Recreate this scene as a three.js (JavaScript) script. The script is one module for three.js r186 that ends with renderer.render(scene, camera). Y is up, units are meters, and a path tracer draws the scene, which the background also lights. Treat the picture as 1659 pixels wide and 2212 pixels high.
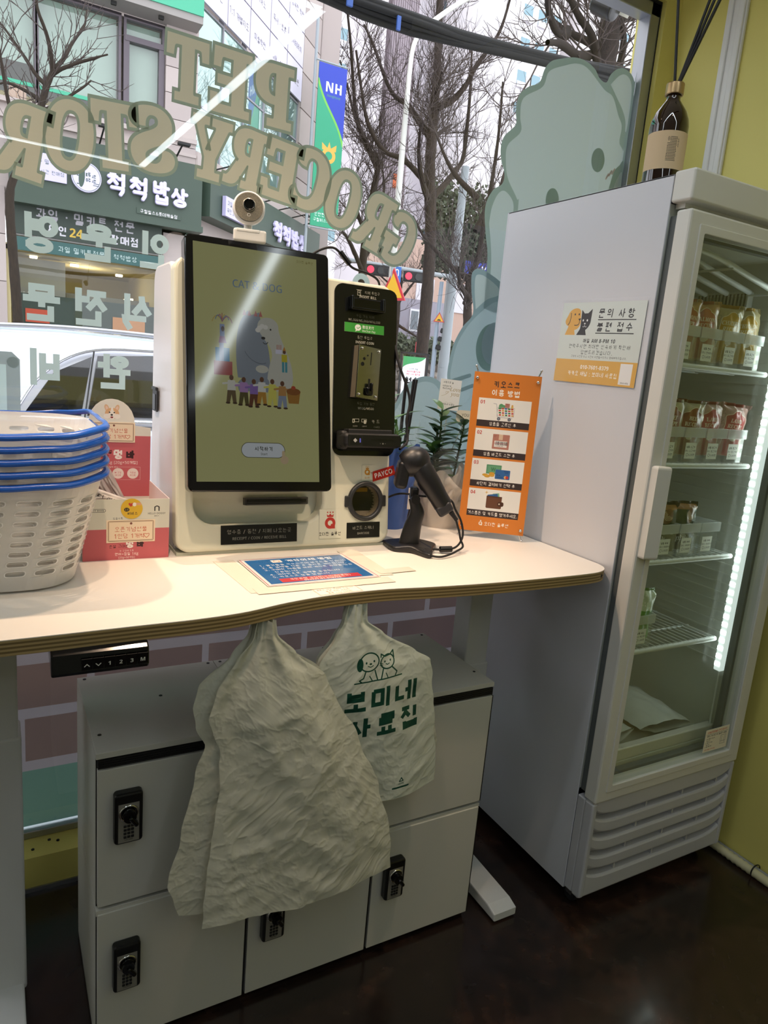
import * as THREE from 'three';
import { RoundedBoxGeometry } from 'three/addons/geometries/RoundedBoxGeometry.js';
import { mergeGeometries, mergeVertices } from 'three/addons/utils/BufferGeometryUtils.js';
import { RectAreaLightUniformsLib } from 'three/addons/lights/RectAreaLightUniformsLib.js';
import { FontLoader } from 'three/addons/loaders/FontLoader.js';
import { createNoise2D, createNoise3D } from 'simplex-noise';

// ---------- camera, sky, lights, exposure ----------
RectAreaLightUniformsLib.init();
const scene = new THREE.Scene();
const camera = new THREE.PerspectiveCamera(72.72, 1659 / 2212, 0.05, 600);
camera.position.set(0, 1.39, 0);
camera.rotation.order = 'YXZ';
camera.rotation.set(-0.203586, -0.52013, 0.0860309);
const renderer = new THREE.WebGLRenderer();
renderer.toneMapping = THREE.LinearToneMapping;
renderer.toneMappingExposure = 0.66;
renderer.shadowMap.enabled = true;
scene.background = new THREE.Color().setRGB(3.9, 4.05, 4.35);   // pale overcast winter sky
const LED_NITS = 14.5, SPOT_CD = 8;

// ---------- helpers ----------
const V2 = (x, y) => new THREE.Vector2(x, y), V3 = (x, y, z) => new THREE.Vector3(x, y, z);
let seed = 12345;
const rnd = () => { seed = (seed * 1664525 + 1013904223) >>> 0; return seed / 4294967296; };
const rr = (a, b) => a + (b - a) * rnd();
const noise2 = createNoise2D(rnd), noise3 = createNoise3D(rnd);
const taken = {};
function numbered(n) { taken[n] = (taken[n] ?? -1) + 1; return taken[n] ? n + '_' + String(taken[n]).padStart(3, '0') : n; }
function mat(color, roughness = 0.6, o = {}) {
  const m = new THREE.MeshPhysicalMaterial({ roughness, ...o });
  if (Array.isArray(color)) m.color.setRGB(...color); else m.color.set(color);
  return m;
}
function tag(o, label, category, group, kind) {
  if (label) o.userData.label = label;
  if (category) o.userData.category = category;
  if (group) o.userData.group = group;
  if (kind) o.userData.kind = kind;
  return o;
}
function thing(name, label, category, p = [0, 0, 0], turn = 0, group) {
  const g = new THREE.Group(); g.name = numbered(name); g.position.set(...p); g.rotation.y = turn;
  scene.add(g); return tag(g, label, category, group);
}
// a named mesh; at top level its name is numbered
function part(name, geo, m, parent, label) {
  const o = new THREE.Mesh(Array.isArray(geo) ? G(geo) : geo, m);
  o.castShadow = o.receiveShadow = true;
  o.name = parent ? name : numbered(name); (parent ?? scene).add(o);
  if (label) o.userData.label = label;
  return o;
}
function struct(name, geo, m, parent) { const o = part(name, geo, m, parent); o.userData.kind = 'structure'; return o; }
function copy(root, p, turn, label, group) {
  const c = root.clone(); c.name = numbered(root.name.replace(/_\d{3}$/, '')); scene.add(c);
  if (p) c.position.set(...p); if (turn !== undefined && turn !== null) c.rotation.y = turn;
  c.userData = { ...root.userData }; if (label) c.userData.label = label; if (group) c.userData.group = group;
  return c;
}
function flat(g) {
  let h = g.index ? g.toNonIndexed() : g.clone();
  for (const k of Object.keys(h.attributes)) if (!['position', 'normal', 'uv'].includes(k)) h.deleteAttribute(k);
  if (!h.attributes.uv) h.setAttribute('uv', new THREE.BufferAttribute(new Float32Array(h.attributes.position.count * 2), 2));
  if (!h.attributes.normal) h.computeVertexNormals();
  h.clearGroups?.(); return h;
}
function G(list) { return list.length === 1 ? list[0] : mergeGeometries(list.map(flat)); }
const box = (w, h, d, x = 0, y = 0, z = 0, r = 0, s = 2) => (r ? new RoundedBoxGeometry(w, h, d, s, Math.min(r, w / 2.01, h / 2.01, d / 2.01)) : new THREE.BoxGeometry(w, h, d)).translate(x, y, z);
// box given by its limits
const bx = (x0, x1, y0, y1, z0, z1, r = 0) => box(x1 - x0, y1 - y0, z1 - z0, (x0 + x1) / 2, (y0 + y1) / 2, (z0 + z1) / 2, r);
const cyl = (r0, r1, h, x = 0, y = 0, z = 0, n = 24) => new THREE.CylinderGeometry(r1, r0, h, n).translate(x, y, z);
const lathe = (pts, n = 40) => new THREE.LatheGeometry(pts.map((p) => V2(...p)), n);
const curve = (pts, closed = false, t = 0.5) => new THREE.CatmullRomCurve3(pts.map((p) => V3(...p)), closed, 'catmullrom', t);
const tube = (pts, r, n = 32, k = 8, closed = false) => new THREE.TubeGeometry(curve(pts, closed), n, r, k, closed);
function rod(a, b, r, n = 10, r2 = r) {
  const A = V3(...a), B = V3(...b), d = B.clone().sub(A), g = new THREE.CylinderGeometry(r2, r, d.length(), n);
  return g.applyQuaternion(new THREE.Quaternion().setFromUnitVectors(V3(0, 1, 0), d.clone().normalize())).translate(...A.add(B).multiplyScalar(0.5).toArray());
}
function poly(pts, smooth = false) {
  const v = pts.map((p) => V2(...p));
  return new THREE.Shape(smooth ? new THREE.SplineCurve([...v, v[0]]).getPoints(v.length * 6) : v);
}
function rrect(w, h, r, x = 0, y = 0) {           // rounded rectangle centred on (x, y)
  const s = new THREE.Shape(), a = x - w / 2, b = x + w / 2, c = y - h / 2, d = y + h / 2; r = Math.min(r, w / 2 - 1e-5, h / 2 - 1e-5);
  s.moveTo(a + r, c); s.lineTo(b - r, c); s.absarc(b - r, c + r, r, -Math.PI / 2, 0); s.lineTo(b, d - r); s.absarc(b - r, d - r, r, 0, Math.PI / 2);
  s.lineTo(a + r, d); s.absarc(a + r, d - r, r, Math.PI / 2, Math.PI); s.lineTo(a, c + r); s.absarc(a + r, c + r, r, Math.PI, Math.PI * 1.5); return s;
}
const circ = (r, x = 0, y = 0, ry = r) => { const s = new THREE.Shape(); s.absellipse(x, y, r, ry, 0, Math.PI * 2); return s; };
const ext = (shape, depth, bevel = 0, seg = 2, cs = 12) => new THREE.ExtrudeGeometry(shape, { depth: depth - 2 * bevel, bevelEnabled: bevel > 0, bevelSize: bevel, bevelOffset: -bevel, bevelThickness: bevel, bevelSegments: seg, curveSegments: cs }).translate(0, 0, bevel);
const M4 = (p = [0, 0, 0], e = [0, 0, 0], o = 'YXZ') => new THREE.Matrix4().compose(V3(...p), new THREE.Quaternion().setFromEuler(new THREE.Euler(...e, o)), V3(1, 1, 1));
const at = (g, m) => g.clone().applyMatrix4(m);
// flat printed sheet: thin slab, print on its +z face
function sheet(name, w, h, t, map, parent, o = {}) {
  const edge = mat(o.edge ?? '#e8e4da', 0.6), front = mat('#ffffff', o.rough ?? 0.55, { map, ...o.m });
  const g = new THREE.BoxGeometry(w, h, t);
  if (o.matrix) g.applyMatrix4(o.matrix);
  return part(name, g, [edge, edge, edge, edge, front, o.back ?? edge], parent, o.label);
}

// ---------- textures ----------
function tex(w, h, draw, data = false) {
  const c = document.createElement('canvas'); c.width = w; c.height = h;
  const x = c.getContext('2d'); x.lineJoin = 'round'; x.lineCap = 'round'; draw(x, w, h);
  const t = new THREE.CanvasTexture(c); t.wrapS = t.wrapT = THREE.RepeatWrapping; t.magFilter = THREE.LinearFilter;
  if (!data) t.colorSpace = THREE.SRGBColorSpace; return t;
}
function noiseTex(n, f) {                          // f(u, v) -> [r, g, b] bytes, or a grey byte
  const d = new Uint8Array(n * n * 4);
  for (let j = 0; j < n; j++) for (let i = 0; i < n; i++) {
    const c = f(i / n, j / n), k = (j * n + i) * 4, a = Array.isArray(c) ? c : [c, c, c];
    d[k] = Math.max(0, Math.min(255, a[0])); d[k + 1] = Math.max(0, Math.min(255, a[1])); d[k + 2] = Math.max(0, Math.min(255, a[2])); d[k + 3] = 255;
  }
  const t = new THREE.DataTexture(d, n, n); t.wrapS = t.wrapT = THREE.RepeatWrapping; t.magFilter = THREE.LinearFilter; t.needsUpdate = true; return t;
}
// seamless fractal noise on a torus of period 1
function fbm(u, v, f, oct = 4) {
  let s = 0, a = 0.5, T = Math.PI * 2;
  for (let o = 0; o < oct; o++) { const r = f / T; s += a * noise3(Math.cos(u * T) * r + 7 * o, Math.sin(u * T) * r + Math.cos(v * T) * r, Math.sin(v * T) * r); f *= 2; a *= 0.5; }
  return s;
}
const grainBump = noiseTex(256, (u, v) => 128 + 90 * fbm(u, v, 60, 2));

// ---------- Hangul written with strokes (the fonts at hand have none) ----------
const CI = 'ㄱㄲㄴㄷㄸㄹㅁㅂㅃㅅㅆㅇㅈㅉㅊㅋㅌㅍㅎ', VO = 'ㅏㅐㅑㅒㅓㅔㅕㅖㅗㅘㅙㅚㅛㅜㅝㅞㅟㅠㅡㅢㅣ', FI = ' ㄱㄲㄳㄴㄵㄶㄷㄹㄺㄻㄼㄽㄾㄿㅀㅁㅂㅄㅅㅆㅇㅈㅊㅋㅌㅍㅎ';
const JA = {
  ㄱ: [[[0, 0], [1, 0], [0.97, 0.45], [0.8, 1]]], ㄴ: [[[0, 0], [0, 1], [1, 1]]], ㄷ: [[[1, 0], [0, 0], [0, 1], [1, 1]]], ㄹ: [[[0, 0], [1, 0], [1, 0.5], [0, 0.5], [0, 1], [1, 1]]],
  ㅁ: [[[0, 0], [1, 0], [1, 1], [0, 1], [0, 0]]], ㅂ: [[[0, 0], [0, 1], [1, 1], [1, 0]], [[0, 0.48], [1, 0.48]]], ㅅ: [[[0.5, 0], [0.45, 0.4], [0, 1]], [[0.47, 0.35], [1, 1]]], ㅇ: [{ e: [0.5, 0.5, 0.5, 0.5] }],
  ㅈ: [[[0.02, 0], [0.98, 0]], [[0.52, 0], [0.45, 0.45], [0, 1]], [[0.48, 0.4], [1, 1]]], ㅊ: [[[0.3, 0], [0.7, 0]], [[0, 0.28], [1, 0.28]], [[0.52, 0.28], [0.45, 0.6], [0, 1]], [[0.48, 0.55], [1, 1]]],
  ㅋ: [[[0, 0], [1, 0], [0.97, 0.45], [0.8, 1]], [[0, 0.5], [0.95, 0.46]]], ㅌ: [[[1, 0], [0, 0], [0, 1], [1, 1]], [[0, 0.5], [0.92, 0.5]]], ㅍ: [[[0, 0], [1, 0]], [[0.3, 0], [0.3, 1]], [[0.7, 0], [0.7, 1]], [[0, 1], [1, 1]]],
  ㅎ: [[[0.32, 0], [0.68, 0]], [[0, 0.26], [1, 0.26]], { e: [0.5, 0.73, 0.36, 0.27] }],
  ㅏ: [[[0.3, 0], [0.3, 1]], [[0.3, 0.46], [1, 0.46]]], ㅑ: [[[0.3, 0], [0.3, 1]], [[0.3, 0.34], [1, 0.34]], [[0.3, 0.6], [1, 0.6]]], ㅓ: [[[0.75, 0], [0.75, 1]], [[0, 0.45], [0.75, 0.45]]], ㅕ: [[[0.75, 0], [0.75, 1]], [[0, 0.32], [0.75, 0.32]], [[0, 0.6], [0.75, 0.6]]],
  ㅣ: [[[0.5, 0], [0.5, 1]]], ㅐ: [[[0.1, 0], [0.1, 1]], [[0.95, 0], [0.95, 1]], [[0.1, 0.48], [0.95, 0.48]]], ㅔ: [[[0.3, 0], [0.3, 1]], [[1, 0], [1, 1]], [[-0.25, 0.46], [0.3, 0.46]]], ㅖ: [[[0.3, 0], [0.3, 1]], [[1, 0], [1, 1]], [[-0.25, 0.34], [0.3, 0.34]], [[-0.25, 0.62], [0.3, 0.62]]],
  ㅒ: [[[0.1, 0], [0.1, 1]], [[0.95, 0], [0.95, 1]], [[0.1, 0.36], [0.95, 0.36]], [[0.1, 0.6], [0.95, 0.6]]],
  ㅗ: [[[0, 1], [1, 1]], [[0.5, 0.15], [0.5, 1]]], ㅛ: [[[0, 1], [1, 1]], [[0.32, 0.15], [0.32, 1]], [[0.68, 0.15], [0.68, 1]]], ㅜ: [[[0, 0.1], [1, 0.1]], [[0.5, 0.1], [0.5, 1]]], ㅠ: [[[0, 0.1], [1, 0.1]], [[0.32, 0.1], [0.32, 1]], [[0.68, 0.1], [0.68, 1]]], ㅡ: [[[0, 0.6], [1, 0.6]]],
};
const MIX = { ㅘ: 'ㅗㅏ', ㅙ: 'ㅗㅐ', ㅚ: 'ㅗㅣ', ㅝ: 'ㅜㅓ', ㅞ: 'ㅜㅔ', ㅟ: 'ㅜㅣ', ㅢ: 'ㅡㅣ' }, DBL = { ㄲ: 'ㄱㄱ', ㄸ: 'ㄷㄷ', ㅃ: 'ㅂㅂ', ㅆ: 'ㅅㅅ', ㅉ: 'ㅈㅈ', ㄳ: 'ㄱㅅ', ㄵ: 'ㄴㅈ', ㄶ: 'ㄴㅎ', ㄺ: 'ㄹㄱ', ㄻ: 'ㄹㅁ', ㄼ: 'ㄹㅂ', ㄽ: 'ㄹㅅ', ㄾ: 'ㄹㅌ', ㄿ: 'ㄹㅍ', ㅀ: 'ㄹㅎ', ㅄ: 'ㅂㅅ' };
const HAN = {   // the four Chinese characters on the payment sticker and the one on the stand
  微: [[[0.2, 0], [0.02, 0.25]], [[0.22, 0.25], [0.02, 0.52]], [[0.14, 0.45], [0.14, 1]], [[0.3, 0.1], [0.3, 0.35], [0.58, 0.35], [0.58, 0.1]], [[0.44, 0], [0.44, 0.35]], [[0.3, 0.5], [0.58, 0.5]], [[0.34, 0.62], [0.3, 1]], [[0.34, 0.62], [0.54, 0.62], [0.54, 0.95], [0.62, 0.9]], [[0.74, 0], [0.64, 0.4]], [[0.7, 0.25], [1, 0.25]], [[0.92, 0.25], [0.64, 1]], [[0.7, 0.4], [1, 1]]],
  信: [[[0.28, 0], [0, 0.5]], [[0.16, 0.3], [0.16, 1]], [[0.62, 0], [0.7, 0.1]], [[0.36, 0.18], [1, 0.18]], [[0.44, 0.36], [0.92, 0.36]], [[0.44, 0.52], [0.92, 0.52]], [[0.46, 0.68], [0.9, 0.68], [0.9, 1], [0.46, 1], [0.46, 0.68]]],
  支: [[[0.05, 0.2], [0.95, 0.2]], [[0.5, 0], [0.5, 0.42]], [[0.15, 0.42], [0.82, 0.42], [0.5, 0.8], [0.05, 1]], [[0.3, 0.5], [0.6, 0.85], [0.98, 1]]],
  付: [[[0.28, 0], [0, 0.5]], [[0.16, 0.3], [0.16, 1]], [[0.36, 0.28], [1, 0.28]], [[0.78, 0], [0.78, 0.98], [0.62, 0.9]], [[0.48, 0.45], [0.58, 0.65]]],
};
function syllable(ch) {
  if (HAN[ch]) return HAN[ch];
  const n = ch.charCodeAt(0) - 0xac00; if (n < 0 || n > 11171) return null;
  const c = CI[Math.floor(n / 588)], v = VO[Math.floor((n % 588) / 28)], f = FI[n % 28], F = n % 28 > 0, out = [];
  const put = (j, x0, y0, x1, y1) => {
    if (DBL[j]) { const m = (x1 - x0) * 0.06; put(DBL[j][0], x0, y0, (x0 + x1) / 2 - m, y1); put(DBL[j][1], (x0 + x1) / 2 + m, y0, x1, y1); return; }
    for (const s of JA[j]) out.push(s.e ? { e: [x0 + s.e[0] * (x1 - x0), y0 + s.e[1] * (y1 - y0), s.e[2] * (x1 - x0), s.e[3] * (y1 - y0)] } : s.map(([x, y]) => [x0 + x * (x1 - x0), y0 + y * (y1 - y0)]));
  };
  if (MIX[v]) {
    put(c, 0.1, F ? 0.06 : 0.1, 0.52, F ? 0.28 : 0.42); put(MIX[v][0], 0.04, F ? 0.33 : 0.5, 0.6, F ? 0.5 : 0.76); put(MIX[v][1], 0.68, 0.02, 0.96, F ? 0.6 : 0.98);
  } else if ('ㅗㅛㅜㅠㅡ'.includes(v)) {
    put(c, 0.2, 0.05, 0.8, F ? 0.29 : 0.44); put(v, 0.03, F ? 0.38 : 0.56, 0.97, F ? 0.55 : 0.92);
  } else {
    const two = 'ㅐㅔㅖㅒ'.includes(v); put(c, two ? 0.02 : 0.06, F ? 0.06 : 0.16, two ? 0.42 : 0.5, F ? 0.48 : 0.8); put(v, two ? 0.58 : 0.62, 0.02, two ? 1 : 0.96, F ? 0.55 : 0.98);
  }
  if (F) put(f, 0.22, 0.69, 0.86, 0.97);
  return out;
}
// writes a line of mixed text; y is the middle of the line, em the letter height in pixels
function write(x, text, px, y, em, o = {}) {
  const w = (o.w ?? 0.1) * em, sp = (o.sp ?? 0.06) * em, latin = em * (o.latin ?? 1.16), font = (o.bold ? 'bold ' : '') + latin + 'px ' + (o.font ?? 'sans-serif');
  x.save(); x.font = font; x.strokeStyle = x.fillStyle = o.color ?? '#222'; x.lineWidth = w; x.lineCap = o.round ? 'round' : 'butt'; x.lineJoin = o.round ? 'round' : 'miter'; x.textBaseline = 'middle'; x.textAlign = 'left';
  const adv = [...text].map((c) => c === ' ' ? em * 0.38 : c === '₩' ? em * 0.9 : syllable(c) ? em * (o.wide ?? 0.92) + sp : x.measureText(c).width + sp * 0.3), sum = adv.reduce((a, b) => a + b, 0);
  x.translate(px, y); if (o.rot) x.rotate(o.rot); if (o.skew) x.transform(1, 0, o.skew, 1, 0, 0);
  let p = o.align === 'center' ? -sum / 2 : o.align === 'right' ? -sum : 0;
  [...text].forEach((c, i) => {
    const s = syllable(c), W = em * (o.wide ?? 0.92) - w, H = em - w;
    if (s) for (const k of s) {
      x.beginPath();
      if (k.e) x.ellipse(p + w / 2 + k.e[0] * W, -em / 2 + w / 2 + k.e[1] * H, k.e[2] * W, k.e[3] * H, 0, 0, 7); else k.forEach(([a, b], n) => x[n ? 'lineTo' : 'moveTo'](p + w / 2 + a * W, -em / 2 + w / 2 + b * H));
      x.stroke();
    } else if (c === '₩') { x.fillText('W', p, em * 0.03); x.fillRect(p - em * 0.03, -em * 0.06, em * 0.95, em * 0.07); }
    else if (c !== ' ') x.fillText(c, p, em * 0.04);
    p += adv[i];
  });
  x.restore(); return sum;
}
// the same strokes as a solid letter, front face towards +z, lower left corner of its box at the origin
function letterGeo(ch, W, H, w, depth, round = false) {
  const out = [], X = (a) => w / 2 + a * (W - w), Y = (b) => H - w / 2 - b * (H - w);
  for (const k of syllable(ch)) {
    if (k.e) { const s = circ(k.e[2] * (W - w) + w / 2, X(k.e[0]), Y(k.e[1]), k.e[3] * (H - w) + w / 2); s.holes.push(circ(Math.max(0.0008, k.e[2] * (W - w) - w / 2), X(k.e[0]), Y(k.e[1]), Math.max(0.0008, k.e[3] * (H - w) - w / 2))); out.push(ext(s, depth, 0, 1, 16)); continue; }
    const q = k.map(([a, b]) => V2(X(a), Y(b)));
    for (let i = 0; i + 1 < q.length; i++) {
      const d = q[i + 1].clone().sub(q[i]), l = d.length(), g = round ? ext(rrect(l + w, w, w / 2), depth, Math.min(w, depth) * 0.2, 2, 6) : new THREE.BoxGeometry(l + (i + 2 < q.length || i ? w * 0.92 : w * 0.9), w, depth).translate(0, 0, depth / 2);
      out.push(g.rotateZ(Math.atan2(d.y, d.x)).translate((q[i].x + q[i + 1].x) / 2, (q[i].y + q[i + 1].y) / 2, out.length * depth * 0.04));
    }
  }
  return G(out);
}
// the one-sided skin of a solid: only the triangles that face +z (of one material group, if given); vinyl film is a single sheet
function skin(g, group) {
  const src = g.index ? g.toNonIndexed() : g, p = src.attributes.position, out = [], a = V3(), b = V3(), c = V3(), runs = group === undefined ? [[0, p.count]] : g.groups.filter((r) => r.materialIndex === group).map((r) => [r.start, r.start + r.count]);
  let top = -1e9; for (let i = 0; i < p.count; i++) top = Math.max(top, p.getZ(i));
  for (const [s, e] of runs) for (let i = s; i < e; i += 3) { a.fromBufferAttribute(p, i); b.fromBufferAttribute(p, i + 1); c.fromBufferAttribute(p, i + 2); const n = b.clone().sub(a).cross(c.clone().sub(a)); if (n.length() > 1e-14 && n.normalize().z > 0.3) out.push(a.x, a.y, a.z, b.x, b.y, b.z, c.x, c.y, c.z); }
  const h = new THREE.BufferGeometry(); h.setAttribute('position', new THREE.Float32BufferAttribute(out, 3)); h.computeVertexNormals(); return h;
}
// a syllable cut from film: its strokes joined into one flat sheet without overlaps
function filmLetter(ch, W, H, w) {
  const n = 120, m = Math.round(n * H / W), c = document.createElement('canvas'); c.width = n; c.height = m; const x = c.getContext('2d'); x.strokeStyle = '#fff'; x.lineWidth = w / W * n; x.lineCap = 'square'; x.lineJoin = 'miter'; const k = w / W * n;
  for (const s of syllable(ch)) { x.beginPath(); const X = (a) => k / 2 + a * (n - k), Y = (b) => k / 2 + b * (m - k); if (s.e) x.ellipse(X(s.e[0]), Y(s.e[1]), s.e[2] * (n - k), s.e[3] * (m - k), 0, 0, 7); else s.forEach(([a, b], i) => x[i ? 'lineTo' : 'moveTo'](X(a), Y(b))); x.stroke(); }
  const d = x.getImageData(0, 0, n, m).data, open = new Map(), rects = [];
  for (let j = 0; j <= m; j++) { const row = new Map(); if (j < m) for (let i = 0; i < n; i++) if (d[(j * n + i) * 4 + 3] > 127) { let e = i; while (e < n && d[(j * n + e) * 4 + 3] > 127) e++; row.set(i + '_' + e, [i, e]); i = e; } for (const [q, r] of open) if (!row.has(q)) { rects.push([...r, j]); open.delete(q); } for (const [q, [i, e]] of row) if (!open.has(q)) open.set(q, [i, e, j]); }
  return G(rects.map(([i, e, j0, j1]) => new THREE.PlaneGeometry((e - i) / n * W, (j1 - j0) / m * H).translate((i + e) / 2 / n * W, H - (j0 + j1) / 2 / m * H, 0)));
}
const fontSerif = await new FontLoader().loadAsync('fonts/droid/droid_serif_bold.typeface.json');
// ---------- room ----------
const X0 = -2.4, X1 = 1.975, Z0 = -1.80, Z1 = 3.4, CEIL = 2.85, GZ = -1.84;   // left and right wall, window wall, back wall, ceiling, glass
const floorTex = noiseTex(512, (u, v) => { const a = fbm(u, v, 5, 5), b = fbm(u + 0.37, v + 0.11, 34, 4), s = Math.max(0, a + 0.35 * b); return [36 + 44 * s + 8 * b, 26 + 25 * s + 6 * b, 22 + 15 * s + 5 * b]; });
floorTex.colorSpace = THREE.SRGBColorSpace; floorTex.repeat.set(0.55, 0.55);
const floorRough = noiseTex(256, (u, v) => 56 + 34 * fbm(u, v, 14, 4)); floorRough.repeat.set(0.9, 0.9);
const M = {
  floor: mat('#ffffff', 1, { map: floorTex, roughnessMap: floorRough, clearcoat: 0.25, clearcoatRoughness: 0.25 }),
  yellow: mat([0.74, 0.66, 0.19], 0.55, { bumpMap: grainBump, bumpScale: 0.0004 }),
  ceiling: mat('#e9e6df', 0.8), wallFar: mat('#d8d4c6', 0.7),
  white: mat('#e6e5e2', 0.35), whiteSatin: mat('#dcdbd6', 0.45), black: mat('#0b0b0c', 0.35), blackGloss: mat('#060607', 0.12), blackMatt: mat('#121213', 0.6),
  alu: mat('#a9acb2', 0.35, { metalness: 0.9 }), chrome: mat('#d6d6d6', 0.15, { metalness: 1 }), steel: mat('#b7b4a8', 0.28, { metalness: 1 }), rubber: mat('#17171a', 0.7),
};
struct('floor', bx(X0 - 0.1, X1 + 0.1, -0.1, 0, Z0 - 0.1, Z1 + 0.1), M.floor);
{ const g = scene.children.at(-1).geometry, p = g.attributes.position, uv = g.attributes.uv; for (let i = 0; i < p.count; i++) uv.setXY(i, p.getX(i), p.getZ(i)); }
struct('ceiling', bx(X0 - 0.1, X1 + 0.1, CEIL, CEIL + 0.1, Z0 - 0.12, Z1 + 0.1), M.ceiling);
struct('wall_right', bx(X1, X1 + 0.1, 0, CEIL, Z0 - 0.12, Z1), M.yellow);
struct('wall_left', bx(X0 - 0.1, X0, 0, CEIL, Z0 - 0.12, Z1), M.wallFar);
struct('wall_back', bx(X0, X1, 0, CEIL, Z1, Z1 + 0.1), M.wallFar);
const wf = struct('wall_front', [bx(X0, -1.6, 0, CEIL, Z0 - 0.12, Z0), bx(1.905, X1, 0, CEIL, Z0 - 0.12, Z0), bx(-1.6, 1.905, 2.604, CEIL, Z0 - 0.12, Z0), bx(-1.6, 1.905, -0.1, 0.097, Z0 - 0.12, -1.743)], M.yellow);
for (const [x, z] of [[0.03, -1.79], [0.06, -1.775], [0.12, -1.79], [0.1, -1.8], [-0.05, -1.79]]) part('screw', cyl(0.004, 0.004, 0.002, x, 0.098, z, 10), M.blackMatt, wf);
struct('baseboard_front', bx(-1.6, 1.905, 0, 0.012, -1.7425, -1.738), M.alu);
// white two-ridged moulding up the yellow wall, and a cable trunk beside it
const tr = struct('trim_1', [bx(X1 - 0.012, X1, 0.0, CEIL, -1.615, -1.545, 0.004), bx(X1 - 0.018, X1 - 0.01, 0.0, CEIL, -1.61, -1.59, 0.004), bx(X1 - 0.018, X1 - 0.01, 0.0, CEIL, -1.57, -1.55, 0.004)], M.white);

// window: aluminium frame and one large pane
const win = struct('window_1', bx(1.862, 1.905, 0.097, 2.604, GZ - 0.03, GZ + 0.02, 0.003), M.alu); win.geometry = G([win.geometry, bx(-1.6, -1.555, 0.097, 2.604, GZ - 0.03, GZ + 0.02, 0.003), bx(-1.6, 1.905, 2.56, 2.604, GZ - 0.03, GZ + 0.02, 0.003), bx(-1.6, 1.905, 0.097, 0.118, GZ - 0.03, GZ + 0.018, 0.003)]);
part('gasket', [bx(1.9035, 1.905, 0.1, 2.6, GZ + 0.02, GZ + 0.022), bx(-1.6, 1.9, 2.598, 2.604, GZ + 0.02, GZ + 0.026)], M.rubber, win);
part('glass', new THREE.PlaneGeometry(3.46, 2.46).translate(0.145, 1.345, GZ), mat('#ffffff', 0, { transmission: 1, ior: 1.5, side: THREE.DoubleSide }), win);

// ---------- lamps ----------
{
  const L = thing('led_line_lamp', 'white rectangular led line lamp hanging under the ceiling', 'lamp', [0.125, 2.7, 0.58], -0.0374);
  const W = 0.94, D = 1.525, glow = mat('#000000', 0.6, { emissive: new THREE.Color(0.86, 0.95, 1), emissiveIntensity: LED_NITS });
  for (const [x, z, w, d] of [[W, 0, 0.048, 2 * D], [-W, 0, 0.048, 2 * D], [0, D, 2 * W, 0.048], [0, -D, 2 * W, 0.048]]) {
    part('housing', box(w + (w > 0.1 ? 0.048 : 0), 0.06, d, x, 0.034, z), M.white, L);
    part('diffuser', box(w * 0.9, 0.006, d * (d > 0.1 ? 0.985 : 0.9), x, 0.001, z), glow, L);
    const a = new THREE.RectAreaLight(new THREE.Color(0.86, 0.95, 1), LED_NITS * 0.9, w, d); a.position.set(x, -0.004, z); a.rotation.x = -Math.PI / 2; L.add(a);
  }
  for (const x of [-W, W]) for (const z of [-D + 0.1, D - 0.1]) part('suspension_wire', rod([x, 0.06, z], [x, 0.145, z], 0.0012, 6), M.alu, L);
}
{ // unseen warm spots on two tracks, placed to light the desk and kiosk front
  const tint = new THREE.Color(1, 0.72, 0.5), glow = mat('#000000', 0.5, { emissive: tint, emissiveIntensity: 20 });
  for (const [z, w] of [[-1.55, 'nearest the window'], [-0.75, 'in front of the counter']]) part('rail', box(2.6, 0.035, 0.035), M.black, thing('unseen_spotlight_track', 'unseen black spotlight track on the ceiling ' + w, 'track', [0.3, CEIL - 0.02, z], 0, 'unseen ceiling spotlight tracks'));
  [[-0.35, -1.55, 0.2, 0.955, -1.3, 'unseen black track spotlight near the window lighting the desk, left one'], [0.45, -1.55, 0.75, 0.955, -1.25, 'unseen black track spotlight near the window lighting the desk, right one'], [0.1, -0.75, 0.45, 1.1, -1.47, 'unseen black track spotlight aimed at the kiosk screen from the left'], [1.05, -0.75, 0.8, 1.1, -1.47, 'unseen black track spotlight aimed at the kiosk coin unit from the right']].forEach(([x, z, tx, ty, tz, label]) => {
    const s = thing('unseen_track_spotlight', label, 'spotlight', [x, CEIL - 0.13, z], 0, 'unseen track spotlights over the counter');
    const d = V3(tx - x, ty - (CEIL - 0.13), tz - z).normalize(), q = new THREE.Quaternion().setFromUnitVectors(V3(0, -1, 0), d);
    part('arm', rod([0, 0, 0], [0, 0.09, 0], 0.008), M.black, s);
    part('head', lathe([[0, 0.09], [0.03, 0.09], [0.035, 0.08], [0.038, -0.06], [0.034, -0.06], [0.03, -0.03], [0, -0.03]], 28).applyQuaternion(q), M.black, s);
    part('lens', cyl(0.029, 0.029, 0.004, 0, -0.034, 0).applyQuaternion(q), glow, s);
    const l = new THREE.SpotLight(tint, z < -1 ? SPOT_CD : SPOT_CD * 0.8, 0, z < -1 ? 0.62 : 0.36, 0.8); l.position.copy(d.clone().multiplyScalar(0.065)); l.castShadow = true; l.shadow.radius = 1.2; s.add(l); l.target.position.copy(d); s.add(l.target);
  });
}

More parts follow.
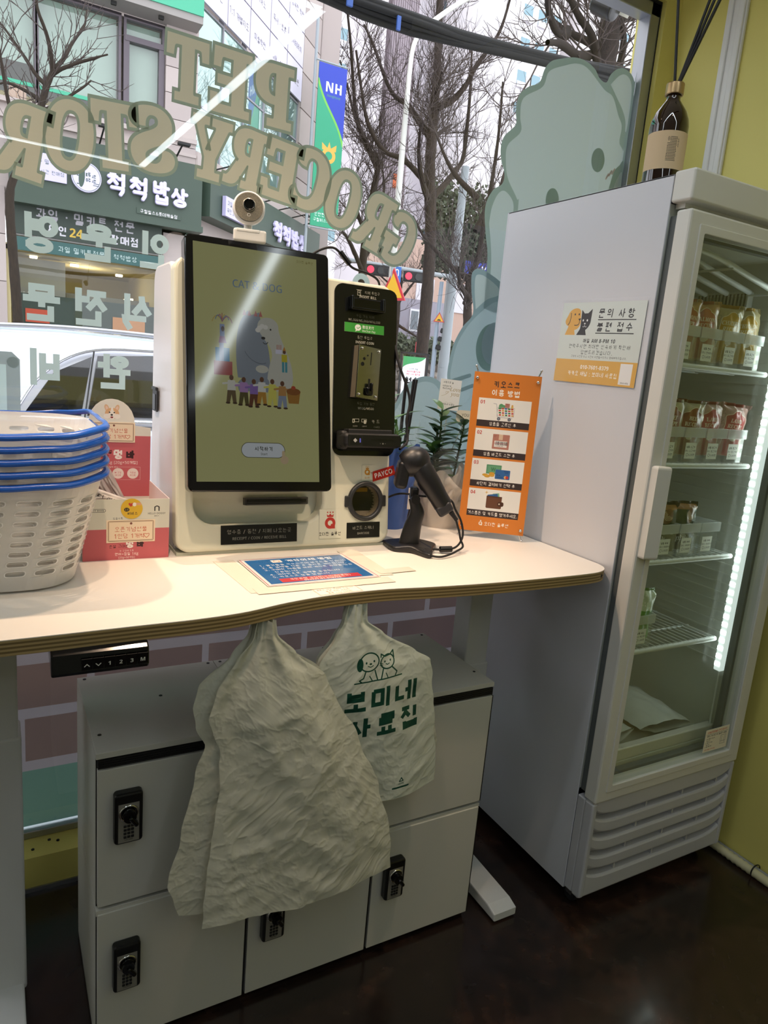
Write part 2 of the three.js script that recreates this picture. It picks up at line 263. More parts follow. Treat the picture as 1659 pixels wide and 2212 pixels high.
// ---------- lettering and pictures stuck to the outside of the pane ----------
const vinyl = (c, t = 0.3) => mat(c, 1, { transmission: t, side: THREE.DoubleSide });
const VF = vinyl('#cdc6ab', 0.24), VO2 = vinyl('#9dab97', 0.16), VK = vinyl('#c6dad5', 0.34);
{
  const L = [['T', 0.422, 2.093, 0.42, 1.98], ['E', 0.527, 2.094, 0.524, 1.976], ['P', 0.637, 2.092, 0.635, 1.975]], S = [['E', -0.035, 1.83, -0.05, 1.71], ['R', 0.081, 1.868, 0.06, 1.748], ['O', 0.171, 1.897, 0.16, 1.78], ['T', 0.257, 1.915, 0.262, 1.8], ['S', 0.34, 1.926, 0.347, 1.812], ['Y', 0.485, 1.934, 0.477, 1.82], ['R', 0.58, 1.93, 0.562, 1.816], ['E', 0.672, 1.92, 0.657, 1.806], ['C', 0.762, 1.915, 0.738, 1.797], ['O', 0.858, 1.885, 0.831, 1.77], ['R', 0.966, 1.846, 0.926, 1.731], ['G', 1.05, 1.807, 1.005, 1.7]];
  const glyph = (ch, ax, ay, bx_, by, g) => {
    const h = Math.hypot(ax - bx_, ay - by), rot = Math.atan2(ax - bx_, ay - by), sh = fontSerif.generateShapes(ch, h / 0.74), box3 = new THREE.Box2(); sh.forEach((s) => s.getPoints(4).forEach((p) => box3.expandByPoint(p)));
    const c = box3.getCenter(V2(0, 0)), k = 0.82 * Math.min(1.18, 0.1 / (box3.max.x - box3.min.x)), m = new THREE.Matrix4().makeTranslation((ax + bx_) / 2, (ay + by) / 2, 0).multiply(new THREE.Matrix4().makeRotationZ(-rot));
    const e = new THREE.ExtrudeGeometry(sh, { depth: 0.0002, bevelEnabled: true, bevelOffset: 0.0052, bevelSize: 0.0088, bevelThickness: 0.0002, bevelSegments: 1, curveSegments: 6 });
    const make = (grp, z) => { const q = skin(e, grp); q.translate(-c.x, -c.y, 0); q.rotateY(Math.PI); q.scale(k * 1.12, 0.86, 1); q.applyMatrix4(m); return q.translate(0, 0, z); };
    const o = part('letter', make(1, GZ - 0.004), VO2, g); part('letter_face', make(0, GZ - 0.004), VF, o);
  };
  const a = thing('window_lettering', 'beige slab serif word PET in mirror writing on the window', 'lettering', [0, 0, 0], 0, 'window lettering'); for (const l of L) glyph(...l, a);
  const b = thing('window_lettering', 'beige arched words GROCERY STORE in mirror writing on the window', 'lettering', [0, 0, 0], 0, 'window lettering'); for (const l of S) glyph(...l, b);
  const rows = [['영운인무', 1.576, 0.089, 0.063, 'pale green vinyl Korean words in the top line of the window, mirrored'], ['문전식간', 1.427, 0.088, 0.063, 'pale green vinyl Korean words in the middle line of the window, mirrored'], ['비완', 1.281, 0.087, 0.063, 'pale green vinyl Korean word in the lowest line of the window, mirrored']];
  rows.forEach(([t, y, h, x, lab], r) => {
    const g = thing('window_lettering', lab, 'lettering', [0, 0, 0], 0, 'window lettering');
    [...t].forEach((c, i) => { const X = x + i * (r === 0 ? 0.123 : r === 1 ? 0.103 : 0.158); part('letter', filmLetter(c, 0.081, h, 0.0145).rotateY(Math.PI).translate(X + 0.081, y, GZ - 0.003), VK, g); });
  });
  const g = thing('window_lettering', 'pale green vinyl letter peeping over the coin unit of the kiosk', 'lettering', [0, 0, 0], 0, 'window lettering');
  part('letter', filmLetter('우', 0.081, 0.12, 0.0155).rotateY(Math.PI).translate(0.958, 1.53, GZ - 0.003), VK, g);
  // corner of another picture at the left
  const p = thing('window_decal', 'grey green framed panel with a round corner disc low on the window at left', 'decal', [0, 0, GZ - 0.003], 0, 'window pictures');
  part('panel', new THREE.ShapeGeometry((() => { const s = poly([[-0.3, 1.0], [0.055, 1.0], [0.0565, 1.338], [0.04, 1.354], [-0.3, 1.35]]); s.holes.push(poly([[-0.29, 1.01], [0.028, 1.01], [0.028, 1.325], [-0.29, 1.323]])); return s; })()), vinyl('#acbcbc', 0.3), p); part('panel_face', new THREE.ShapeGeometry(poly([[-0.29, 1.01], [0.028, 1.01], [0.028, 1.325], [-0.29, 1.323]])), vinyl('#cce2de', 0.45), p); part('disc', new THREE.ShapeGeometry(circ(0.0125, 0.042, 1.331)).translate(0, 0, 0.0006), vinyl('#a2b6b6', 0.25), p);
}
{
  const out = vinyl('#a0b8ae', 0.22), fill = vinyl('#c6d6d2', 0.3), dark = vinyl('#90afa5', 0.2), blush = vinyl('#cfbdb6', 0.3), Lz = (d) => GZ - 0.0035 + d;
  const sticker = (n, pts, m, d, par, holes = []) => { const s = poly(pts, true); for (const h of holes) s.holes.push(poly(h, true)); return part(n, new THREE.ShapeGeometry(s).translate(0, 0, Lz(d)), m, par); };
  const dot = (n, x, y, a, b, m, d, par) => part(n, new THREE.ShapeGeometry(circ(a, x, y, b), 24).translate(0, 0, Lz(d)), m, par);
  const D = thing('window_decal', 'pale green vinyl picture of a curly dog face on the window above the fridge', 'decal', [0, 0, 0], 0, 'window pictures');
  const dogFace = [[1.441, 1.61], [1.441, 1.908], [1.432, 1.936], [1.389, 1.986], [1.374, 2.033], [1.375, 2.077], [1.418, 2.124], [1.409, 2.165], [1.414, 2.216], [1.481, 2.263], [1.499, 2.31], [1.557, 2.341], [1.605, 2.359], [1.653, 2.356], [1.729, 2.317], [1.771, 2.305], [1.806, 2.258], [1.828, 2.23], [1.827, 2.182], [1.849, 2.16], [1.853, 2.13], [1.853, 1.61]], dogEar = [[1.754, 2.337], [1.787, 2.371], [1.816, 2.38], [1.842, 2.363], [1.852, 2.319], [1.852, 2.23], [1.846, 2.22], [1.84, 2.25], [1.819, 2.28], [1.781, 2.314]], dogEar2 = [[1.337, 1.848], [1.341, 1.894], [1.358, 1.935], [1.382, 1.949], [1.414, 1.93], [1.424, 1.902], [1.417, 1.862], [1.407, 1.755], [1.4, 1.61], [1.37, 1.61], [1.36, 1.748]];
  sticker('outline', [[1.351, 1.60], [1.345, 1.747], [1.33, 1.81], [1.317, 1.871], [1.32, 1.909], [1.34, 1.945], [1.37, 1.967], [1.374, 1.997], [1.357, 2.03], [1.35, 2.066], [1.359, 2.099], [1.396, 2.139], [1.391, 2.173], [1.396, 2.218], [1.426, 2.249], [1.466, 2.271], [1.481, 2.312], [1.503, 2.339], [1.541, 2.356], [1.593, 2.373], [1.639, 2.375], [1.68, 2.363], [1.704, 2.343], [1.734, 2.338], [1.749, 2.365], [1.774, 2.387], [1.802, 2.396], [1.834, 2.39], [1.856, 2.37], [1.861, 2.34], [1.861, 1.60]], out, 0, D, [dogFace, dogEar, dogEar2]);
  sticker('face', dogFace, fill, 0, D); sticker('ear', dogEar, fill, 0, D); sticker('ear', dogEar2, fill, 0, D);
  dot('eye', 1.743, 2.11, 0.029, 0.036, out, 0.001, D); dot('eye', 1.572, 1.958, 0.027, 0.034, out, 0.001, D);
  sticker('muzzle', [[1.80, 1.99], [1.81, 2.047], [1.82, 2.089], [1.84, 2.113], [1.858, 2.12], [1.858, 1.95]], out, 0.001, D); sticker('muzzle', [[1.822, 1.99], [1.828, 2.04], [1.84, 2.075], [1.858, 2.09], [1.858, 1.97]], fill, 0.0015, D);
  for (const [x, y] of [[1.793, 2.07], [1.805, 2.082], [1.817, 2.09]]) part('cheek_mark', new THREE.ShapeGeometry(rrect(0.006, 0.024, 0.003)).rotateZ(-0.5).translate(x, y, Lz(0.001)), blush, D);
  const C = thing('window_decal', 'grey green vinyl picture of a winking cat on the window beside the fridge', 'decal', [0, 0, 0.001], 0, 'window pictures');
  const catEar = [[1.321, 1.592], [1.31, 1.643], [1.307, 1.685], [1.32, 1.696], [1.349, 1.691], [1.398, 1.667], [1.404, 1.645], [1.36, 1.626]], catFace = [[1.48, 1.61], [1.409, 1.625], [1.366, 1.606], [1.316, 1.561], [1.288, 1.525], [1.264, 1.479], [1.254, 1.427], [1.252, 1.38], [1.273, 1.333], [1.302, 1.255], [1.312, 0.94], [1.48, 0.94]], catPaw = [[1.012, 0.94], [1.032, 1.2], [1.07, 1.275], [1.099, 1.325], [1.128, 1.349], [1.157, 1.359], [1.186, 1.357], [1.207, 1.345], [1.222, 1.32], [1.235, 1.25], [1.235, 0.94]];
  sticker('outline', [[1.0, 0.93], [1.02, 1.2], [1.064, 1.291], [1.09, 1.338], [1.12, 1.362], [1.15, 1.374], [1.182, 1.375], [1.212, 1.364], [1.227, 1.351], [1.242, 1.362], [1.239, 1.386], [1.241, 1.426], [1.253, 1.484], [1.279, 1.535], [1.312, 1.578], [1.298, 1.642], [1.292, 1.688], [1.3, 1.706], [1.318, 1.713], [1.347, 1.708], [1.404, 1.685], [1.45, 1.65], [1.5, 1.62], [1.5, 0.93]], vinyl('#9cb6b8', 0.2), 0, C, [catEar, catFace, catPaw]);
  sticker('ear', catEar, fill, 0, C); sticker('face', catFace, vinyl('#b5cbcd', 0.26), 0, C); sticker('paw', catPaw, vinyl('#b5cbcd', 0.26), 0, C);
  dot('eye', 1.392, 1.482, 0.055, 0.073, dark, 0.001, C); dot('eye_glint', 1.402, 1.495, 0.045, 0.065, vinyl('#a4bcbe', 0.24), 0.0014, C);
  for (const [x, y, r] of [[1.29, 1.378, 0.32], [1.305, 1.345, 0.36]]) part('whisker', new THREE.ShapeGeometry(rrect(0.085, 0.012, 0.006)).rotateZ(r).translate(x, y, Lz(0.001)), vinyl('#9ab4b6', 0.2), C);
  // lower part: white sheet with pink bricks and a mint skirting
  const B = thing('window_brick_film', 'white film with pink printed bricks over the lower window', 'film', [0, 0, 0]);
  const mortar = new THREE.Shape([V2(-1.5, 0.284), V2(1.86, 0.284), V2(1.86, 0.9), V2(-1.5, 0.9)]), pk = [vinyl('#a8928f', 0.1), vinyl('#a48e8e', 0.1), vinyl('#ac9694', 0.1)], rect = (x0, x1, y0, y1) => new THREE.PlaneGeometry(x1 - x0, y1 - y0).translate((x0 + x1) / 2, (y0 + y1) / 2, Lz(0));
  part('skirting', rect(-1.5, 1.86, 0.122, 0.284), vinyl('#7fa99b', 0.16), B);
  for (let r = 0; r < 4; r++) for (let k = -5; k < 7; k++) { const x = Math.max(-1.49, 0.05 + (r % 2 ? 0.167 : 0) + k * 0.303), x1 = Math.min(1.85, 0.05 + (r % 2 ? 0.167 : 0) + k * 0.303 + 0.284), y = 0.312 + r * 0.149; if (x1 < x + 0.02) continue; part('brick', rect(x, x1, y, y + 0.12), pk[(k + 9 + r) % 3], B); mortar.holes.push(new THREE.Path([V2(x, y), V2(x1, y), V2(x1, y + 0.12), V2(x, y + 0.12)])); }
  part('mortar', new THREE.ShapeGeometry(mortar).translate(0, 0, Lz(0)), vinyl('#beb8c0', 0.16), B);
}
// ---------- standing desk ----------
const DT = 0.955;
{
  const pts = [[-0.2, 1.09], [-0.1, 1.089], [0, 1.089], [0.1, 1.091], [0.2, 1.094], [0.286, 1.096], [0.374, 1.107], [0.465, 1.134], [0.56, 1.151], [0.677, 1.156], [0.777, 1.146], [0.88, 1.138], [0.981, 1.134], [1.115, 1.133], [1.235, 1.137], [1.283, 1.149], [1.308, 1.171], [1.318, 1.2]];
  const front = new THREE.SplineCurve(pts.map((p) => V2(...p))).getPoints(90), sh = new THREE.Shape([...front, V2(1.318, 1.78), V2(-0.2, 1.78)]);
  const D = thing('standing_desk', 'white standing desk with a wavy plywood front edge on white steel legs', 'desk', [0, 0, 0]);
  const slab = (y0, y1, o = 0) => new THREE.ExtrudeGeometry(sh, { depth: y1 - y0, bevelEnabled: o > 0, bevelSize: o, bevelThickness: 0.0008, bevelOffset: -o, bevelSegments: 1 }).rotateX(-Math.PI / 2).translate(0, y0, 0);
  part('desk_top', slab(DT - 0.0015, DT), mat('#e9e2d8', 0.42), D);
  const plies = [mat('#a68f62', 0.6), mat('#6f5c38', 0.65)];
  for (let k = 0; k < 7; k++) part('ply_layer', slab(DT - 0.025 + k * 0.00336, DT - 0.025 + (k + 1) * 0.00336, k % 2 ? 0.0012 : 0.0002), plies[k % 2], D);
  const steel = mat('#d3d4d2', 0.45);
  for (const x of [1.14, -0.01]) {
    part('leg', [bx(x - 0.042, x + 0.042, 0.03, 0.62, -1.49, -1.41, 0.006), bx(x - 0.037, x + 0.037, 0.6, 0.93, -1.486, -1.415, 0.005)], steel, D);
    const foot = poly([[-1.17, 0.006], [-1.17, 0.026], [-1.2, 0.036], [-1.4, 0.046], [-1.5, 0.046], [-1.7, 0.036], [-1.73, 0.026], [-1.73, 0.006]].map(([z, y]) => [-z, y]));
    part('foot', ext(foot, 0.074, 0.004).rotateY(Math.PI / 2).translate(x - 0.037, 0, 0), steel, D);
  }
  part('crossbeam', [bx(-0.01, 1.14, 0.885, 0.93, -1.49, -1.45, 0.003), bx(1.08, 1.2, 0.91, 0.93, -1.72, -1.2, 0.003), bx(-0.07, 0.05, 0.91, 0.93, -1.72, -1.2, 0.003)], steel, D);
  sheet('maker_sticker', 0.026, 0.008, 0.0005, tex(128, 40, (x) => { x.fillStyle = '#1b1914'; x.fillRect(0, 0, 128, 40); x.font = 'bold 22px sans-serif'; x.fillStyle = '#cfc7a8'; x.fillText('DESKER', 16, 28); }), D, { edge: '#111', matrix: M4([1.267, 0.9425, -1.1435], [0, 0.2, 0]) });
  for (const [x, z] of [[0.42, -1.137], [0.623, -1.17]]) part('bag_hook', tube([[x, 0.93, z - 0.012], [x, 0.914, z - 0.01], [x, 0.9105, z], [x, 0.917, z + 0.01]], 0.002, 20, 8), M.chrome, D);
  // handset with six keys under the front edge
  const C = thing('desk_control_panel', 'glossy black height control with six keys under the desk edge', 'control panel', [0.137, 0.93, -1.092]);
  part('housing', ext(poly([[-0.05, 0], [0.0, 0], [0.012, -0.006], [0.016, -0.034], [0.012, -0.04], [-0.05, -0.022]]), 0.143, 0.003).rotateY(-Math.PI / 2).translate(0.0715, 0, 0), M.blackGloss, C);
  ['^', 'v', '1', '2', '3', 'M'].forEach((c, i) => sheet('key', 0.0155, 0.023, 0.001, tex(64, 96, (x) => {
    x.fillStyle = '#08090a'; x.fillRect(0, 0, 64, 96); x.strokeStyle = '#e9e9e2'; x.fillStyle = '#e9e9e2'; x.lineWidth = 6; x.lineCap = 'butt'; x.beginPath();
    if (i < 2) { const s = i ? 1 : -1; x.moveTo(16, 48 - 9 * s); x.lineTo(32, 48 + 9 * s); x.lineTo(48, 48 - 9 * s); x.stroke(); } else { x.font = 'bold 40px sans-serif'; x.textAlign = 'center'; x.fillText(c, 32, 62); }
  }), C, { edge: '#050505', rough: 0.15, matrix: M4([-0.0215 + i * 0.0165, -0.0245, 0.0165], [0.16, 0, 0]) }));
}

// ---------- six lockers in two rows ----------
const lockTex = tex(128, 256, (x) => { x.fillStyle = '#8a877e'; x.fillRect(0, 0, 128, 256); x.fillStyle = '#2a2a28'; x.font = '14px sans-serif'; x.textAlign = 'center'; x.fillText('LOCKER', 64, 246); x.beginPath(); x.moveTo(54, 232); x.lineTo(64, 222); x.lineTo(74, 232); x.stroke(); });
const plateM = mat('#ffffff', 0.4, { metalness: 0.15, map: lockTex });
const M_locker = mat('#cbcac1', 0.45, { bumpMap: grainBump, bumpScale: 0.0001 }), M_lockSide = M_locker;
function addLock(par, x, y, z) {
  const T = (g) => g.translate(x, y, z), L = part('lock', T(ext(rrect(0.051, 0.104, 0.007), 0.02, 0.004)), M.black, par, 'black push button lock');
  part('lock_plate', T(new THREE.PlaneGeometry(0.037, 0.08).translate(0, -0.008, 0.0203)), plateM, L);
  part('dial_ring', T(new THREE.TorusGeometry(0.0155, 0.0026, 10, 28).translate(0, 0.012, 0.0212)), M.chrome, L);
  part('knob', T(G([cyl(0.0125, 0.0115, 0.016).rotateX(Math.PI / 2).translate(0, 0.012, 0.028), box(0.009, 0.024, 0.012, 0, 0, 0, 0.004).rotateZ(0.6).translate(0.006, 0.004, 0.036)])), M.blackGloss, L);
  const keys = []; for (let r = 0; r < 4; r++) for (let c = 0; c < 3; c++) keys.push(box(0.0052, 0.0044, 0.003, -0.0066 + c * 0.0066, -0.0145 - r * 0.0074, 0.0212, 0.001));
  part('keypad', T(G(keys)), M.blackMatt, L);
}
{
  const W = 0.302, xs = 0.146, rows = [[0.012, 0.334], [0.337, 0.665]];
  const names = [['white locker with push button lock at the bottom left of the bank', 'white locker at the bottom middle under the big plastic bag', 'white locker at the bottom right beside the desk foot'], ['white locker at the top left under the desk control keys', 'white locker at the top middle behind the big plastic bag', 'white locker at the top right behind the printed plastic bag']];
  for (let r = 0; r < 2; r++) for (let c = 0; c < 3; c++) {
    const [y0, y1] = rows[r], x0 = xs + c * W, h = y1 - y0, L = thing('locker', names[r][c], 'locker', [x0, y0, -1.55], 0, 'white lockers under the desk');
    part('cabinet', [bx(0, 0.012, 0, h - 0.0122, 0, 0.316), bx(W - 0.013, W - 0.001, 0, h - 0.0122, 0, 0.316), bx(0.012, W - 0.013, 0, 0.012, 0, 0.316), bx(0, W - 0.001, h - 0.012, h, 0, 0.328, 0.001), bx(0.012, W - 0.013, 0.012, h - 0.012, 0, 0.008)], M_lockSide, L);
    part('door_frame', [bx(0.001, W - 0.002, 0, h - 0.013, 0.3, 0.317)], M.blackMatt, L);
    const dt = r ? h - 0.034 : h - 0.008;
    const d = part('door', bx(0.0025, W - 0.0045, 0.006, dt, 0.3175, 0.331, 0.0012), M_locker, L);
    part('door_edge', bx(W - 0.0045, W - 0.002, 0.006, dt, 0.3175, 0.3305), M.black, d);
    if (r) for (let k = 0; k < 4; k++) part('grip_rib', bx(0.003, W - 0.004, h - 0.031 + k * 0.0046, h - 0.0275 + k * 0.0046, 0.3175, 0.329), M.blackMatt, L);
    addLock(L, 0.054, 0.535 - 0.337 - (r ? 0 : 0.003), 0.331);
    if (r) for (const [a, b] of [[0.014, 0.012], [0.014, 0.262], [W - 0.015, 0.012], [W - 0.015, 0.262], [W / 2, 0.14]]) part('screw', cyl(0.0036, 0.0036, 0.0012, a, h + 0.0003, b, 12), M.blackMatt, L);
  }
  const b = part('locker_plinth', bx(xs, xs + 3 * W - 0.001, 0, 0.012, -1.55, -1.24), M.blackMatt); tag(b, 'low black plinth under the bank of white lockers', 'plinth');
}

// ---------- two bundles of plastic carrier bags hanging from the desk ----------
// a film sheet: outline left(y), right(y), wrinkled; uv in metres
function film(rowsY, left, right, zOf, bottom, amp, sd, nx = 60, ny = 110) {
  const lerpT = (t, y) => { for (let i = 0; i + 1 < t.length; i++) if (y <= t[i][0] && y >= t[i + 1][0]) { const k = (t[i][0] - y) / (t[i][0] - t[i + 1][0]), s = k * k * (3 - 2 * k); return t[i][1] + (t[i + 1][1] - t[i][1]) * (0.5 * k + 0.5 * s); } return t[t.length - 1][1]; };
  const pos = [], uv = [], idx = [], [yt, yb] = rowsY;
  for (let j = 0; j <= ny; j++) for (let i = 0; i <= nx; i++) {
    const v = j / ny, u = i / nx; let y = yt + (yb - yt) * v; const l = lerpT(left, y), r = lerpT(right, y), x = l + (r - l) * u;
    y += bottom(u) * v * v * v * v;
    const gather = Math.exp(-v * 5), ridge = (q) => 1 - Math.abs(q) * 2;
    const fold = Math.sin(u * 19 + sd + v * 1.5) * 0.006 * gather + Math.sin(u * 7 + sd * 2 + Math.sin(v * 4)) * 0.007 * (0.5 + 0.5 * gather);
    const w1 = ridge(noise3(x * 7 + y * 3, y * 5, sd)) * 0.0032, w2 = ridge(noise3(x * 15 - y * 9, y * 13 + x * 6, sd + 9)) * 0.0014, w3 = noise3(x * 30, y * 26, sd + 4) * 0.0005;
    const edge = Math.min(1, Math.min(u, 1 - u) * 9);
    pos.push(x + noise3(x * 12, y * 14, sd + 20) * 0.003 * (1 - edge), y, zOf(u, v, y) + (fold + (w1 + w2 + w3) * Math.min(1, v * 3)) * amp * (0.4 + 0.6 * edge)); uv.push(x, y);
  }
  for (let j = 0; j < ny; j++) for (let i = 0; i < nx; i++) { const a = j * (nx + 1) + i, b = a + 1, c = a + nx + 1, d = c + 1; idx.push(a, c, b, b, c, d); }
  const g = new THREE.BufferGeometry(); g.setAttribute('position', new THREE.Float32BufferAttribute(pos, 3)); g.setAttribute('uv', new THREE.Float32BufferAttribute(uv, 2)); g.setIndex(idx); g.computeVertexNormals(); return g;
}
{
  const wr = noiseTex(256, (u, v) => { const a = 1 - Math.abs(fbm(u, v, 9, 4)) * 2.2; return 255 * Math.max(0, a * a); }); wr.repeat.set(2.3, 2.3);
  const bagM = mat('#dcdccb', 0.42, { transmission: 0.16, side: THREE.DoubleSide, bumpMap: wr, bumpScale: 0.0009 });
  const A = thing('plastic_bag', 'big bundle of plain cream plastic carrier bags hanging from the desk edge', 'plastic bag', [0, 0, 0]);
  const R = [[0.945, 0.436], [0.9, 0.442], [0.86, 0.48], [0.804, 0.545], [0.75, 0.572], [0.66, 0.63], [0.52, 0.692], [0.42, 0.727], [0.3, 0.738]];
  const Lf = [[0.945, 0.402], [0.9, 0.396], [0.86, 0.37], [0.804, 0.335], [0.75, 0.32], [0.68, 0.345], [0.6, 0.348], [0.5, 0.335], [0.4, 0.327], [0.3, 0.325]];
  const Lb = [[0.945, 0.4], [0.9, 0.392], [0.86, 0.36], [0.81, 0.305], [0.77, 0.298], [0.73, 0.305], [0.69, 0.323], [0.64, 0.307], [0.5, 0.28], [0.4, 0.262], [0.36, 0.272], [0.3, 0.29]];
  part('bag_sheet', film([0.929, 0.315], Lf, R, (u, v) => -1.122 - 0.006 * v + 0.024 * Math.sin(Math.PI * u) * Math.min(1, v * 2.4), (u) => 0.012 * Math.sin(u * 9) * 0.4 - 0.012 * (u < 0.5 ? 0.3 : 0), 1, 1.3), bagM, A);
  part('bag_sheet', film([0.929, 0.322], Lb, R.map(([y, x]) => [y, x - 0.02]), (u, v) => -1.137 - 0.01 * v + 0.012 * Math.sin(Math.PI * u) * Math.min(1, v * 3), (u) => 0.05 * Math.max(0, 0.35 - u) - 0.02 * Math.max(0, 0.4 - Math.abs(u - 0.3)), 0.9, 5.1), bagM, A);
  part('bag_sheet', film([0.929, 0.333], Lb.map(([y, x]) => [y, x + 0.006]), R.map(([y, x]) => [y, x + (y < 0.55 ? 0.014 : 0)]), (u, v) => -1.146 - 0.012 * v, (u) => 0.02 * Math.sin(u * 5), 0.8, 8.7), bagM, A);
  part('bag_sheet', film([0.929, 0.338], Lb.map(([y, x]) => [y, x + 0.03]), R.map(([y, x]) => [y, x - 0.03]), (u, v) => -1.152 - 0.014 * v, (u) => -0.012 * Math.sin(u * 4), 0.7, 3.3), bagM, A);
  part('hanging_loop', tube([[0.405, 0.905, -1.13], [0.409, 0.918, -1.135], [0.42, 0.9215, -1.137], [0.431, 0.918, -1.135], [0.436, 0.905, -1.13]], 0.005, 24, 8), bagM, A);
  // the second bundle carries the shop's print
  const print = tex(1024, 1536, (x, W, H) => {
    const ink = '#14564a', S = W / 0.36, X = (m) => (m - 0.52) * S, Y = (m) => (0.97 - m) * S;
    x.fillStyle = '#ffffff'; x.fillRect(0, 0, W, H); x.fillStyle = x.strokeStyle = ink;
    const line = (pts, w = 8) => { x.lineWidth = w; x.beginPath(); pts.forEach(([a, b], i) => x[i ? 'lineTo' : 'moveTo'](X(a), Y(b))); x.stroke(); };
    const el = (a, b, r, q, fill, w = 8, s = 0, e = 7) => { x.lineWidth = w; x.beginPath(); x.ellipse(X(a), Y(b), r * S, q * S, 0, s, e); fill ? x.fill() : x.stroke(); };
    el(0.653, 0.805, 0.022, 0.019, 0); el(0.632, 0.801, 0.007, 0.014, 1); el(0.646, 0.804, 0.002, 0.0024, 1); el(0.664, 0.806, 0.002, 0.0024, 1); el(0.656, 0.801, 0.003, 0.002, 1);
    line([[0.65, 0.797], [0.656, 0.7945], [0.662, 0.797]], 5); line([[0.645, 0.786], [0.641, 0.772], [0.632, 0.768], [0.637, 0.764]]); line([[0.667, 0.786], [0.674, 0.765]]); line([[0.655, 0.775], [0.662, 0.764]], 6);
    line([[0.68, 0.812], [0.68, 0.818], [0.69, 0.812], [0.704, 0.813], [0.712, 0.82], [0.714, 0.806]]); el(0.697, 0.8, 0.017, 0.0145, 0); el(0.69, 0.801, 0.0018, 0.0022, 1); el(0.704, 0.802, 0.0018, 0.0022, 1); line([[0.693, 0.796], [0.697, 0.794], [0.701, 0.796]], 5); line([[0.678, 0.799], [0.685, 0.797]], 4); line([[0.678, 0.794], [0.685, 0.794]], 4);
    line([[0.687, 0.786], [0.683, 0.766]]); line([[0.709, 0.787], [0.722, 0.775], [0.718, 0.766]]); line([[0.694, 0.776], [0.699, 0.766]], 6); line([[0.622, 0.7625], [0.735, 0.7655]], 8);
    x.save(); x.transform(1, -0.03, 0.05, 1, -25, 22);
    write(x, '보미네', X(0.687), Y(0.727), 0.056 * S, { w: 0.165, color: ink, align: 'center', wide: 1.02, sp: 0.06 }); write(x, '사료집', X(0.7), Y(0.664), 0.056 * S, { w: 0.165, color: ink, align: 'center', wide: 1.02, sp: 0.06 });
    x.restore();
    line([[0.752, 0.513], [0.757, 0.521], [0.762, 0.513], [0.752, 0.513]], 6); write(x, 'HDPE', X(0.757), Y(0.507), 14, { color: ink, align: 'center', bold: 1 }); line([[0.737, 0.4985], [0.777, 0.4985]], 12);
  });
  print.repeat.set(1 / 0.36, 1 / 0.54); print.offset.set(-0.52 / 0.36, -0.43 / 0.54);
  const printM = mat('#d6dccf', 0.4, { map: print, transmission: 0.1, side: THREE.DoubleSide, bumpMap: wr, bumpScale: 0.0007 });
  const B = thing('plastic_bag', 'bundle of plastic carrier bags printed with green Korean shop name, dog and cat', 'plastic bag', [0, 0, 0]);
  const BL = [[0.945, 0.603], [0.89, 0.597], [0.86, 0.58], [0.81, 0.548], [0.77, 0.545], [0.7, 0.555], [0.55, 0.6], [0.4, 0.62]], BR = [[0.945, 0.643], [0.89, 0.648], [0.86, 0.69], [0.81, 0.77], [0.785, 0.813], [0.74, 0.823], [0.65, 0.838], [0.53, 0.858], [0.4, 0.862]];
  part('bag_sheet', film([0.929, 0.472], BL, BR, (u, v) => -1.158 - 0.008 * v + 0.018 * Math.sin(Math.PI * u) * Math.min(1, v * 2.4), (u) => 0.03 * Math.max(0, u - 0.75), 0.55, 2.2), printM, B);
  part('bag_sheet', film([0.929, 0.465], BL, BR.map(([y, x]) => [y, x + (y < 0.7 ? 0.009 : -0.01)]), (u, v) => -1.168 - 0.012 * v, (u) => 0.06 * Math.max(0, u - 0.72), 0.8, 6.4), bagM, B);
  part('bag_sheet', film([0.929, 0.455], BL, BR.map(([y, x]) => [y, x - 0.03]), (u, v) => -1.174 - 0.014 * v, (u) => 0.03 * Math.sin(u * 3), 0.8, 11.4), bagM, B);
  part('hanging_loop', tube([[0.607, 0.905, -1.165], [0.611, 0.918, -1.168], [0.623, 0.9215, -1.17], [0.635, 0.918, -1.168], [0.64, 0.905, -1.165]], 0.005, 24, 8), bagM, B);
}

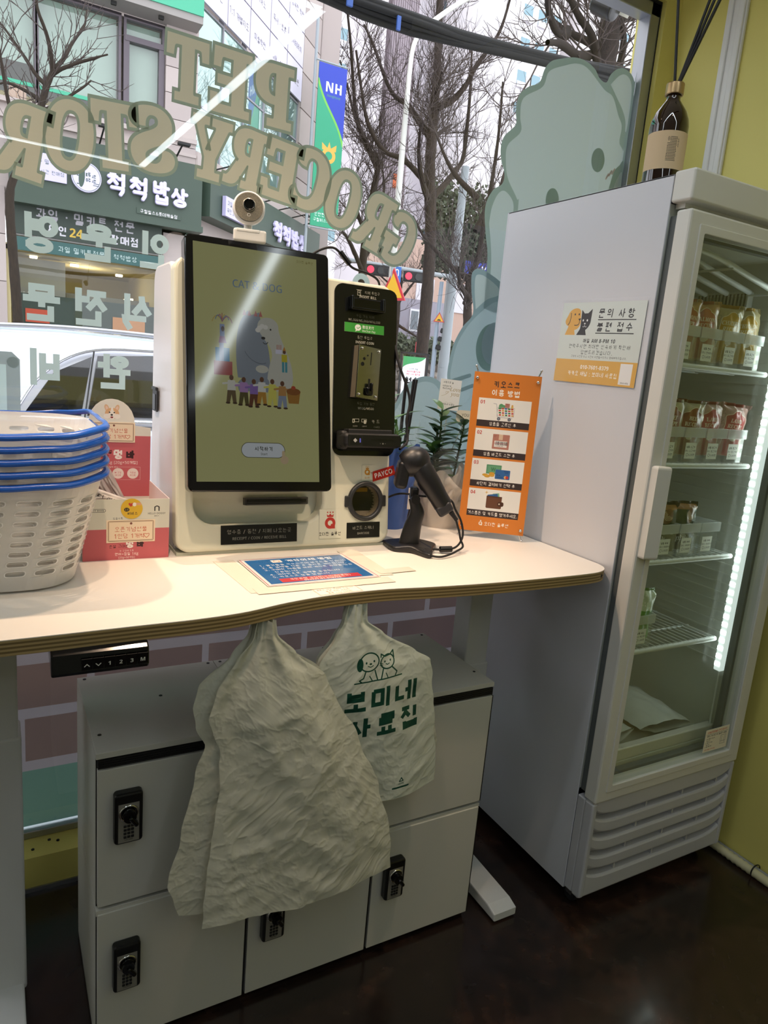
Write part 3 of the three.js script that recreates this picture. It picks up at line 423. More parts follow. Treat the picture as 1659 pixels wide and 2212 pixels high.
// ---------- display fridge ----------
const FX0 = 1.322, FX1 = 1.908, FZ = -1.155, FT = 1.86;
const steelWhite = mat('#d3d4da', 0.3, { bumpMap: grainBump, bumpScale: 0.00005 }), frameWhite = mat('#dcdad2', 0.38);
{
  const F = thing('display_fridge', 'tall white glass door display fridge against the yellow wall', 'fridge', [0, 0, 0]);
  part('cabinet', [bx(FX0, FX0 + 0.004, 0.05, FT, -1.73, FZ, 0.001), bx(FX1 - 0.004, FX1, 0.05, FT, -1.73, FZ, 0.001), bx(FX0, FX1, FT - 0.004, FT, -1.73, FZ, 0.001), bx(FX0, FX1, 0.05, FT, -1.735, -1.73), bx(FX0 + 0.004, FX1 - 0.004, 0.05, 0.09, -1.73, FZ)], steelWhite, F);
  const liner = mat('#c9cdc6', 0.4);
  part('inner_liner', [bx(FX0 + 0.004, FX0 + 0.038, 0.35, 1.8, -1.73, FZ - 0.002), bx(FX1 - 0.038, FX1 - 0.004, 0.35, 1.8, -1.73, FZ - 0.002), bx(FX0 + 0.038, FX1 - 0.038, 1.76, 1.8, -1.73, FZ - 0.002), bx(FX0 + 0.038, FX1 - 0.038, 0.35, 0.395, -1.73, FZ - 0.002), bx(FX0 + 0.038, FX1 - 0.038, 0.395, 1.76, -1.73, -1.69)], liner, F);
  part('crown', [bx(FX0, FX1, 1.8, FT + 0.006, FZ, -1.1, 0.006), bx(FX0 + 0.02, FX1 - 0.02, 1.79, 1.802, FZ, -1.13)], frameWhite, F);
  // door
  const d = part('door', (() => { const s = rrect(FX1 - FX0 - 0.004, 1.445, 0.006, (FX0 + FX1) / 2, 1.0605); s.holes.push(rrect(FX1 - FX0 - 0.098, 1.36, 0.004, (FX0 + FX1) / 2, 1.0605)); return ext(s, 0.04, 0.005).translate(0, 0, -1.135); })(), frameWhite, F);
  part('door_bead', (() => { const s = rrect(FX1 - FX0 - 0.07, 1.39, 0.004, (FX0 + FX1) / 2, 1.0605); s.holes.push(rrect(FX1 - FX0 - 0.105, 1.353, 0.004, (FX0 + FX1) / 2, 1.0605)); return ext(s, 0.004, 0.0015).translate(0, 0, -1.0965); })(), frameWhite, d);
  part('gasket', (() => { const s = rrect(FX1 - FX0 - 0.02, 1.43, 0.006, (FX0 + FX1) / 2, 1.0605); s.holes.push(rrect(FX1 - FX0 - 0.11, 1.35, 0.004, (FX0 + FX1) / 2, 1.0605)); return ext(s, 0.019).translate(0, 0, -1.1545); })(), mat('#5b6060', 0.6), d);
  const tint = mat([0.9, 0.925, 0.86], 0, { transmission: 1, ior: 1.45, side: THREE.DoubleSide });
  part('glass', new THREE.PlaneGeometry(FX1 - FX0 - 0.09, 1.37).translate((FX0 + FX1) / 2, 1.0605, -1.104), tint, d); part('glass', new THREE.PlaneGeometry(FX1 - FX0 - 0.09, 1.37).translate((FX0 + FX1) / 2, 1.0605, -1.124), tint, d);
  part('door_handle', ext(poly([[0, 0], [0.02, 0], [0.034, -0.012], [0.04, -0.026], [0.034, -0.03], [0.0, -0.02]], false), 0.224, 0.007, 3).rotateX(-Math.PI / 2).translate(FX0 + 0.008, 0.998, -1.096), frameWhite, d);
  sheet('caution_sticker', 0.105, 0.07, 0.0006, tex(384, 256, (x) => { x.fillStyle = '#efe6cf'; x.fillRect(0, 0, 384, 256); x.strokeStyle = '#555'; write(x, 'CAUTION!! 운전중유의', 192, 34, 28, { color: '#d0532f', align: 'center', bold: 1 }); x.fillStyle = '#444'; x.fillRect(20, 56, 344, 3); write(x, '냉장고 및 온도기의 올바른 사용법', 192, 76, 21, { align: 'center', w: 0.12 }); ['1. 음식물을 가득 넣지', '   마십시오', '2. 문을 자주 열지', '   마십시오', '3. 통풍구를 막지'].forEach((s, i) => write(x, s, 18, 108 + i * 22, 15, {})); x.lineWidth = 3; x.strokeRect(262, 100, 84, 100); x.beginPath(); x.moveTo(284, 110); x.lineTo(284, 190); x.moveTo(324, 110); x.lineTo(324, 190); x.moveTo(270, 170); x.lineTo(340, 170); x.stroke(); write(x, '주의사항을 지켜주세요', 24, 232, 17, { color: '#d0532f' }); }), d, { matrix: M4([1.795, 0.428, -1.102]) });
  // grille under the door: five slats that sweep up at their ends
  const gm = mat('#c2c2c6', 0.35);
  part('grille_panel', [bx(FX0 + 0.002, FX1 - 0.002, 0.055, 0.335, FZ, -1.128, 0.004), bx(FX0 + 0.002, FX0 + 0.02, 0.055, 0.335, -1.13, -1.098, 0.006), bx(FX1 - 0.02, FX1 - 0.002, 0.055, 0.335, -1.13, -1.098, 0.006)], gm, F);
  for (let k = 0; k < 5; k++) {
    const y = 0.088 + k * 0.055, xa = FX0 + 0.004, xb = FX1 - 0.004, s = new THREE.Shape(), up = k < 4 ? 0.034 : 0.03, th = k === 0 ? 0.05 : k === 4 ? 0.062 : 0.036, lo = k === 0 ? y - 0.034 : y - 0.018;
    s.moveTo(xa, lo + (k ? up : 0)); s.bezierCurveTo(xa + 0.03, lo + (k ? 0.004 : 0), xa + 0.06, lo, xa + 0.13, lo); s.lineTo(xb - 0.13, lo); s.bezierCurveTo(xb - 0.06, lo, xb - 0.03, lo + (k ? 0.004 : 0), xb, lo + (k ? up : 0));
    s.lineTo(xb, Math.min(0.336, lo + th + up)); s.bezierCurveTo(xb - 0.03, lo + th + 0.004, xb - 0.06, lo + th, xb - 0.13, lo + th); s.lineTo(xa + 0.13, lo + th); s.bezierCurveTo(xa + 0.06, lo + th, xa + 0.03, lo + th + 0.004, xa, Math.min(0.336, lo + th + up));
    part('grille_slat', ext(s, 0.03, 0.006, 2, 10).translate(0, 0, -1.13), gm, F);
    if (k < 4) for (let j = 0; j < 3; j++) part('grille_rib', bx(FX0 + 0.13 + j * 0.15 + k * 0.03, FX0 + 0.136 + j * 0.15 + k * 0.03, y + 0.014, y + 0.04, -1.13, -1.108), gm, F);
  }
  for (const x of [FX0 + 0.03, FX1 - 0.05]) for (const z of [-1.17, -1.66]) {
    const c = part('caster', [cyl(0.023, 0.023, 0.02).rotateZ(Math.PI / 2).translate(x + 0.012, 0.0235, z + 0.012), cyl(0.019, 0.019, 0.024).rotateZ(Math.PI / 2).translate(x + 0.012, 0.0235, z + 0.012)], M.rubber, F);
    part('caster_fork', [bx(x - 0.002, x + 0.026, 0.045, 0.051, z - 0.014, z + 0.02), bx(x - 0.002, x + 0.0005, 0.02, 0.047, z, z + 0.022), bx(x + 0.0235, x + 0.026, 0.02, 0.047, z, z + 0.022)], M.alu, c);
  }
  // wire shelves
  const wire = mat('#dfe3e2', 0.35);
  for (const y of [1.458, 1.207, 0.948, 0.697]) {
    const g = [rod([FX0 + 0.04, y, -1.19], [FX1 - 0.075, y, -1.19], 0.0075, 12), rod([FX0 + 0.04, y, -1.66], [FX1 - 0.045, y, -1.66], 0.004, 8), rod([FX0 + 0.045, y, -1.19], [FX0 + 0.045, y, -1.66], 0.004, 8), rod([FX1 - 0.078, y, -1.19], [FX1 - 0.05, y, -1.66], 0.004, 8), rod([FX0 + 0.04, y - 0.003, -1.42], [FX1 - 0.05, y - 0.003, -1.42], 0.0035, 8), rod([FX0 + 0.04, y - 0.003, -1.3], [FX1 - 0.05, y - 0.003, -1.3], 0.003, 8)];
    for (let k = 0; k < 21; k++) { const x = FX0 + 0.055 + k * 0.0225; if (x < FX1 - 0.06) g.push(rod([x, y + 0.006, -1.186], [x, y + 0.006, -1.66], 0.0018, 6)); }
    part('shelf', g, wire, F);
  }
  for (let k = 0; k < 6; k++) part('cooling_tube', tube([[FX0 + 0.05, 1.735, -1.2 - k * 0.07], [FX0 + 0.22, 1.73, -1.2 - k * 0.07], [FX0 + 0.4, 1.70, -1.21 - k * 0.07], [FX1 - 0.06, 1.68, -1.22 - k * 0.07]], 0.0075, 16, 8), wire, F);
  part('tube_bracket', [rod([FX1 - 0.06, 1.672, -1.19], [FX1 - 0.06, 1.672, -1.62], 0.003, 6), rod([FX0 + 0.3, 1.705, -1.19], [FX0 + 0.3, 1.705, -1.62], 0.003, 6)], wire, F);
  const v = part('thermostat_cover', bx(FX1 - 0.062, FX1 - 0.038, 1.635, 1.685, -1.46, -1.29, 0.004), liner, F);
  for (let k = 0; k < 14; k++) part('vent_slot', bx(FX1 - 0.0632, FX1 - 0.0618, 1.642, 1.678, -1.452 + k * 0.0115, -1.447 + k * 0.0115), M.blackMatt, v);
  for (let k = 0; k < 36; k++) part('wall_rib', bx(FX1 - 0.043, FX1 - 0.038, 0.62 + k * 0.029, 0.624 + k * 0.029, -1.45, -1.2), liner, F);
  part('drain_ledge', bx(FX0 + 0.04, FX1 - 0.04, 0.395, 0.43, -1.185, -1.16, 0.004), frameWhite, F);
  // led tube inside the right post
  const tubeL = part('led_tube', bx(FX1 - 0.062, FX1 - 0.04, 0.6, 1.7, -1.185, -1.163, 0.003), mat('#f4f7f8', 0.3, { emissive: new THREE.Color(0.82, 0.93, 1), emissiveIntensity: 1.3 }), F);
  const chip = mat('#000000', 0.4, { emissive: new THREE.Color(0.82, 0.93, 1), emissiveIntensity: 11 });
  for (let k = 0; k < 44; k++) part('led', bx(FX1 - 0.064, FX1 - 0.0618, 0.615 + k * 0.0245, 0.627 + k * 0.0245, -1.183, -1.167), chip, tubeL);
  const l = new THREE.RectAreaLight(new THREE.Color(0.82, 0.93, 1), 10, 1.08, 0.018); l.position.set(FX1 - 0.066, 1.15, -1.175); l.rotation.set(0, -Math.PI / 2, Math.PI / 2, 'YXZ'); l.lookAt(FX1 - 0.5, 1.15, -1.3); l.rotateZ(Math.PI / 2); F.add(l);
  part('led_cable', rod([FX1 - 0.05, 0.42, -1.17], [FX1 - 0.05, 0.6, -1.172], 0.003, 8), wire, F);
  // notice on the side of the fridge
  const n = tex(1024, 768, (x, W, H) => {
    x.fillStyle = '#d3dbd6'; x.fillRect(0, 0, W, H); x.fillStyle = '#dcab52'; x.fillRect(0, 545, W, H - 545);
    x.fillStyle = '#e0a94c'; x.beginPath(); x.moveTo(90, 110); x.bezierCurveTo(110, 50, 230, 30, 250, 90); x.lineTo(262, 180); x.bezierCurveTo(265, 240, 220, 260, 190, 262); x.lineTo(205, 310); x.lineTo(70, 310); x.bezierCurveTo(80, 280, 100, 250, 105, 225); x.bezierCurveTo(60, 215, 50, 180, 62, 160); x.closePath(); x.fill();
    x.strokeStyle = x.fillStyle = '#20201f'; x.lineWidth = 7; x.beginPath(); x.moveTo(120, 100); x.bezierCurveTo(130, 160, 115, 200, 95, 212); x.stroke(); x.beginPath(); x.moveTo(225, 155); x.lineTo(262, 150); x.lineTo(245, 178); x.closePath(); x.fill(); x.beginPath(); x.moveTo(245, 178); x.bezierCurveTo(248, 210, 225, 222, 185, 216); x.stroke(); for (const a of [175, 228]) { x.beginPath(); x.ellipse(a, 112, 8, 10, 0, 0, 7); x.fill(); }
    x.beginPath(); x.moveTo(262, 70); x.lineTo(300, 105); x.lineTo(345, 103); x.lineTo(395, 62); x.lineTo(390, 180); x.bezierCurveTo(385, 230, 350, 250, 335, 262); x.lineTo(352, 310); x.lineTo(225, 310); x.lineTo(258, 262); x.bezierCurveTo(275, 240, 262, 200, 262, 70); x.fill();
    x.fillStyle = '#eee'; for (const a of [293, 345]) { x.beginPath(); x.ellipse(a, 170, 9, 11, 0, 0, 7); x.fill(); } x.beginPath(); x.moveTo(305, 195); x.lineTo(332, 195); x.lineTo(319, 212); x.fill(); x.strokeStyle = '#eee'; x.lineWidth = 4; x.beginPath(); x.moveTo(296, 228); x.quadraticCurveTo(310, 240, 319, 218); x.quadraticCurveTo(330, 240, 344, 228); x.stroke();
    write(x, '문의 사항', 700, 105, 92, { w: 0.11, align: 'center', sp: 0.22, skew: -0.08 }); x.fillStyle = '#222'; x.fillRect(480, 160, 450, 9); write(x, '불편 접수', 700, 230, 92, { w: 0.11, align: 'center', sp: 0.22, skew: -0.08 }); x.fillRect(470, 285, 455, 9);
    write(x, '매일 AM 8-PM 10', 530, 362, 42, { w: 0.11, align: 'center', bold: 1, sp: 0.16, skew: -0.1 }); write(x, '연락주시면 최대한 신속하게 확인해', 535, 416, 43, { w: 0.075, align: 'center', sp: 0.2, skew: -0.1 }); write(x, '답변드리겠습니다.', 520, 472, 43, { w: 0.075, align: 'center', sp: 0.2, skew: -0.1 }); write(x, '그외의 시간은 다소 시간이 지연될수있으니 양해부탁드립니다.', 545, 514, 23, { w: 0.08, align: 'center', sp: 0.16, color: '#333' });
    write(x, '✆ 010-7601-8379', 500, 612, 52, { color: '#faf4e6', align: 'center', bold: 1, latin: 1.0 }); write(x, '카카오 채널 : 보미네 사료집', 500, 678, 50, { color: '#faf4e6', align: 'center', w: 0.11 });
    x.fillStyle = '#eceae8'; x.fillRect(835, 560, 140, 190); write(x, '보미네 사료집', 905, 734, 15, { align: 'center' });
  });
  const N = thing('notice', 'laminated contact notice with yellow dog and black cat on the fridge side', 'notice', [FX0 - 0.0015, 1.4945, -1.311], -Math.PI / 2);
  part('laminate', new THREE.PlaneGeometry(0.29, 0.216), mat('#ffffff', 0.04, { transmission: 0.97, side: THREE.DoubleSide }), N); sheet('print', 0.276, 0.2, 0.0005, n, N, { matrix: M4([0, 0, 0.0008], [0, 0, -0.012]), rough: 0.25, m: { clearcoat: 0.6, clearcoatRoughness: 0.15 } });
}

// ---------- food in the fridge ----------
function pouch(w, h, t, lean = 0, sd = 1) {
  const nx = 14, ny = 18, pos = [], uv = [], idx = [];
  for (let s = 0; s < 2; s++) for (let j = 0; j <= ny; j++) for (let i = 0; i <= nx; i++) {
    const u = i / nx, v = j / ny, e = Math.pow(Math.max(0, Math.sin(Math.PI * u)), 0.7) * Math.pow(Math.max(0, Math.sin(Math.PI * Math.min(1, v * 0.62 + 0.12))), 0.8) * (v > 0.9 ? 0 : 1), wv = noise3(u * 4, v * 4, sd) * 0.004;
    pos.push((u - 0.5) * w * (1 - 0.14 * e + (v > 0.9 ? 0.05 : 0)), v * h, (s ? -1 : 1) * t * 0.5 * e + wv + lean * v * v * h + (v > 0.9 ? noise3(u * 3, 0, sd) * 0.012 : 0)); uv.push(s ? 1 - u : u, s ? 0.02 + 0.1 * v : v);
  }
  const n = (nx + 1) * (ny + 1);
  for (let s = 0; s < 2; s++) for (let j = 0; j < ny; j++) for (let i = 0; i < nx; i++) { const a = s * n + j * (nx + 1) + i, b = a + 1, c = a + nx + 1, d = c + 1; s ? idx.push(a, c, b, b, c, d) : idx.push(a, b, c, b, d, c); }
  const g = new THREE.BufferGeometry(); g.setAttribute('position', new THREE.Float32BufferAttribute(pos, 3)); g.setAttribute('uv', new THREE.Float32BufferAttribute(uv, 2)); g.setIndex(idx); g.computeVertexNormals(); return g;
}
{
  const recipe = (word, c, base) => tex(256, 384, (x, W, H) => {
    x.fillStyle = base; x.fillRect(0, 0, W, H); x.strokeStyle = '#6d6250'; x.lineWidth = 2; for (let i = 0; i < 9; i++) { x.beginPath(); x.ellipse(20 + (i % 2) * 14, 60 + i * 36, 12, 17, 0.4, 0, 7); x.stroke(); }
    x.fillStyle = c; x.beginPath(); x.moveTo(52, 380); x.lineTo(52, 100); x.bezierCurveTo(60, 80, 90, 92, 105, 68); x.bezierCurveTo(140, 40, 175, 50, 190, 75); x.bezierCurveTo(215, 80, 232, 90, 236, 110); x.lineTo(236, 380); x.fill(); x.strokeStyle = '#efe6d2'; x.lineWidth = 4; x.stroke();
    x.fillStyle = '#f1ead8'; x.textAlign = 'center'; x.font = 'bold 38px serif'; x.fillText(word, 146, 140); x.fillText('RECIPE', 146, 180); x.fillRect(88, 196, 116, 3); x.beginPath(); x.ellipse(146, 250, 34, 24, 0, 0, 7); x.fill(); x.beginPath(); x.ellipse(176, 228, 16, 15, 0, 0, 7); x.fill();
  });
  const pm = (map) => mat('#ffffff', 0.28, { map, clearcoat: 0.4, clearcoatRoughness: 0.25, side: THREE.DoubleSide });
  const K = { salmon: pm(recipe('SALMON', '#b5552c', '#c99a5f')), chicken: pm(recipe('CHICKEN', '#c79a25', '#b7a778')), beef: pm(recipe('BEEF', '#8b3c1d', '#bdb193')), lamb: pm(recipe('LAMB', '#b5474b', '#c09a94')) };
  const nat = pm(tex(256, 384, (x) => { x.fillStyle = '#a06c39'; x.fillRect(0, 0, 256, 384); x.fillStyle = '#23402b'; x.fillRect(0, 60, 256, 130); x.fillStyle = '#7a4b2f'; x.beginPath(); x.ellipse(186, 110, 46, 62, 0.3, 0, 7); x.fill(); x.strokeStyle = '#d9c3a5'; x.lineWidth = 5; for (let i = 0; i < 4; i++) { x.beginPath(); x.arc(190, 100, 10 + i * 10, 0.5, 4); x.stroke(); } x.fillStyle = '#232724'; x.fillRect(0, 175, 256, 209); x.fillStyle = '#efece2'; x.textAlign = 'center'; x.font = 'bold 60px serif'; x.fillText('Natural', 128, 250); x.font = 'bold 54px serif'; x.fillText('pick', 128, 306); x.fillRect(40, 195, 176, 3); }));
  const grn = pm(tex(256, 384, (x) => { x.fillStyle = '#cfe0c8'; x.fillRect(0, 0, 256, 384); x.fillStyle = '#4aa13b'; x.fillRect(0, 170, 256, 214); x.fillStyle = '#f0f4ea'; for (let i = 0; i < 30; i++) { x.beginPath(); x.arc((i * 53) % 256, 20 + (i * 37) % 130, 7, 0, 7); x.fill(); } }));
  const clear = mat([0.97, 0.98, 0.98], 0.05, { transmission: 0.95, ior: 1.45, side: THREE.DoubleSide }), rimM = mat([0.92, 0.94, 0.95], 0.15, { transmission: 0.66, side: THREE.DoubleSide });
  const priceTex = (p, k) => tex(128, 128, (x) => { x.fillStyle = '#eef0ea'; x.fillRect(0, 0, 128, 128); write(x, '냉동 ' + k, 64, 34, 20, { align: 'center', w: 0.13 }); write(x, '그라스 ' + k + '화식', 64, 64, 19, { align: 'center', w: 0.1 }); x.lineWidth = 2.5; x.strokeStyle = '#333'; x.beginPath(); x.arc(30, 96, 11, 0, 7); x.stroke(); write(x, p + '원', 48, 96, 18, { w: 0.12 }); });
  const shelves = [
    [1.4655, [[1.497, 'salmon', '5,400'], [1.584, 'salmon', '5,400'], [1.673, 'chicken', '3,600'], [1.76, 'chicken', '3,600']], 'top'],
    [1.2145, [[1.5, 'beef', '6,200'], [1.587, 'beef', '6,200'], [1.675, 'lamb', '6,400'], [1.762, 'lamb', '6,400']], 'second'],
    [0.9555, [[1.461, 'nat', '2,900'], [1.548, 'nat', '2,900'], [1.635, 'nat', '2,900'], [1.722, 'empty', '2,900']], 'third'],
    [0.7045, [[1.514, 'grn', '1,400']], 'lowest'],
  ];
  const ord = ['first', 'second', 'third', 'fourth'], kinds = { salmon: [K.salmon, 'orange salmon pouch'], chicken: [K.chicken, 'yellow chicken pouch'], beef: [K.beef, 'brown beef pouch'], lamb: [K.lamb, 'red lamb pouch'], nat: [nat, 'dark natural food pouch'], grn: [grn, 'bright green food pouch'] };
  const tags = {};
  for (const [y, list, nm] of shelves) list.forEach(([x, k, price], i) => {
    const xx = x + 0.012, T = thing('clear_tray', list.length > 1 ? `clear plastic tray, ${ord[i]} from the left on the ${nm} fridge shelf` : 'clear plastic tray alone on the lowest fridge shelf', 'tray', [xx, y, -1.3], 0, 'clear trays in the fridge');
    const w = 0.074, h = 0.066, dd = 0.2;
    part('tray_body', [bx(-w / 2, w / 2, 0, 0.0016, -dd / 2, dd / 2), bx(-w / 2, -w / 2 + 0.0014, 0, h, -dd / 2, dd / 2), bx(w / 2 - 0.0014, w / 2, 0, h, -dd / 2, dd / 2), bx(-w / 2, w / 2, 0, h, dd / 2 - 0.0014, dd / 2), bx(-w / 2, w / 2, 0, h, -dd / 2, -dd / 2 + 0.0014)], clear, T);
    part('tray_rim', [bx(-w / 2 - 0.004, w / 2 + 0.004, h, h + 0.026, dd / 2 + 0.001, dd / 2 + 0.004, 0.001), bx(-w / 2 - 0.004, w / 2 + 0.004, h, h + 0.026, -dd / 2 - 0.004, -dd / 2 - 0.001, 0.001), bx(-w / 2 - 0.004, -w / 2 - 0.001, h, h + 0.026, -dd / 2, dd / 2, 0.001), bx(w / 2 + 0.001, w / 2 + 0.004, h, h + 0.026, -dd / 2, dd / 2, 0.001)], rimM, T);
    const pk = k + price; tags[pk] ??= priceTex(price, { salmon: '연어', chicken: '닭고기', beef: '소고기', lamb: '양고기', nat: '야채', empty: '야채', grn: '채소' }[k]);
    sheet('price_label', 0.042, 0.042, 0.0006, tags[pk], T, { matrix: M4([-0.006, 0.031, dd / 2 + 0.0008]) });
    if (k === 'empty') return;
    const [m, word] = kinds[k];
    for (let q = 0; q < 2; q++) {
      const lean = (q ? -0.25 : 0.05) + rr(-0.05, 0.05), P = part('food_pouch', pouch(0.096, k === 'nat' ? 0.135 : 0.145, 0.036, lean, i * 3 + q + y * 9), m); P.position.set(xx + rr(-0.004, 0.004), y + (k === 'nat' ? 0.012 : 0.016), -1.232 - q * 0.075); P.rotation.set(q ? -0.12 : -0.05, rr(-0.5, -0.15), rr(-0.1, 0.1));
      tag(P, `${word} ${q ? 'at the back of' : 'at the front of'} the ${list.length > 1 ? ord[i] + ' tray' : 'only tray'} on the ${nm} fridge shelf`, 'food pouch', 'food pouches in the fridge');
    }
  });
  // flat white frozen parcels at the bottom
  const wm = mat('#d7dbd8', 0.35, { bumpMap: grainBump, bumpScale: 0.0006 });
  const pil = (w, d, t, sd) => { const g = pouch(w, d, t, 0, sd); g.rotateX(-Math.PI / 2); return g; };
  [[1.5, 0.434, -1.2, 0.19, 0.22, 0.25, 'flat white frozen parcel lying front left in the bottom of the fridge'], [1.70, 0.436, -1.2, 0.2, 0.23, -0.1, 'flat white frozen parcel lying front right in the bottom of the fridge'], [1.57, 0.436, -1.44, 0.22, 0.2, 0.3, 'flat white frozen parcel lying at the back of the fridge bottom']].forEach(([x, y, z, w, d, r, lab], i) => { const P = part('frozen_parcel', pil(w, d, 0.07, i * 5 + 2), wm); P.position.set(x, y, z); P.rotation.y = r; tag(P, lab, 'parcel', 'white parcels in the fridge'); });
}
// ---------- payment kiosk ----------
const ivory = mat('#ddddc9', 0.42, { bumpMap: grainBump, bumpScale: 0.00012 }), ivorySide = mat('#d9d9dc', 0.3);
{
  const K = thing('payment_kiosk', 'cream self payment kiosk with a tall tilted touch screen', 'kiosk', [0.335, DT, -1.465]);
  const a = 7.5 * Math.PI / 180, MF = M4([0, 0.008, 0], [-a, 0, 0]), F = (g) => g.applyMatrix4(MF), W = 0.524, Hh = 0.627;
  const s = new THREE.Shape(); s.moveTo(0.044, 0.004); s.lineTo(0.04 + 0.57 * Math.sin(a), 0.575); s.bezierCurveTo(0.12, 0.61, 0.13, 0.622, 0.16, 0.622); s.lineTo(0.27, 0.622); s.quadraticCurveTo(0.31, 0.622, 0.31, 0.58); s.lineTo(0.31, 0.004);
  part('body', ext(s, W - 0.008, 0.006).rotateY(Math.PI / 2).translate(0.004, 0, 0), ivorySide, K);
  part('base_plate', bx(0.002, W - 0.002, 0, 0.007, -0.3, -0.006), mat('#b9bba9', 0.5), K);
  const fs = rrect(W, Hh, 0.03, W / 2, Hh / 2); fs.holes.push(rrect(0.304, 0.118, 0.048, 0.19, 0.118)); fs.holes.push(circ(0.04, 0.456, 0.105));
  part('front_panel', F(ext(fs, 0.042, 0.007, 3, 20).translate(0, 0, -0.042)), ivory, K);
  const niche = part('receipt_niche', F(box(0.31, 0.13, 0.003, 0.19, 0.12, -0.0405)), ivory, K);
  part('receipt_slot', F(G([box(0.156, 0.0165, 0.012, 0.238, 0.107, -0.033), box(0.15, 0.003, 0.004, 0.238, 0.1, -0.026)])), mat('#45443f', 0.5), niche);
  part('receipt_slot_gap', F(box(0.146, 0.006, 0.002, 0.238, 0.108, -0.0265)), M.black, niche);
  // scanner window
  const ring = part('barcode_window', F(new THREE.TorusGeometry(0.043, 0.0062, 12, 48).translate(0.456, 0.105, 0.002)), mat('#2b2c2d', 0.4), K);
  part('window_tab', F(G([box(0.012, 0.028, 0.01, 0.406, 0.105, 0.001, 0.003), box(0.012, 0.028, 0.01, 0.506, 0.105, 0.001, 0.003)])), mat('#2b2c2d', 0.4), ring);
  part('window_recess', F(lathe([[0.0, -0.037], [0.04, -0.037], [0.0405, 0.0]], 32).rotateX(Math.PI / 2).translate(0.456, 0.105, 0)), mat('#171412', 0.4, { side: THREE.DoubleSide }), ring);
  part('window_label', F(box(0.05, 0.01, 0.002, 0.452, 0.131, -0.03)), mat('#c9a92a', 0.5), ring); part('window_light_bar', F(box(0.052, 0.011, 0.003, 0.456, 0.073, -0.03)), mat('#d8d8d4', 0.3), ring);
  part('window_glass', F(new THREE.CircleGeometry(0.041, 32).translate(0.456, 0.105, -0.003)), mat([0.5, 0.45, 0.4], 0, { transmission: 1, side: THREE.DoubleSide }), ring);
  // black payment panel
  const PW = 0.168, PH = 0.402, PX = 0.449, PY = 0.4165, SC = 640 / PW;
  const panelTex = tex(640, 1536, (x, w, h) => {
    const X = (u) => (u - PX + PW / 2) * SC, Y = (v) => (PY + PH / 2 - v) * h / PH, g = '#b9b6a4'; x.fillStyle = '#0c0d0b'; x.fillRect(0, 0, w, h);
    write(x, '지폐 투입구', X(0.443), Y(0.603), 30, { color: g, w: 0.07 }); x.strokeStyle = g; x.lineWidth = 4; x.strokeRect(X(0.43) - 22, Y(0.605), 30, 40); x.beginPath(); x.moveTo(X(0.43) - 32, Y(0.607)); x.lineTo(X(0.43) + 18, Y(0.607)); x.stroke(); write(x, '₩', X(0.43) - 14, Y(0.601), 16, { color: g, bold: 1 });
    write(x, 'INSERT BILL', X(0.452), Y(0.593), 27, { color: '#dad7c6', align: 'center' }); write(x, '투입 가능 지폐', X(0.446), Y(0.547), 28, { color: '#77756a', align: 'center', w: 0.07 }); write(x, '₩1,000/₩5,000/₩10,000', X(0.444), Y(0.5365), 25, { color: g, align: 'center' });
    write(x, '동전 투입구', X(0.446), Y(0.497), 30, { color: g, align: 'center', w: 0.07 }); write(x, 'INSERT COIN', X(0.446), Y(0.486), 27, { color: '#dad7c6', align: 'center' });
    write(x, '투입 가능 동전', X(0.452), Y(0.341), 28, { color: '#8d8a7d', align: 'center', w: 0.07 }); write(x, '₩100/₩500', X(0.452), Y(0.33), 27, { color: g, align: 'center' });
    write(x, '카 드', X(0.468), Y(0.299), 38, { color: g, w: 0.06 }); write(x, 'C A R D', X(0.483), Y(0.286), 15, { color: '#8d8a7d', align: 'center' });
    x.strokeStyle = x.fillStyle = g; x.lineWidth = 4; x.strokeRect(X(0.422), Y(0.304), 44, 26); x.strokeRect(X(0.441), Y(0.304), 50, 26); x.fillRect(X(0.447), Y(0.302), 24, 34); x.fillRect(X(0.416), Y(0.304), 22, 36); x.fillStyle = '#0c0d0b'; x.fillRect(X(0.4175), Y(0.302), 10, 22); write(x, '삼성페이', X(0.424), Y(0.287), 13, { color: g, align: 'center' }); write(x, '신용카드', X(0.449), Y(0.287), 13, { color: g, align: 'center' });
  });
  const pg = ext(rrect(PW, PH, 0.022), 0.003, 0.0008).translate(PX, PY, 0); { const p = pg.attributes.position, uv = pg.attributes.uv; for (let i = 0; i < p.count; i++) uv.setXY(i, (p.getX(i) - PX) / PW + 0.5, (p.getY(i) - PY) / PH + 0.5); }
  const panel = part('payment_panel', F(pg), mat('#ffffff', 0.22, { map: panelTex }), K);
  part('bill_slot', F(G([box(0.09, 0.026, 0.012, 0.445, 0.5735, 0.008, 0.004), box(0.008, 0.03, 0.022, 0.404, 0.574, 0.011, 0.003), box(0.008, 0.03, 0.022, 0.487, 0.574, 0.011, 0.003), box(0.09, 0.006, 0.022, 0.445, 0.56, 0.011, 0.002)])), M.blackGloss, panel);
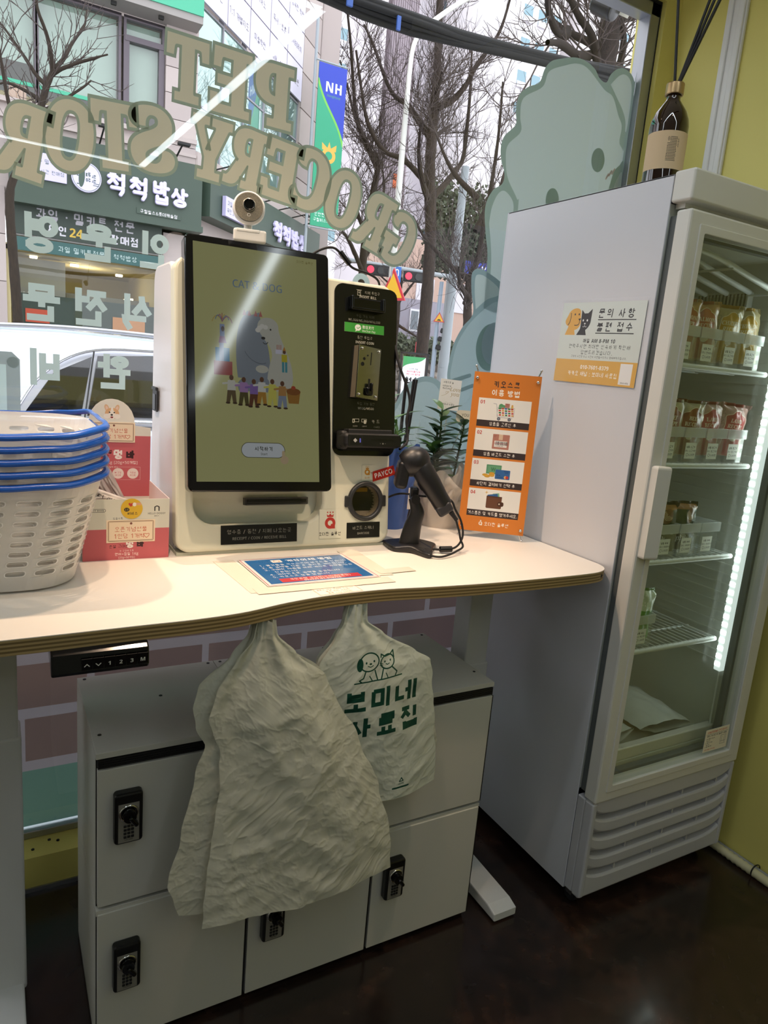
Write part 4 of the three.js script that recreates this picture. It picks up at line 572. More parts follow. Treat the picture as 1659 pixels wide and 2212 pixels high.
  sheet('payment_sticker', 0.106, 0.0215, 0.0008, tex(640, 128, (x) => { x.fillStyle = '#3f9a3c'; x.fillRect(0, 0, 640, 128); x.fillStyle = '#f2f2ea'; x.beginPath(); x.ellipse(214, 60, 50, 44, 0, 0, 7); x.fill(); x.beginPath(); x.moveTo(180, 86); x.lineTo(172, 118); x.lineTo(206, 100); x.fill(); x.strokeStyle = '#3f9a3c'; x.lineWidth = 8; x.beginPath(); x.moveTo(196, 60); x.lineTo(212, 74); x.lineTo(252, 46); x.stroke(); write(x, '微信支付', 282, 44, 50, { color: '#f2f2ea', w: 0.1 }); write(x, 'WeChat Pay', 280, 98, 34, { color: '#f2f2ea' }); }), panel, { matrix: MF.clone().multiply(M4([0.444, 0.5185, 0.0036])), rough: 0.35 });
  const CM = MF.clone().multiply(M4([0.449, 0.4135, 0.012], [0, 0.2, -0.075])), C = (g) => g.applyMatrix4(CM);
  const coin = part('coin_plate', C(box(0.068, 0.124, 0.004, 0, 0, 0.004, 0.0015)), mat('#8f8d78', 0.16, { metalness: 1 }), panel);
  part('coin_unit', C(box(0.066, 0.122, 0.02, 0, 0, -0.008)), mat('#b9ad94', 0.35, { metalness: 0.7 }), panel);
  for (const [x, y] of [[-0.026, 0.054], [0.026, 0.054], [-0.026, -0.054], [0.026, -0.054]]) part('screw', C(G([cyl(0.0038, 0.003, 0.003).rotateX(Math.PI / 2).translate(x, y, 0.0075), new THREE.SphereGeometry(0.0028, 10, 6).translate(x, y, 0.0085)])), M.chrome, coin);
  part('coin_slot', C(G([box(0.0016, 0.03, 0.0012, 0.004, 0.034, 0.0062), cyl(0.0048, 0.0048, 0.001, 0, 0, 0, 16).rotateX(Math.PI / 2).translate(-0.021, 0.018, 0.0062), cyl(0.0035, 0.0035, 0.001, 0, 0, 0, 16).rotateX(Math.PI / 2).translate(-0.017, 0.031, 0.0062), cyl(0.002, 0.002, 0.001, 0, 0, 0, 16).rotateX(Math.PI / 2).translate(-0.007, 0.04, 0.0062), box(0.005, 0.02, 0.0012, 0.003, -0.024, 0.0062)])), M.black, coin);
  part('return_lever', C(G([box(0.02, 0.02, 0.012, 0.002, -0.044, 0.01, 0.005), box(0.006, 0.02, 0.01, 0.003, -0.034, 0.016, 0.003)])), M.blackGloss, coin);
  // card reader
  const rd = part('card_reader', F(G([box(0.152, 0.034, 0.05, 0.447, 0.252, 0.032, 0.01), box(0.118, 0.014, 0.03, 0.45, 0.272, 0.02, 0.003), box(0.02, 0.044, 0.036, 0.382, 0.253, 0.018, 0.008), box(0.13, 0.006, 0.012, 0.45, 0.231, 0.01)])), M.blackMatt, panel);
  sheet('reader_face', 0.14, 0.026, 0.0008, tex(512, 96, (x) => { x.fillStyle = '#0d0d0e'; x.fillRect(0, 0, 512, 96); x.strokeStyle = '#222'; x.lineWidth = 4; x.strokeRect(12, 6, 118, 84); x.fillStyle = '#a9a9a6'; x.save(); x.translate(66, 48); x.rotate(0.78); x.fillRect(-14, -14, 28, 28); x.restore(); x.fillStyle = '#5a62c8'; x.fillRect(106, 30, 14, 36); x.fillStyle = '#020202'; x.fillRect(220, 34, 230, 18); x.fillStyle = '#77766f'; x.fillRect(328, 66, 14, 12); x.fillRect(306, 68, 6, 6); x.fillRect(356, 68, 6, 6); }), rd, { edge: '#0b0b0b', rough: 0.35, matrix: MF.clone().multiply(M4([0.449, 0.252, 0.0576])) });
  // print stuck on the ivory front
  const st = (n, w, h, map, u, v, o = {}) => sheet(n, w, h, 0.0008, map, K, { matrix: MF.clone().multiply(M4([u, v, 0.0009], [0, 0, o.rot ?? 0])), rough: 0.3, ...o });
  const plate = (w, h, l1, l2) => tex(w, h, (x) => { x.fillStyle = '#0c0d0e'; x.fillRect(0, 0, w, h); write(x, l1, w / 2, h * 0.35, h * 0.25, { color: '#a5a398', align: 'center', w: 0.07 }); write(x, l2, w / 2, h * 0.7, h * 0.17, { color: '#a5a398', align: 'center' }); });
  st('outlet_label', 0.18, 0.043, plate(768, 192, '영수증 / 동전 / 지폐 나오는곳', 'RECEIPT / COIN / RECEIVE BILL'), 0.187, 0.0355, { edge: '#0b0b0b' }); st('barcode_label', 0.091, 0.038, plate(384, 160, '바코드 스캐너', 'BARCODE'), 0.452, 0.034, { edge: '#0b0b0b' });
  const logo = (c, txt, tc) => tex(256, 320, (x) => { x.fillStyle = '#dedecb'; x.fillRect(0, 0, 256, 320); x.strokeStyle = x.fillStyle = c; x.lineWidth = 34; x.beginPath(); x.arc(128, 150, 46, 0, 7); x.stroke(); x.fillRect(136, 160, 50, 52); x.fillStyle = '#dedecb'; x.beginPath(); x.arc(128, 150, 16, 0, 7); x.fill(); x.fillStyle = c; x.beginPath(); x.moveTo(92, 84); x.lineTo(86, 52); x.lineTo(108, 68); x.lineTo(128, 46); x.lineTo(148, 68); x.lineTo(170, 52); x.lineTo(164, 84); x.fill(); for (const a of [96, 128, 160]) { x.beginPath(); x.arc(a, 32, 8, 0, 7); x.fill(); } write(x, txt, 128, 268, 44, { color: tc, align: 'center', w: 0.12 }); });
  st('logo_sticker', 0.056, 0.07, logo('#c23b35', '오더퀸 솔루션', '#3a3632'), 0.362, 0.052); st('logo_sticker', 0.03, 0.0375, logo('#c98a28', '오더퀸', '#c98a28'), 0.46, 0.175);
  st('pay_sticker', 0.066, 0.024, tex(384, 140, (x) => { x.fillStyle = '#c23327'; x.fillRect(0, 0, 384, 140); x.font = 'bold 96px sans-serif'; x.fillStyle = '#f6f0ea'; x.textAlign = 'center'; x.fillText('PAYCO', 192, 104); }), 0.505, 0.173, { rot: 0.27, edge: '#c23327' });
  part('side_handle', [box(0.004, 0.056, 0.05, -0.001, 0.318, -0.245, 0.0018), box(0.006, 0.008, 0.05, -0.003, 0.343, -0.245, 0.002)], mat('#26272a', 0.5), K); part('handle_recess', box(0.002, 0.036, 0.03, -0.0035, 0.312, -0.245), M.black, K);
  // screen
  const MM = M4([0.01, 0.153, 0.05], [-12.5 * Math.PI / 180, -2.5 * Math.PI / 180, 0]), sw = 0.318, sh = 0.532;
  const mon = part('monitor', ext(rrect(sw, sh, 0.012, sw / 2, sh / 2), 0.036, 0.003).translate(0, 0, -0.036).applyMatrix4(MM), mat('#0a0a0b', 0.1), K);
  const scr = tex(768, 1408, (x, w, h) => {
    x.fillStyle = '#cbca8c'; x.fillRect(0, 0, w, h); const c = (col) => { x.fillStyle = x.strokeStyle = col; }, el = (a, b, r, q, rot = 0) => { x.beginPath(); x.ellipse(a, b, r, q, rot, 0, 7); x.fill(); };
    x.save(); x.font = '62px sans-serif'; c('#6f8fb8'); x.textAlign = 'center'; x.fillText('CAT & DOG', 385, 240); x.restore(); c('#9a8f52'); write(x, '오더퀸 솔루션', 690, 30, 18, { color: '#9a8f52', align: 'center' });
    // grey cat and white bear like friends, hugging
    c('#8d96a0'); x.beginPath(); x.moveTo(255, 780); x.bezierCurveTo(230, 560, 262, 440, 300, 400); x.lineTo(318, 372); x.lineTo(345, 396); x.lineTo(392, 376); x.lineTo(402, 440); x.bezierCurveTo(450, 560, 470, 700, 450, 800); x.fill(); c('#c06a62'); for (const a of [300, 330, 370, 400]) { x.beginPath(); x.moveTo(a - 12, 402); x.lineTo(a, 366); x.lineTo(a + 12, 402); x.fill(); }
    c('#c9c9bb'); x.beginPath(); x.moveTo(380, 470); x.bezierCurveTo(370, 380, 520, 380, 512, 470); x.bezierCurveTo(530, 560, 600, 640, 602, 760); x.bezierCurveTo(605, 830, 560, 850, 520, 850); x.lineTo(430, 850); x.bezierCurveTo(440, 760, 440, 720, 470, 640); x.bezierCurveTo(470, 560, 420, 560, 380, 470); x.fill(); x.beginPath(); x.ellipse(405, 720, 40, 24, 0, 0, 7); x.fill();
    c('#8d96a0'); x.beginPath(); x.moveTo(250, 820); x.bezierCurveTo(300, 730, 440, 740, 450, 800); x.lineTo(440, 860); x.lineTo(260, 860); x.fill(); c('#5d6670'); x.lineWidth = 3; x.beginPath(); x.moveTo(300, 620); x.bezierCurveTo(330, 680, 400, 700, 430, 680); x.stroke();
    c('#3a3836'); el(415, 530, 13, 9); el(420, 468, 7, 4); el(462, 474, 5, 6); x.lineWidth = 4; x.beginPath(); x.arc(428, 548, 16, 0.3, 2.6); x.stroke(); c('#e4e2d8'); for (const [p, q] of [[392, 470], [410, 458], [430, 462], [382, 484]]) el(p, q, 16, 14);
    // gift boxes and dancer
    c('#b0504b'); x.fillRect(112, 690, 110, 82); c('#5d9cc4'); x.fillRect(122, 610, 84, 80); c('#a8b4d4'); x.fillRect(146, 560, 26, 130); c('#a8739a'); x.beginPath(); x.moveTo(150, 540); x.lineTo(178, 540); x.lineTo(190, 582); x.lineTo(142, 582); x.fill(); c('#8799c0'); x.fillRect(150, 470, 28, 72); c('#5a4436'); el(168, 498, 10, 16); c('#a85a4a'); x.lineWidth = 4; for (let i = -3; i < 4; i++) { x.strokeStyle = ['#b05a4a', '#c2a24a', '#5d7fb0', '#a85a7a'][(i + 4) % 4]; x.beginPath(); x.moveTo(165, 455); x.quadraticCurveTo(165 + i * 12, 390, 165 + i * 20, 410 + Math.abs(i) * 16); x.stroke(); }
    // people in a row
    [[215, '#d9d9cc', '#6a5a3e'], [290, '#b28bc0', '#5b5433'], [352, '#8d6fb4', '#6b4330'], [402, '#dcdcd4', '#b88a3c'], [468, '#d8d266', '#d8d266'], [532, '#b98a52', '#8d99ac']].forEach(([a, top, leg], i) => { const y = 800 + (i % 3) * 8; c(top); x.beginPath(); x.moveTo(a - 22, y); x.lineTo(a + 22, y); x.lineTo(a + 26, y + 62); x.lineTo(a - 26, y + 62); x.fill(); x.lineWidth = 12; x.strokeStyle = top; x.beginPath(); x.moveTo(a - 50, y + 22); x.lineTo(a, y + 14); x.lineTo(a + 48, y + 22); x.stroke(); c(leg); x.beginPath(); x.moveTo(a - 24, y + 60); x.lineTo(a + 24, y + 60); x.lineTo(a + 30, y + 132); x.lineTo(a + 8, y + 132); x.lineTo(a, y + 84); x.lineTo(a - 10, y + 132); x.lineTo(a - 32, y + 132); x.fill(); c('#6b4a38'); el(a, y - 16, 13, 16); c('#4a382c'); el(a - 22, y + 136, 14, 6); el(a + 20, y + 136, 14, 6); });
    c('#c8bd3c'); x.fillRect(530, 620, 36, 46); c('#4e98a4'); x.fillRect(532, 666, 14, 64); x.fillRect(552, 666, 14, 64); c('#6b4a38'); el(548, 604, 10, 12); c('#c8893c'); x.beginPath(); x.moveTo(538, 596); x.lineTo(548, 570); x.lineTo(558, 596); x.fill(); c('#dadaea'); x.fillRect(492, 592, 40, 26); c('#c06a62'); for (const a of [500, 512, 524]) x.fillRect(a, 562, 4, 30);
    c('#a97a3a'); x.beginPath(); x.moveTo(560, 850); x.lineTo(648, 850); x.lineTo(638, 920); x.lineTo(572, 920); x.fill(); c('#8d5a30'); el(604, 846, 46, 22); c('#b8503a'); el(604, 822, 14, 12);
    // start button with a pointing hand
    c('#dfe6ea'); x.beginPath(); x.roundRect(270, 1170, 272, 90, 45); x.fill(); x.strokeStyle = '#53543c'; x.lineWidth = 3; x.stroke(); write(x, '시작하기', 410, 1206, 30, { align: 'center', w: 0.11, color: '#45463a' }); write(x, 'Start', 410, 1238, 17, { align: 'center', color: '#55564a' }); c('#d8c09a'); x.beginPath(); x.roundRect(524, 1215, 18, 46, 9); x.fill(); el(540, 1272, 26, 26);
  });
  const screen = part('touch_screen', new THREE.PlaneGeometry(0.271, 0.496).translate(0.1525, 0.269, 0.0004).applyMatrix4(MM), mat('#040404', 0.07, { emissive: new THREE.Color(1, 1, 1), emissiveMap: scr, emissiveIntensity: 0.34 }), mon);
  // webcam on top of the screen
  const Wc = thing('webcam', 'round white webcam with speckled grey face on top of the screen', 'webcam', [0.478, 1.628, -1.512], -0.28);
  part('clip', [box(0.068, 0.026, 0.012, 0.004, 0.008, 0.012, 0.005), box(0.05, 0.008, 0.05, 0, 0.017, -0.006, 0.003)], mat('#eceae4', 0.35), Wc); part('stem', cyl(0.009, 0.008, 0.02, 0, 0.026, 0), mat('#eceae4', 0.35), Wc);
  const hd = (g) => g.rotateX(Math.PI / 2).rotateX(-0.1).translate(0, 0.062, 0.004); part('camera_head', hd(lathe([[0, -0.016], [0.02, -0.016], [0.03, -0.01], [0.0335, 0], [0.033, 0.01], [0.03, 0.015], [0.029, 0.0135], [0, 0.0135]], 40)), mat('#eceae4', 0.35), Wc);
  const spk = noiseTex(128, () => { const v = 112 + 60 * (rnd() - 0.5) + (rnd() > 0.9 ? 40 : 0); return [v, v * 0.95, v * 0.82]; }); spk.colorSpace = THREE.SRGBColorSpace; part('face_plate', hd(cyl(0.0285, 0.0285, 0.002, 0, 0.0145, 0, 40)), mat('#ffffff', 0.7, { map: spk }), Wc);
  part('lens', hd(G([lathe([[0.0085, 0.015], [0.0115, 0.015], [0.0115, 0.02], [0.0095, 0.02], [0.0085, 0.016]], 32), cyl(0.009, 0.009, 0.002, 0, 0.0165, 0)]).translate(0, 0, -0.004)), M.blackGloss, Wc); part('lens_ring', hd(new THREE.TorusGeometry(0.0122, 0.0009, 8, 32).rotateX(Math.PI / 2).translate(0, 0.0165, -0.004)), mat('#c8c4b6', 0.3, { metalness: 0.6 }), Wc);
  part('badge', hd(new THREE.TorusGeometry(0.003, 0.0005, 6, 20).rotateX(Math.PI / 2).translate(0, 0.0158, 0.016)), mat('#eceae4', 0.5), Wc);
  // cables
  const c1 = thing('monitor_cable', 'black cable with a ferrite bead arching behind the kiosk top', 'cable', [0, 0, 0]);
  part('cord', tube([[0.62, 1.6, -1.58], [0.66, 1.638, -1.57], [0.695, 1.652, -1.56], [0.72, 1.638, -1.555], [0.745, 1.614, -1.55], [0.79, 1.606, -1.552], [0.822, 1.594, -1.56], [0.838, 1.565, -1.575]], 0.0028, 60, 8), M.rubber, c1); part('ferrite_bead', rod([0.714, 1.645, -1.556], [0.738, 1.62, -1.551], 0.0062, 12), M.black, c1);
  const c2 = part('reader_cable', tube([[0.862, 1.54, -1.57], [0.866, 1.45, -1.53], [0.872, 1.4, -1.51], [0.893, 1.35, -1.5], [0.903, 1.31, -1.495], [0.895, 1.27, -1.49], [0.897, 1.24, -1.485], [0.893, 1.215, -1.475], [0.862, 1.2, -1.455]], 0.0032, 70, 8), M.rubber); tag(c2, 'black cord hanging down the right side of the kiosk', 'cable');
}

// ---------- things lying and standing on the counter ----------
{
  const blue = tex(1024, 768, (x, w, h) => {
    x.fillStyle = '#efe9e6'; x.fillRect(0, 0, w, h); x.strokeStyle = '#c9606a'; x.lineWidth = 7; x.strokeRect(14, 14, w - 28, h - 28); x.fillStyle = '#2e6aa8'; x.fillRect(44, 44, w - 88, h - 88);
    x.fillStyle = '#efe9e6'; x.beginPath(); x.roundRect(270, 78, 96, 78, 14); x.fill(); x.strokeStyle = '#b9823a'; x.lineWidth = 6; x.beginPath(); x.arc(318, 117, 26, 0, 7); x.stroke();
    write(x, '계좌이체 방법', 400, 120, 74, { color: '#eef1f4', w: 0.13, latin: 1 });
    ['1. 물건들을 키오스크에 바코드를 찍습니다.', '2. 총 금액을 적은 후 용지로 계산합니다.', '3. 구매한 제품을 아래 계좌로 금액을 입금', '    전송합니다.', '4. 계좌번호로 금액을 송금합니다.', '5. 키오스크 창을 닫습니다.'].forEach((s, i) => write(x, s, 120, 222 + i * 66, 44, { color: '#e6ebf0', w: 0.1 }));
    x.fillStyle = '#c8424c'; x.fillRect(150, 606, 730, 96); write(x, '★ 국민은행 김정현(보미네사료집) ★', 515, 638, 40, { color: '#f4ece8', align: 'center', w: 0.1 }); write(x, '093237-01-010776', 515, 682, 34, { color: '#f4ece8', align: 'center', bold: 1 });
  });
  const S = thing('instruction_sheet', 'laminated blue payment instruction sheet taped on the desk', 'sheet', [0.575, DT + 0.0006, -1.318]);
  const flatM = (x, z, r, y = 0) => M4([x, y, z], [-Math.PI / 2, 0, r]);
  sheet('laminated_print', 0.252, 0.186, 0.0009, blue, S, { matrix: flatM(0.005, 0.002, 0.02, 0.0022), rough: 0.18, m: { clearcoat: 0.8, clearcoatRoughness: 0.06 } });
  const tape = mat('#e6dccc', 0.22);
  [[-0.145, 0.01, 0.045, 0.22, 0.06], [0.15, -0.02, 0.05, 0.2, -0.04], [0.0, 0.112, 0.3, 0.035, 0.02], [0.19, 0.055, 0.09, 0.03, 0.05]].forEach(([x, z, w, d, r], i) => part('clear_tape', box(w, d, 0.0003, 0, 0, 0).applyMatrix4(flatM(x, z, r, 0.0001 + i * 0.0004)), tape, S));
  const bagCard = tex(384, 160, (x) => { x.fillStyle = '#f3ead8'; x.fillRect(0, 0, 384, 160); x.strokeStyle = '#b5563c'; x.lineWidth = 4; x.strokeRect(8, 8, 368, 144); x.fillStyle = '#7b3b2c'; x.beginPath(); x.arc(192, 12, 8, 0, 7); x.fill(); write(x, '봉투는 책상 아래에 있습니다.', 192, 42, 25, { align: 'center', color: '#7b3b2c' }); write(x, '봉투 (대) 200원', 192, 84, 29, { align: 'center', color: '#c4573a' }); write(x, '봉투 (소) 100원', 192, 126, 29, { align: 'center', color: '#c4573a' }); });
  tag(sheet('price_card', 0.098, 0.038, 0.0005, bagCard, null, { matrix: M4([0.583, DT + 0.0004, -1.174], [-Math.PI / 2, 0, 0.06]) }), 'small cream bag price card with red print at the desk edge', 'card');

  // orange stand-up banner
  const ban = tex(896, 2048, (x, w, h) => {
    const ink = '#3b302f'; x.fillStyle = '#d9802f'; x.fillRect(0, 0, w, h);
    write(x, '키오스크', w / 2, 140, 92, { w: 0.13, color: ink, align: 'center' }); write(x, '이용 방법', w / 2, 245, 90, { w: 0.13, color: '#f4efe6', align: 'center' });
    const caps = ['상품을 고르신 후', '상품 바코드 스캔 후', '하단의 결제하기 선택 후', '거스름돈 및 카드를 챙겨주세요.'];
    caps.forEach((c, i) => {
      const y = 322 + i * 388, x0 = 95, W = w - 190; x.fillStyle = '#efeee9'; x.fillRect(x0, y, W, 280); x.fillStyle = ink; x.fillRect(x0, y + 278, W, 84); write(x, c, w / 2, y + 320, 50, { w: 0.105, color: '#f2eee6', align: 'center', sp: 0.02, latin: 1 });
      x.fillStyle = '#c0443c'; x.font = 'bold 62px sans-serif'; x.fillText('0' + (i + 1), x0 + 22, y + 74);
      x.save(); x.translate(w / 2, y + 150);
      const F = (col, ...r) => { x.fillStyle = col; x.fillRect(...r); }, R = (col, a, b, c2, d, q) => { x.fillStyle = col; x.beginPath(); x.roundRect(a, b, c2, d, q); x.fill(); }, C = (col, a, b, q) => { x.fillStyle = col; x.beginPath(); x.arc(a, b, q, 0, 7); x.fill(); };
      if (i === 0) { C('#5a9a6a', -45, -60, 32); C('#5a9a6a', -12, -56, 24); R('#b4776a', 5, -100, 62, 62, 4); F('#8c5348', 22, -92, 26, 6); R('#d9b85a', 86, -70, 32, 50, 12); C('#d9a85a', 102, -76, 13); const cs = ['#3e7f4d', '#3e7f4d', '#c24d45', '#c24d45', '#3e6fb0', '#dca05a']; for (let r = 0; r < 4; r++) for (let k = 0; k < 5; k++) F(cs[(r * 3 + k * 2) % 6], -80 + k * 42 + r * 5, -42 + r * 27, 34 - r * 2, 19); x.strokeStyle = '#a9abb4'; x.lineWidth = 6; x.beginPath(); x.moveTo(-150, -88); x.lineTo(-110, -84); x.lineTo(-84, 62); x.lineTo(-84, 80); x.lineTo(116, 84); x.stroke(); x.lineWidth = 4; x.strokeRect(-90, -48, 224, 112); C('#5c6470', -62, 100, 22); C('#5c6470', 80, 100, 22); C('#aab', -62, 100, 8); C('#aab', 80, 100, 8); }
      if (i === 1) { R('#b87f70', -110, -92, 226, 190, 8); F('#dcc0a6', -30, -92, 54, 70); R('#e9e6e2', -84, -8, 172, 80, 4); let k = -70; for (let n = 0; n < 20; n++) { const q = 2 + (n * 7) % 6; F('#222', k, 0, q, 46); k += q + 3 + (n * 5) % 4; } x.font = '16px sans-serif'; x.fillStyle = '#444'; x.fillText('0 123456 789', -60, 64); F('#a84a5a', -84, 22, 172, 5); F('#8c5348', -96, -74, 34, 4); F('#8c5348', -96, -60, 24, 4); }
      if (i === 2) { R('#6aa57e', -150, -84, 204, 120, 6); x.strokeStyle = '#3f7a58'; x.lineWidth = 5; x.strokeRect(-140, -74, 184, 100); write(x, '₩', -60, -26, 58, { color: '#3f7a58', bold: 1, align: 'center' }); for (const [a, b] of [[-160, 54], [-130, 70], [-140, 60], [-70, 28], [-70, 42], [-70, 56]]) { x.fillStyle = '#d9a63c'; x.beginPath(); x.ellipse(a, b, 36, 15, 0, 0, 7); x.fill(); x.strokeStyle = '#b5822a'; x.lineWidth = 3; x.stroke(); } R('#3668a4', -24, -28, 200, 122, 10); F('#1f3f6c', 90, -12, 64, 7); F('#1f3f6c', 106, 6, 44, 6); F('#1f3f6c', -4, 40, 22, 8); F('#1f3f6c', 24, 40, 22, 8); F('#1f3f6c', -4, 66, 84, 5); C('#e6b268', 118, 66, 20); C('#c43e38', 140, 66, 20); }
      if (i === 3) { x.save(); x.rotate(-0.18); R('#7ab48e', -10, -100, 90, 80, 6); R('#3668a4', -80, -94, 140, 90, 8); F('#1f3f6c', 6, -84, 44, 6); C('#e6b268', 30, -36, 14); C('#c43e38', 44, -36, 14); x.restore(); R('#6a4430', -104, -66, 210, 160, 16); F('#553424', -104, -66, 210, 16); R('#4a2c1e', 52, 2, 84, 58, 22); C('#e8ddc8', 76, 30, 10); x.fillStyle = '#d9b35a'; x.beginPath(); for (let k = 0; k < 8; k++) { const q = k % 2 ? 7 : 26, t = k * Math.PI / 4; x[k ? 'lineTo' : 'moveTo'](-110 + q * Math.cos(t), -108 + q * Math.sin(t)); } x.fill(); }
      x.restore();
    });
    x.strokeStyle = '#f4efe6'; x.lineWidth = 12; x.beginPath(); x.arc(300, 1940, 19, 0, 7); x.stroke(); x.fillStyle = '#f4efe6'; x.fillRect(304, 1944, 20, 22); x.fillRect(290, 1898, 20, 12); write(x, '오더퀸 솔루션', 350, 1940, 54, { w: 0.12, color: '#f4efe6' });
  });
  const bn = thing('banner_stand', 'small orange kiosk instruction banner on a chrome stand beside the fridge', 'banner', [1.184, DT, -1.4725], -0.632);
  const lean = 0.07, LM = M4([0, 0.012, 0.0], [-lean, 0, 0]);
  sheet('banner_sheet', 0.178, 0.43, 0.0014, ban, bn, { edge: '#cf7a2c', matrix: LM.clone().multiply(M4([0, 0.221, 0])), rough: 0.45, back: mat('#e8e4dc', 0.5) });
  for (const s of [-1, 1]) { part('stand_arm', [rod([-s * 0.086, 0, -0.004], [s * 0.086, 0.462, -0.036], 0.0028, 10), new THREE.SphereGeometry(0.0036, 10, 8).translate(s * 0.086, 0.462, -0.036), new THREE.SphereGeometry(0.0036, 10, 8).translate(-s * 0.086, 0.0036, -0.004)], M.chrome, bn); for (const v of [0.02, 0.42]) part('pin', at(G([new THREE.SphereGeometry(0.0046, 12, 8), cyl(0.003, 0.003, 0.006).rotateX(Math.PI / 2)]), LM.clone().multiply(M4([s * 0.08, v, 0.003]))), M.chrome, bn); }
  part('stand_leg', rod([0, 0.2, -0.018], [0, 0.0028, -0.13], 0.0028, 10), M.chrome, bn);
}
{ // barcode scanner resting in its stand
  const S = thing('barcode_scanner', 'black handheld barcode scanner leaning in its stand beside the kiosk', 'barcode scanner', [0.913, DT + 0.03, -1.42], -0.42), mm = mat('#17171a', 0.38);
  part('scanner_head', (() => { const g = new THREE.SphereGeometry(0.048, 32, 22); g.scale(0.95, 0.82, 0.8); const p = g.attributes.position; for (let i = 0; i < p.count; i++) if (p.getX(i) < -0.028) p.setX(i, -0.028 - 0.0015); g.computeVertexNormals(); return G([g.rotateZ(0.5).translate(-0.028, 0.205, 0), box(0.034, 0.075, 0.06, 0, 0, 0, 0.012).rotateZ(-0.12).translate(-0.055, 0.17, 0)]); })(), mm, S);
  part('scanner_handle', (() => { const g = lathe([[0, 0.075], [0.017, 0.073], [0.027, 0.05], [0.0265, 0], [0.0235, -0.04], [0.0235, -0.066], [0.02, -0.072], [0, -0.072]], 28); g.scale(1.08, 1, 0.85); return g.rotateZ(0.62).translate(0.022, 0.15, 0.012); })(), mm, S);
  part('handle_butt', [box(0.044, 0.03, 0.036, 0, 0, 0, 0.008).rotateZ(0.62).translate(0.064, 0.087, 0.014)], mat('#2c2c30', 0.45), S);
  part('strain_relief', (() => { const q = []; for (let k = 0; k < 7; k++) q.push(cyl(0.0085 - k * 0.0006, 0.0085 - k * 0.0006, 0.0042, 0, -k * 0.006, 0, 16)); q.push(cyl(0.0052, 0.0052, 0.045, 0, -0.02, 0, 12)); return G(q).rotateZ(0.7).translate(0.072, 0.092, 0.022); })(), M.rubber, S);
  part('trigger', box(0.012, 0.026, 0.018, 0, 0, 0, 0.005).rotateZ(0.62).translate(-0.002, 0.142, 0.004), M.black, S);
  S.scale.setScalar(0.92);
  const T = thing('scanner_stand', 'black curved plastic stand holding the barcode scanner', 'stand', [0.905, DT, -1.42], -0.42);
  part('stand_base', (() => { const s = poly([[-0.075, 0.03], [-0.055, -0.035], [-0.01, -0.045], [0.03, -0.085], [0.045, -0.03], [0.06, 0.03], [0.02, 0.055], [-0.04, 0.055]], true), g = ext(s, 0.012, 0.004, 3).rotateX(-Math.PI / 2); const p = g.attributes.position; for (let i = 0; i < p.count; i++) { const r = Math.hypot(p.getX(i), p.getZ(i)); if (p.getY(i) > 0.006) p.setY(i, p.getY(i) + Math.max(0, 0.018 - r * 0.28)); } g.computeVertexNormals(); return g; })(), mm, T);
  part('stand_neck', (() => { const q = [], c = curve([[-0.012, 0.012, 0], [-0.006, 0.06, 0], [0.002, 0.095, 0], [-0.008, 0.125, 0]]), n = 16; for (let i = 0; i <= n; i++) { const p = c.getPoint(i / n), k = i / n; q.push([p.x, p.y, 0.026 - 0.012 * k, 0.02 - 0.008 * k]); } const pos = [], idx = [], m = 20; q.forEach(([x, y, a, b]) => { for (let j = 0; j < m; j++) { const t = j / m * Math.PI * 2; pos.push(x + a * Math.cos(t), y, b * Math.sin(t)); } }); for (let i = 0; i < n; i++) for (let j = 0; j < m; j++) { const a = i * m + j, b = i * m + (j + 1) % m; idx.push(a, a + m, b, b, a + m, b + m); } const g = new THREE.BufferGeometry(); g.setAttribute('position', new THREE.Float32BufferAttribute(pos, 3)); g.setIndex(idx); g.computeVertexNormals(); return g; })(), mm, T);
  part('pivot', [cyl(0.011, 0.011, 0.05).rotateX(Math.PI / 2).translate(-0.008, 0.13, 0), box(0.02, 0.03, 0.026, -0.01, 0.142, 0, 0.006)], M.black, T);
  const c = thing('scanner_cable', 'looped black scanner cable with a ferrite bead lying on the desk', 'cable', [0, 0, 0]);
  part('cord', tube([[0.986, 1.043, -1.366], [0.999, 1.015, -1.366], [1.011, 0.988, -1.37], [1.013, 0.972, -1.36], [0.985, 0.966, -1.345], [0.95, 0.962, -1.33], [0.92, 0.9605, -1.325], [0.9, 0.963, -1.34], [0.902, 0.968, -1.365], [0.93, 0.966, -1.375], [0.965, 0.965, -1.365], [0.998, 0.972, -1.365], [1.02, 0.995, -1.375], [1.018, 1.03, -1.385], [1.0, 1.06, -1.39], [0.988, 1.082, -1.395], [0.965, 1.09, -1.41], [0.935, 1.085, -1.44], [0.9, 1.08, -1.5], [0.88, 1.05, -1.56]], 0.0027, 160, 8), M.rubber, c); part('ferrite_bead', rod([0.952, 0.9655, -1.37], [0.982, 0.9665, -1.363], 0.0075, 12), M.black, c);
}
